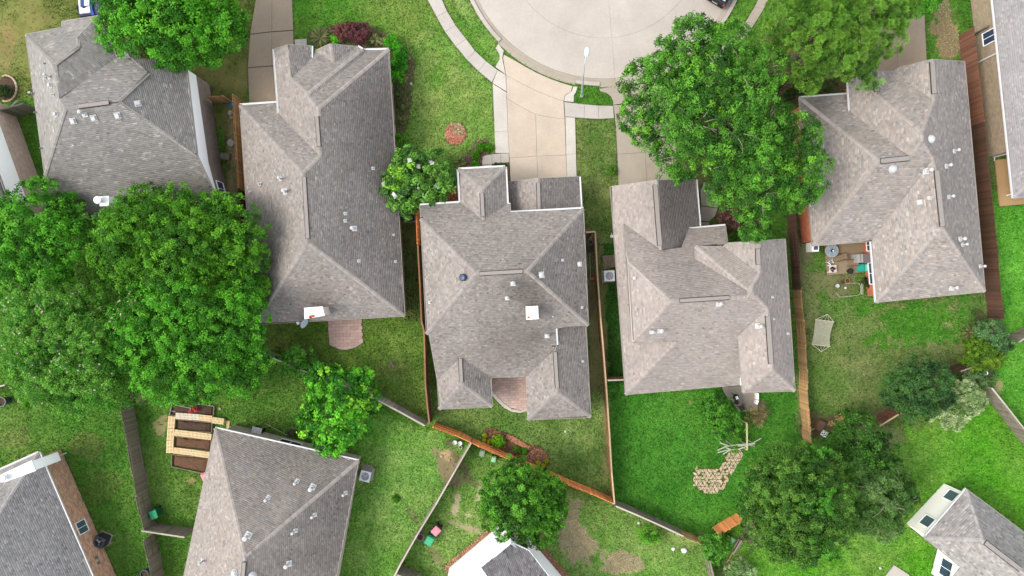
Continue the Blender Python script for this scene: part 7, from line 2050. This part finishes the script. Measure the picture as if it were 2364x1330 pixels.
# the narrow yard between the tall house and the long house
t = thing('bench', 'small brown wooden bench against the grey brick wall', 'bench'); p = P(*FF((225, 690)), 0.4); t.location = (p.x, p.y, 0); t.rotation_euler = (0, 0, -0.08)
for k in range(4): g = G(); g.box(0.0, -0.22 + 0.145 * k, 0.4, 0.75, 0.1, 0.03); g.build('slat', W_OLD, t)
for x in (-0.32, 0.32):
    g = G(); g.box(x, 0, 0.2, 0.07, 0.5, 0.38); g.build('leg', W_BRN, t)
for k in range(3): g = G(); g.box(-0.36, -0.15 + 0.15 * k, 0.55, 0.03, 0.1, 0.35); g.build('back_slat', W_OLD, t)
for k, (x, y, r, m, lb) in enumerate(((285, 150, 0.2, 'blue', 'bright blue tarp bundle inside the tan cedar gate'), (280, 230, 0.2, 'white', 'pale rock just below the blue tarp bundle'), (288, 280, 0.16, 'terra', 'small tan rock below the pale rock, inside the gate'), (285, 548, 0.3, 'white', 'white sack on the grass beside the tan cedar fence'), (300, 1165, 0.3, 'terra', 'flat tan rock near the end of the tan cedar fence'))):
    p = P(*FF((x, y)), 0.1); rr = np.random.default_rng(k + 50)
    g = G(); prof = [(r * 0.7, 0), (r, r * 0.25), (r * 0.85, r * 0.6), (r * 0.4, r * 0.85), (0.02, r * 0.9)]
    g.lathe(0, 0, prof, 9); g.v = [(vx * rr.uniform(0.8, 1.25), vy * rr.uniform(0.8, 1.3), vz * rr.uniform(0.8, 1.2)) for vx, vy, vz in g.v]
    mm = {'blue': BINS['blue'], 'white': mat('rock_pale', c(214, 208, 196, 1.1), var=0.15), 'terra': mat('rock_tan', c(198, 176, 146, 1.1), var=0.15)}[m]
    ob = g.build('tarp_bundle' if k == 0 else ('sack' if k == 3 else 'rock'), mm); ob.location = (p.x, p.y, 0); tag(ob, lb, 'tarp' if k == 0 else ('sack' if k == 3 else 'rock'))


def lump(name, label, cat, px, py, r, m, seed, zz=0.0, sq=0.8):
    rr = np.random.default_rng(seed); p = P(px, py, 0.1); g = G()
    g.lathe(0, 0, [(r * 0.8, -0.02), (r, r * 0.2), (r * 0.85, r * sq * 0.7), (r * 0.35, r * sq), (0.02, r * sq)], 8)
    g.v = [(vx * rr.uniform(0.75, 1.25), vy * rr.uniform(0.75, 1.25), vz) for vx, vy, vz in g.v]
    ob = g.build(name, m); ob.location = (p.x, p.y, zz); return tag(ob, label, cat)


ROCKP = mat('rock_pale', c(214, 208, 196, 1.1), var=0.15); ROCKT = mat('rock_tan', c(198, 176, 146, 1.1), var=0.15)
lump('rock', 'tan rock beside the bare soil patch near the two buckets', 'rock', 1019, 1054, 0.14, ROCKT, 1)
lump('rock', 'small tan rock right of the bare soil patch near the two buckets', 'rock', 1037, 1063, 0.1, ROCKT, 2)
lump('rock', 'white rock at the edge of the litter bed right of the long house', 'rock', 949, 193, 0.13, ROCKP, 3)
lump('rock', 'brown stump like rock above the white rock, right of the long house', 'rock', 943, 134, 0.2, mat('stump', c(170, 142, 104), var=0.3, scale=20), 4)
lump('white_sack', 'larger white sack on the lawn below the tan fence panel', 'sack', 1580, 1271, 0.26, BINS['white'], 5)
lump('white_sack', 'smaller white sack on the lawn below the tan fence panel', 'sack', 1555, 1268, 0.17, BINS['white'], 6)
lump('white_stone', 'white stone at the bottom edge beside the worn grey fence', 'stone', 1641, 1323, 0.2, BINS['white'], 7)
lump('rock', 'pale rock pair beside the bottom right patio corner', 'rock', 2033, 1312, 0.14, ROCKP, 8)
lump('rock', 'pale stone on the lawn right of the topmost raised bed', 'rock', 507, 944, 0.13, ROCKT, 9)
lump('sprinkler_cover', 'round white sprinkler cover on the lawn behind the middle house', 'cover', 1305, 997, 0.09, BINS['white'], 10, sq=0.4)
lump('white_flower_clump', 'white flower clump left of the feathery bush', 'flowers', 1475, 1208, 0.14, BINS['white'], 11)
t = thing('yard_lamp', 'white round yard lamp beside the grey green shrub', 'lamp'); p = P(2274, 861, 1.0); t.location = (p.x, p.y, 0)
g = G(); g.tube([(0, 0, 0), (0, 0, 0.95)], 0.035, 7); g.build('post', METAL, t); g = G(); g.lathe(0, 0, [(0.05, 0.92), (0.17, 1.0), (0.19, 1.08), (0.14, 1.18), (0.02, 1.22)], 16); g.build('globe', WHITE, t)
t = thing('stump_pipe', 'grey pipe and brown stump on the lawn behind the small curved patio', 'stump'); p = P(905, 840, 0.2); t.location = (p.x, p.y, 0)
g = G(); g.tube([(-0.05, 0.2, 0.3), (0.03, -0.08, 0.12)], 0.11, 9); g.build('pipe', METAL, t); g = G(); g.cyl(0.1, -0.2, -0.02, 0.14, 0.15, 0.11, 10); g.build('stump', mat('stump', c(170, 142, 104), var=0.3, scale=20), t)
t = thing('covered_grill', 'white louvred cover and dark grill behind the bottom pinkish roof', 'grill'); p = P(592, 997, 0.9); t.location = (p.x, p.y, 0); t.rotation_euler = (0, 0, -0.25)
for k in range(7): g = G(); g.box(0, -0.33 + 0.11 * k, 0.9 + 0.004 * k, 0.82, 0.095, 0.03, rx=0.15); g.build('slat', BINS['white'], t)
for x in (-0.36, 0.36):
    g = G(); g.box(x, 0, 0.44, 0.05, 0.6, 0.86); g.build('side', BINS['black'], t)
g = G(); g.box(0.0, -0.15, 0.5, 0.66, 0.3, 0.5); g.build('grill_box', BINS['black'], t)
t = thing('garden_stool', 'white and dark garden clutter at the left end of the bottom roof', 'stool'); p = P(545, 992, 0.5); t.location = (p.x, p.y, 0)
g = G(); g.box(0, 0, 0.48, 0.5, 0.4, 0.06, -0.3); g.build('top', BINS['white'], t)
for x in (-0.18, 0.18): g = G(); g.box(x, 0, 0.25, 0.05, 0.34, 0.42, -0.3); g.build('leg', BINS['black'], t)
t = thing('bamboo_pole', 'two long pale poles lying behind the bottom pinkish roof', 'pole'); o = P(635, 985); t.location = o
for a, b in (((605, 988), (625, 982)), ((612, 978), (662, 1004))): g = G(); g.tube([P(*a, 0.5) - o, P(*b, 0.1) - o], 0.02, 5); g.build('pole', BEAM, t)
t = thing('folded_parasol', 'pale folded parasol on the tan patio at the right edge', 'parasol'); o = P(2336, 449); t.location = o
g = G(); g.tube([(-0.6, -0.1, 0.2), (0.5, 0.15, 0.3)], 0.03, 6); g.build('pole', WHITE, t)
g = G(); g.lathe(0, 0, [(0.02, -0.45), (0.10, -0.3), (0.15, 0.3), (0.06, 0.45)], 10); g.v = [(vz + 0.1, vx + 0.03, vy + 0.28) for vx, vy, vz in g.v]; g.build('canopy', mat('parasol_pale', (0.36, 0.42, 0.45)), t)
t = thing('drain_post', 'pale metal downpipe piece beside the left edge house', 'pipe'); o = P(43, 240); t.location = o
for k in range(2): g = G(); g.tube([(-0.4 + 0.1 * k, -0.3, 0.3), (0.25 + 0.1 * k, 0.15, 0.5)], 0.05, 6); g.build('pipe', METAL, t)
g = G(); g.box(0.25, 0.15, 0.25, 0.06, 0.06, 0.5); g.build('support', METAL, t)
pot('white solar lamp on the lawn left of the tall house', 66, 213, 0.09, 0.3, BINS['white'], 'garden_lamp', 'lamp', None)
q = (1215, 1256)
straw = [c(200, 184, 150), c(180, 162, 128), c(156, 140, 108)]
for lb, poly, n in (('dry thatch on the large bare patch below the round tree', [(1260, 1160), (1400, 1160), (1400, 1330), (1260, 1330)], 3200), ('dry thatch on the bare patch at the bottom edge', [(1400, 1250), (1500, 1250), (1500, 1345), (1400, 1345)], 2000),
                    ('dry brown straw beside the top right driveway', [(2145, -10), (2200, -10), (2200, 70), (2245, 100), (2230, 135), (2150, 130)], 3000), ('brown pine needles under the pine', [(1760, 130), (1850, 140), (1940, 180), (1940, 225), (1780, 240)], 900), ('dry litter in the narrow yard beside the tall house', [(526, 245), (545, 245), (550, 480), (530, 480)], 320)):
    chips('straw', W2(poly), n, straw if 'pine' not in lb else [c(120, 90, 70), c(96, 74, 58)], 0.055, CHIP, 0.02, lb, bare=True)
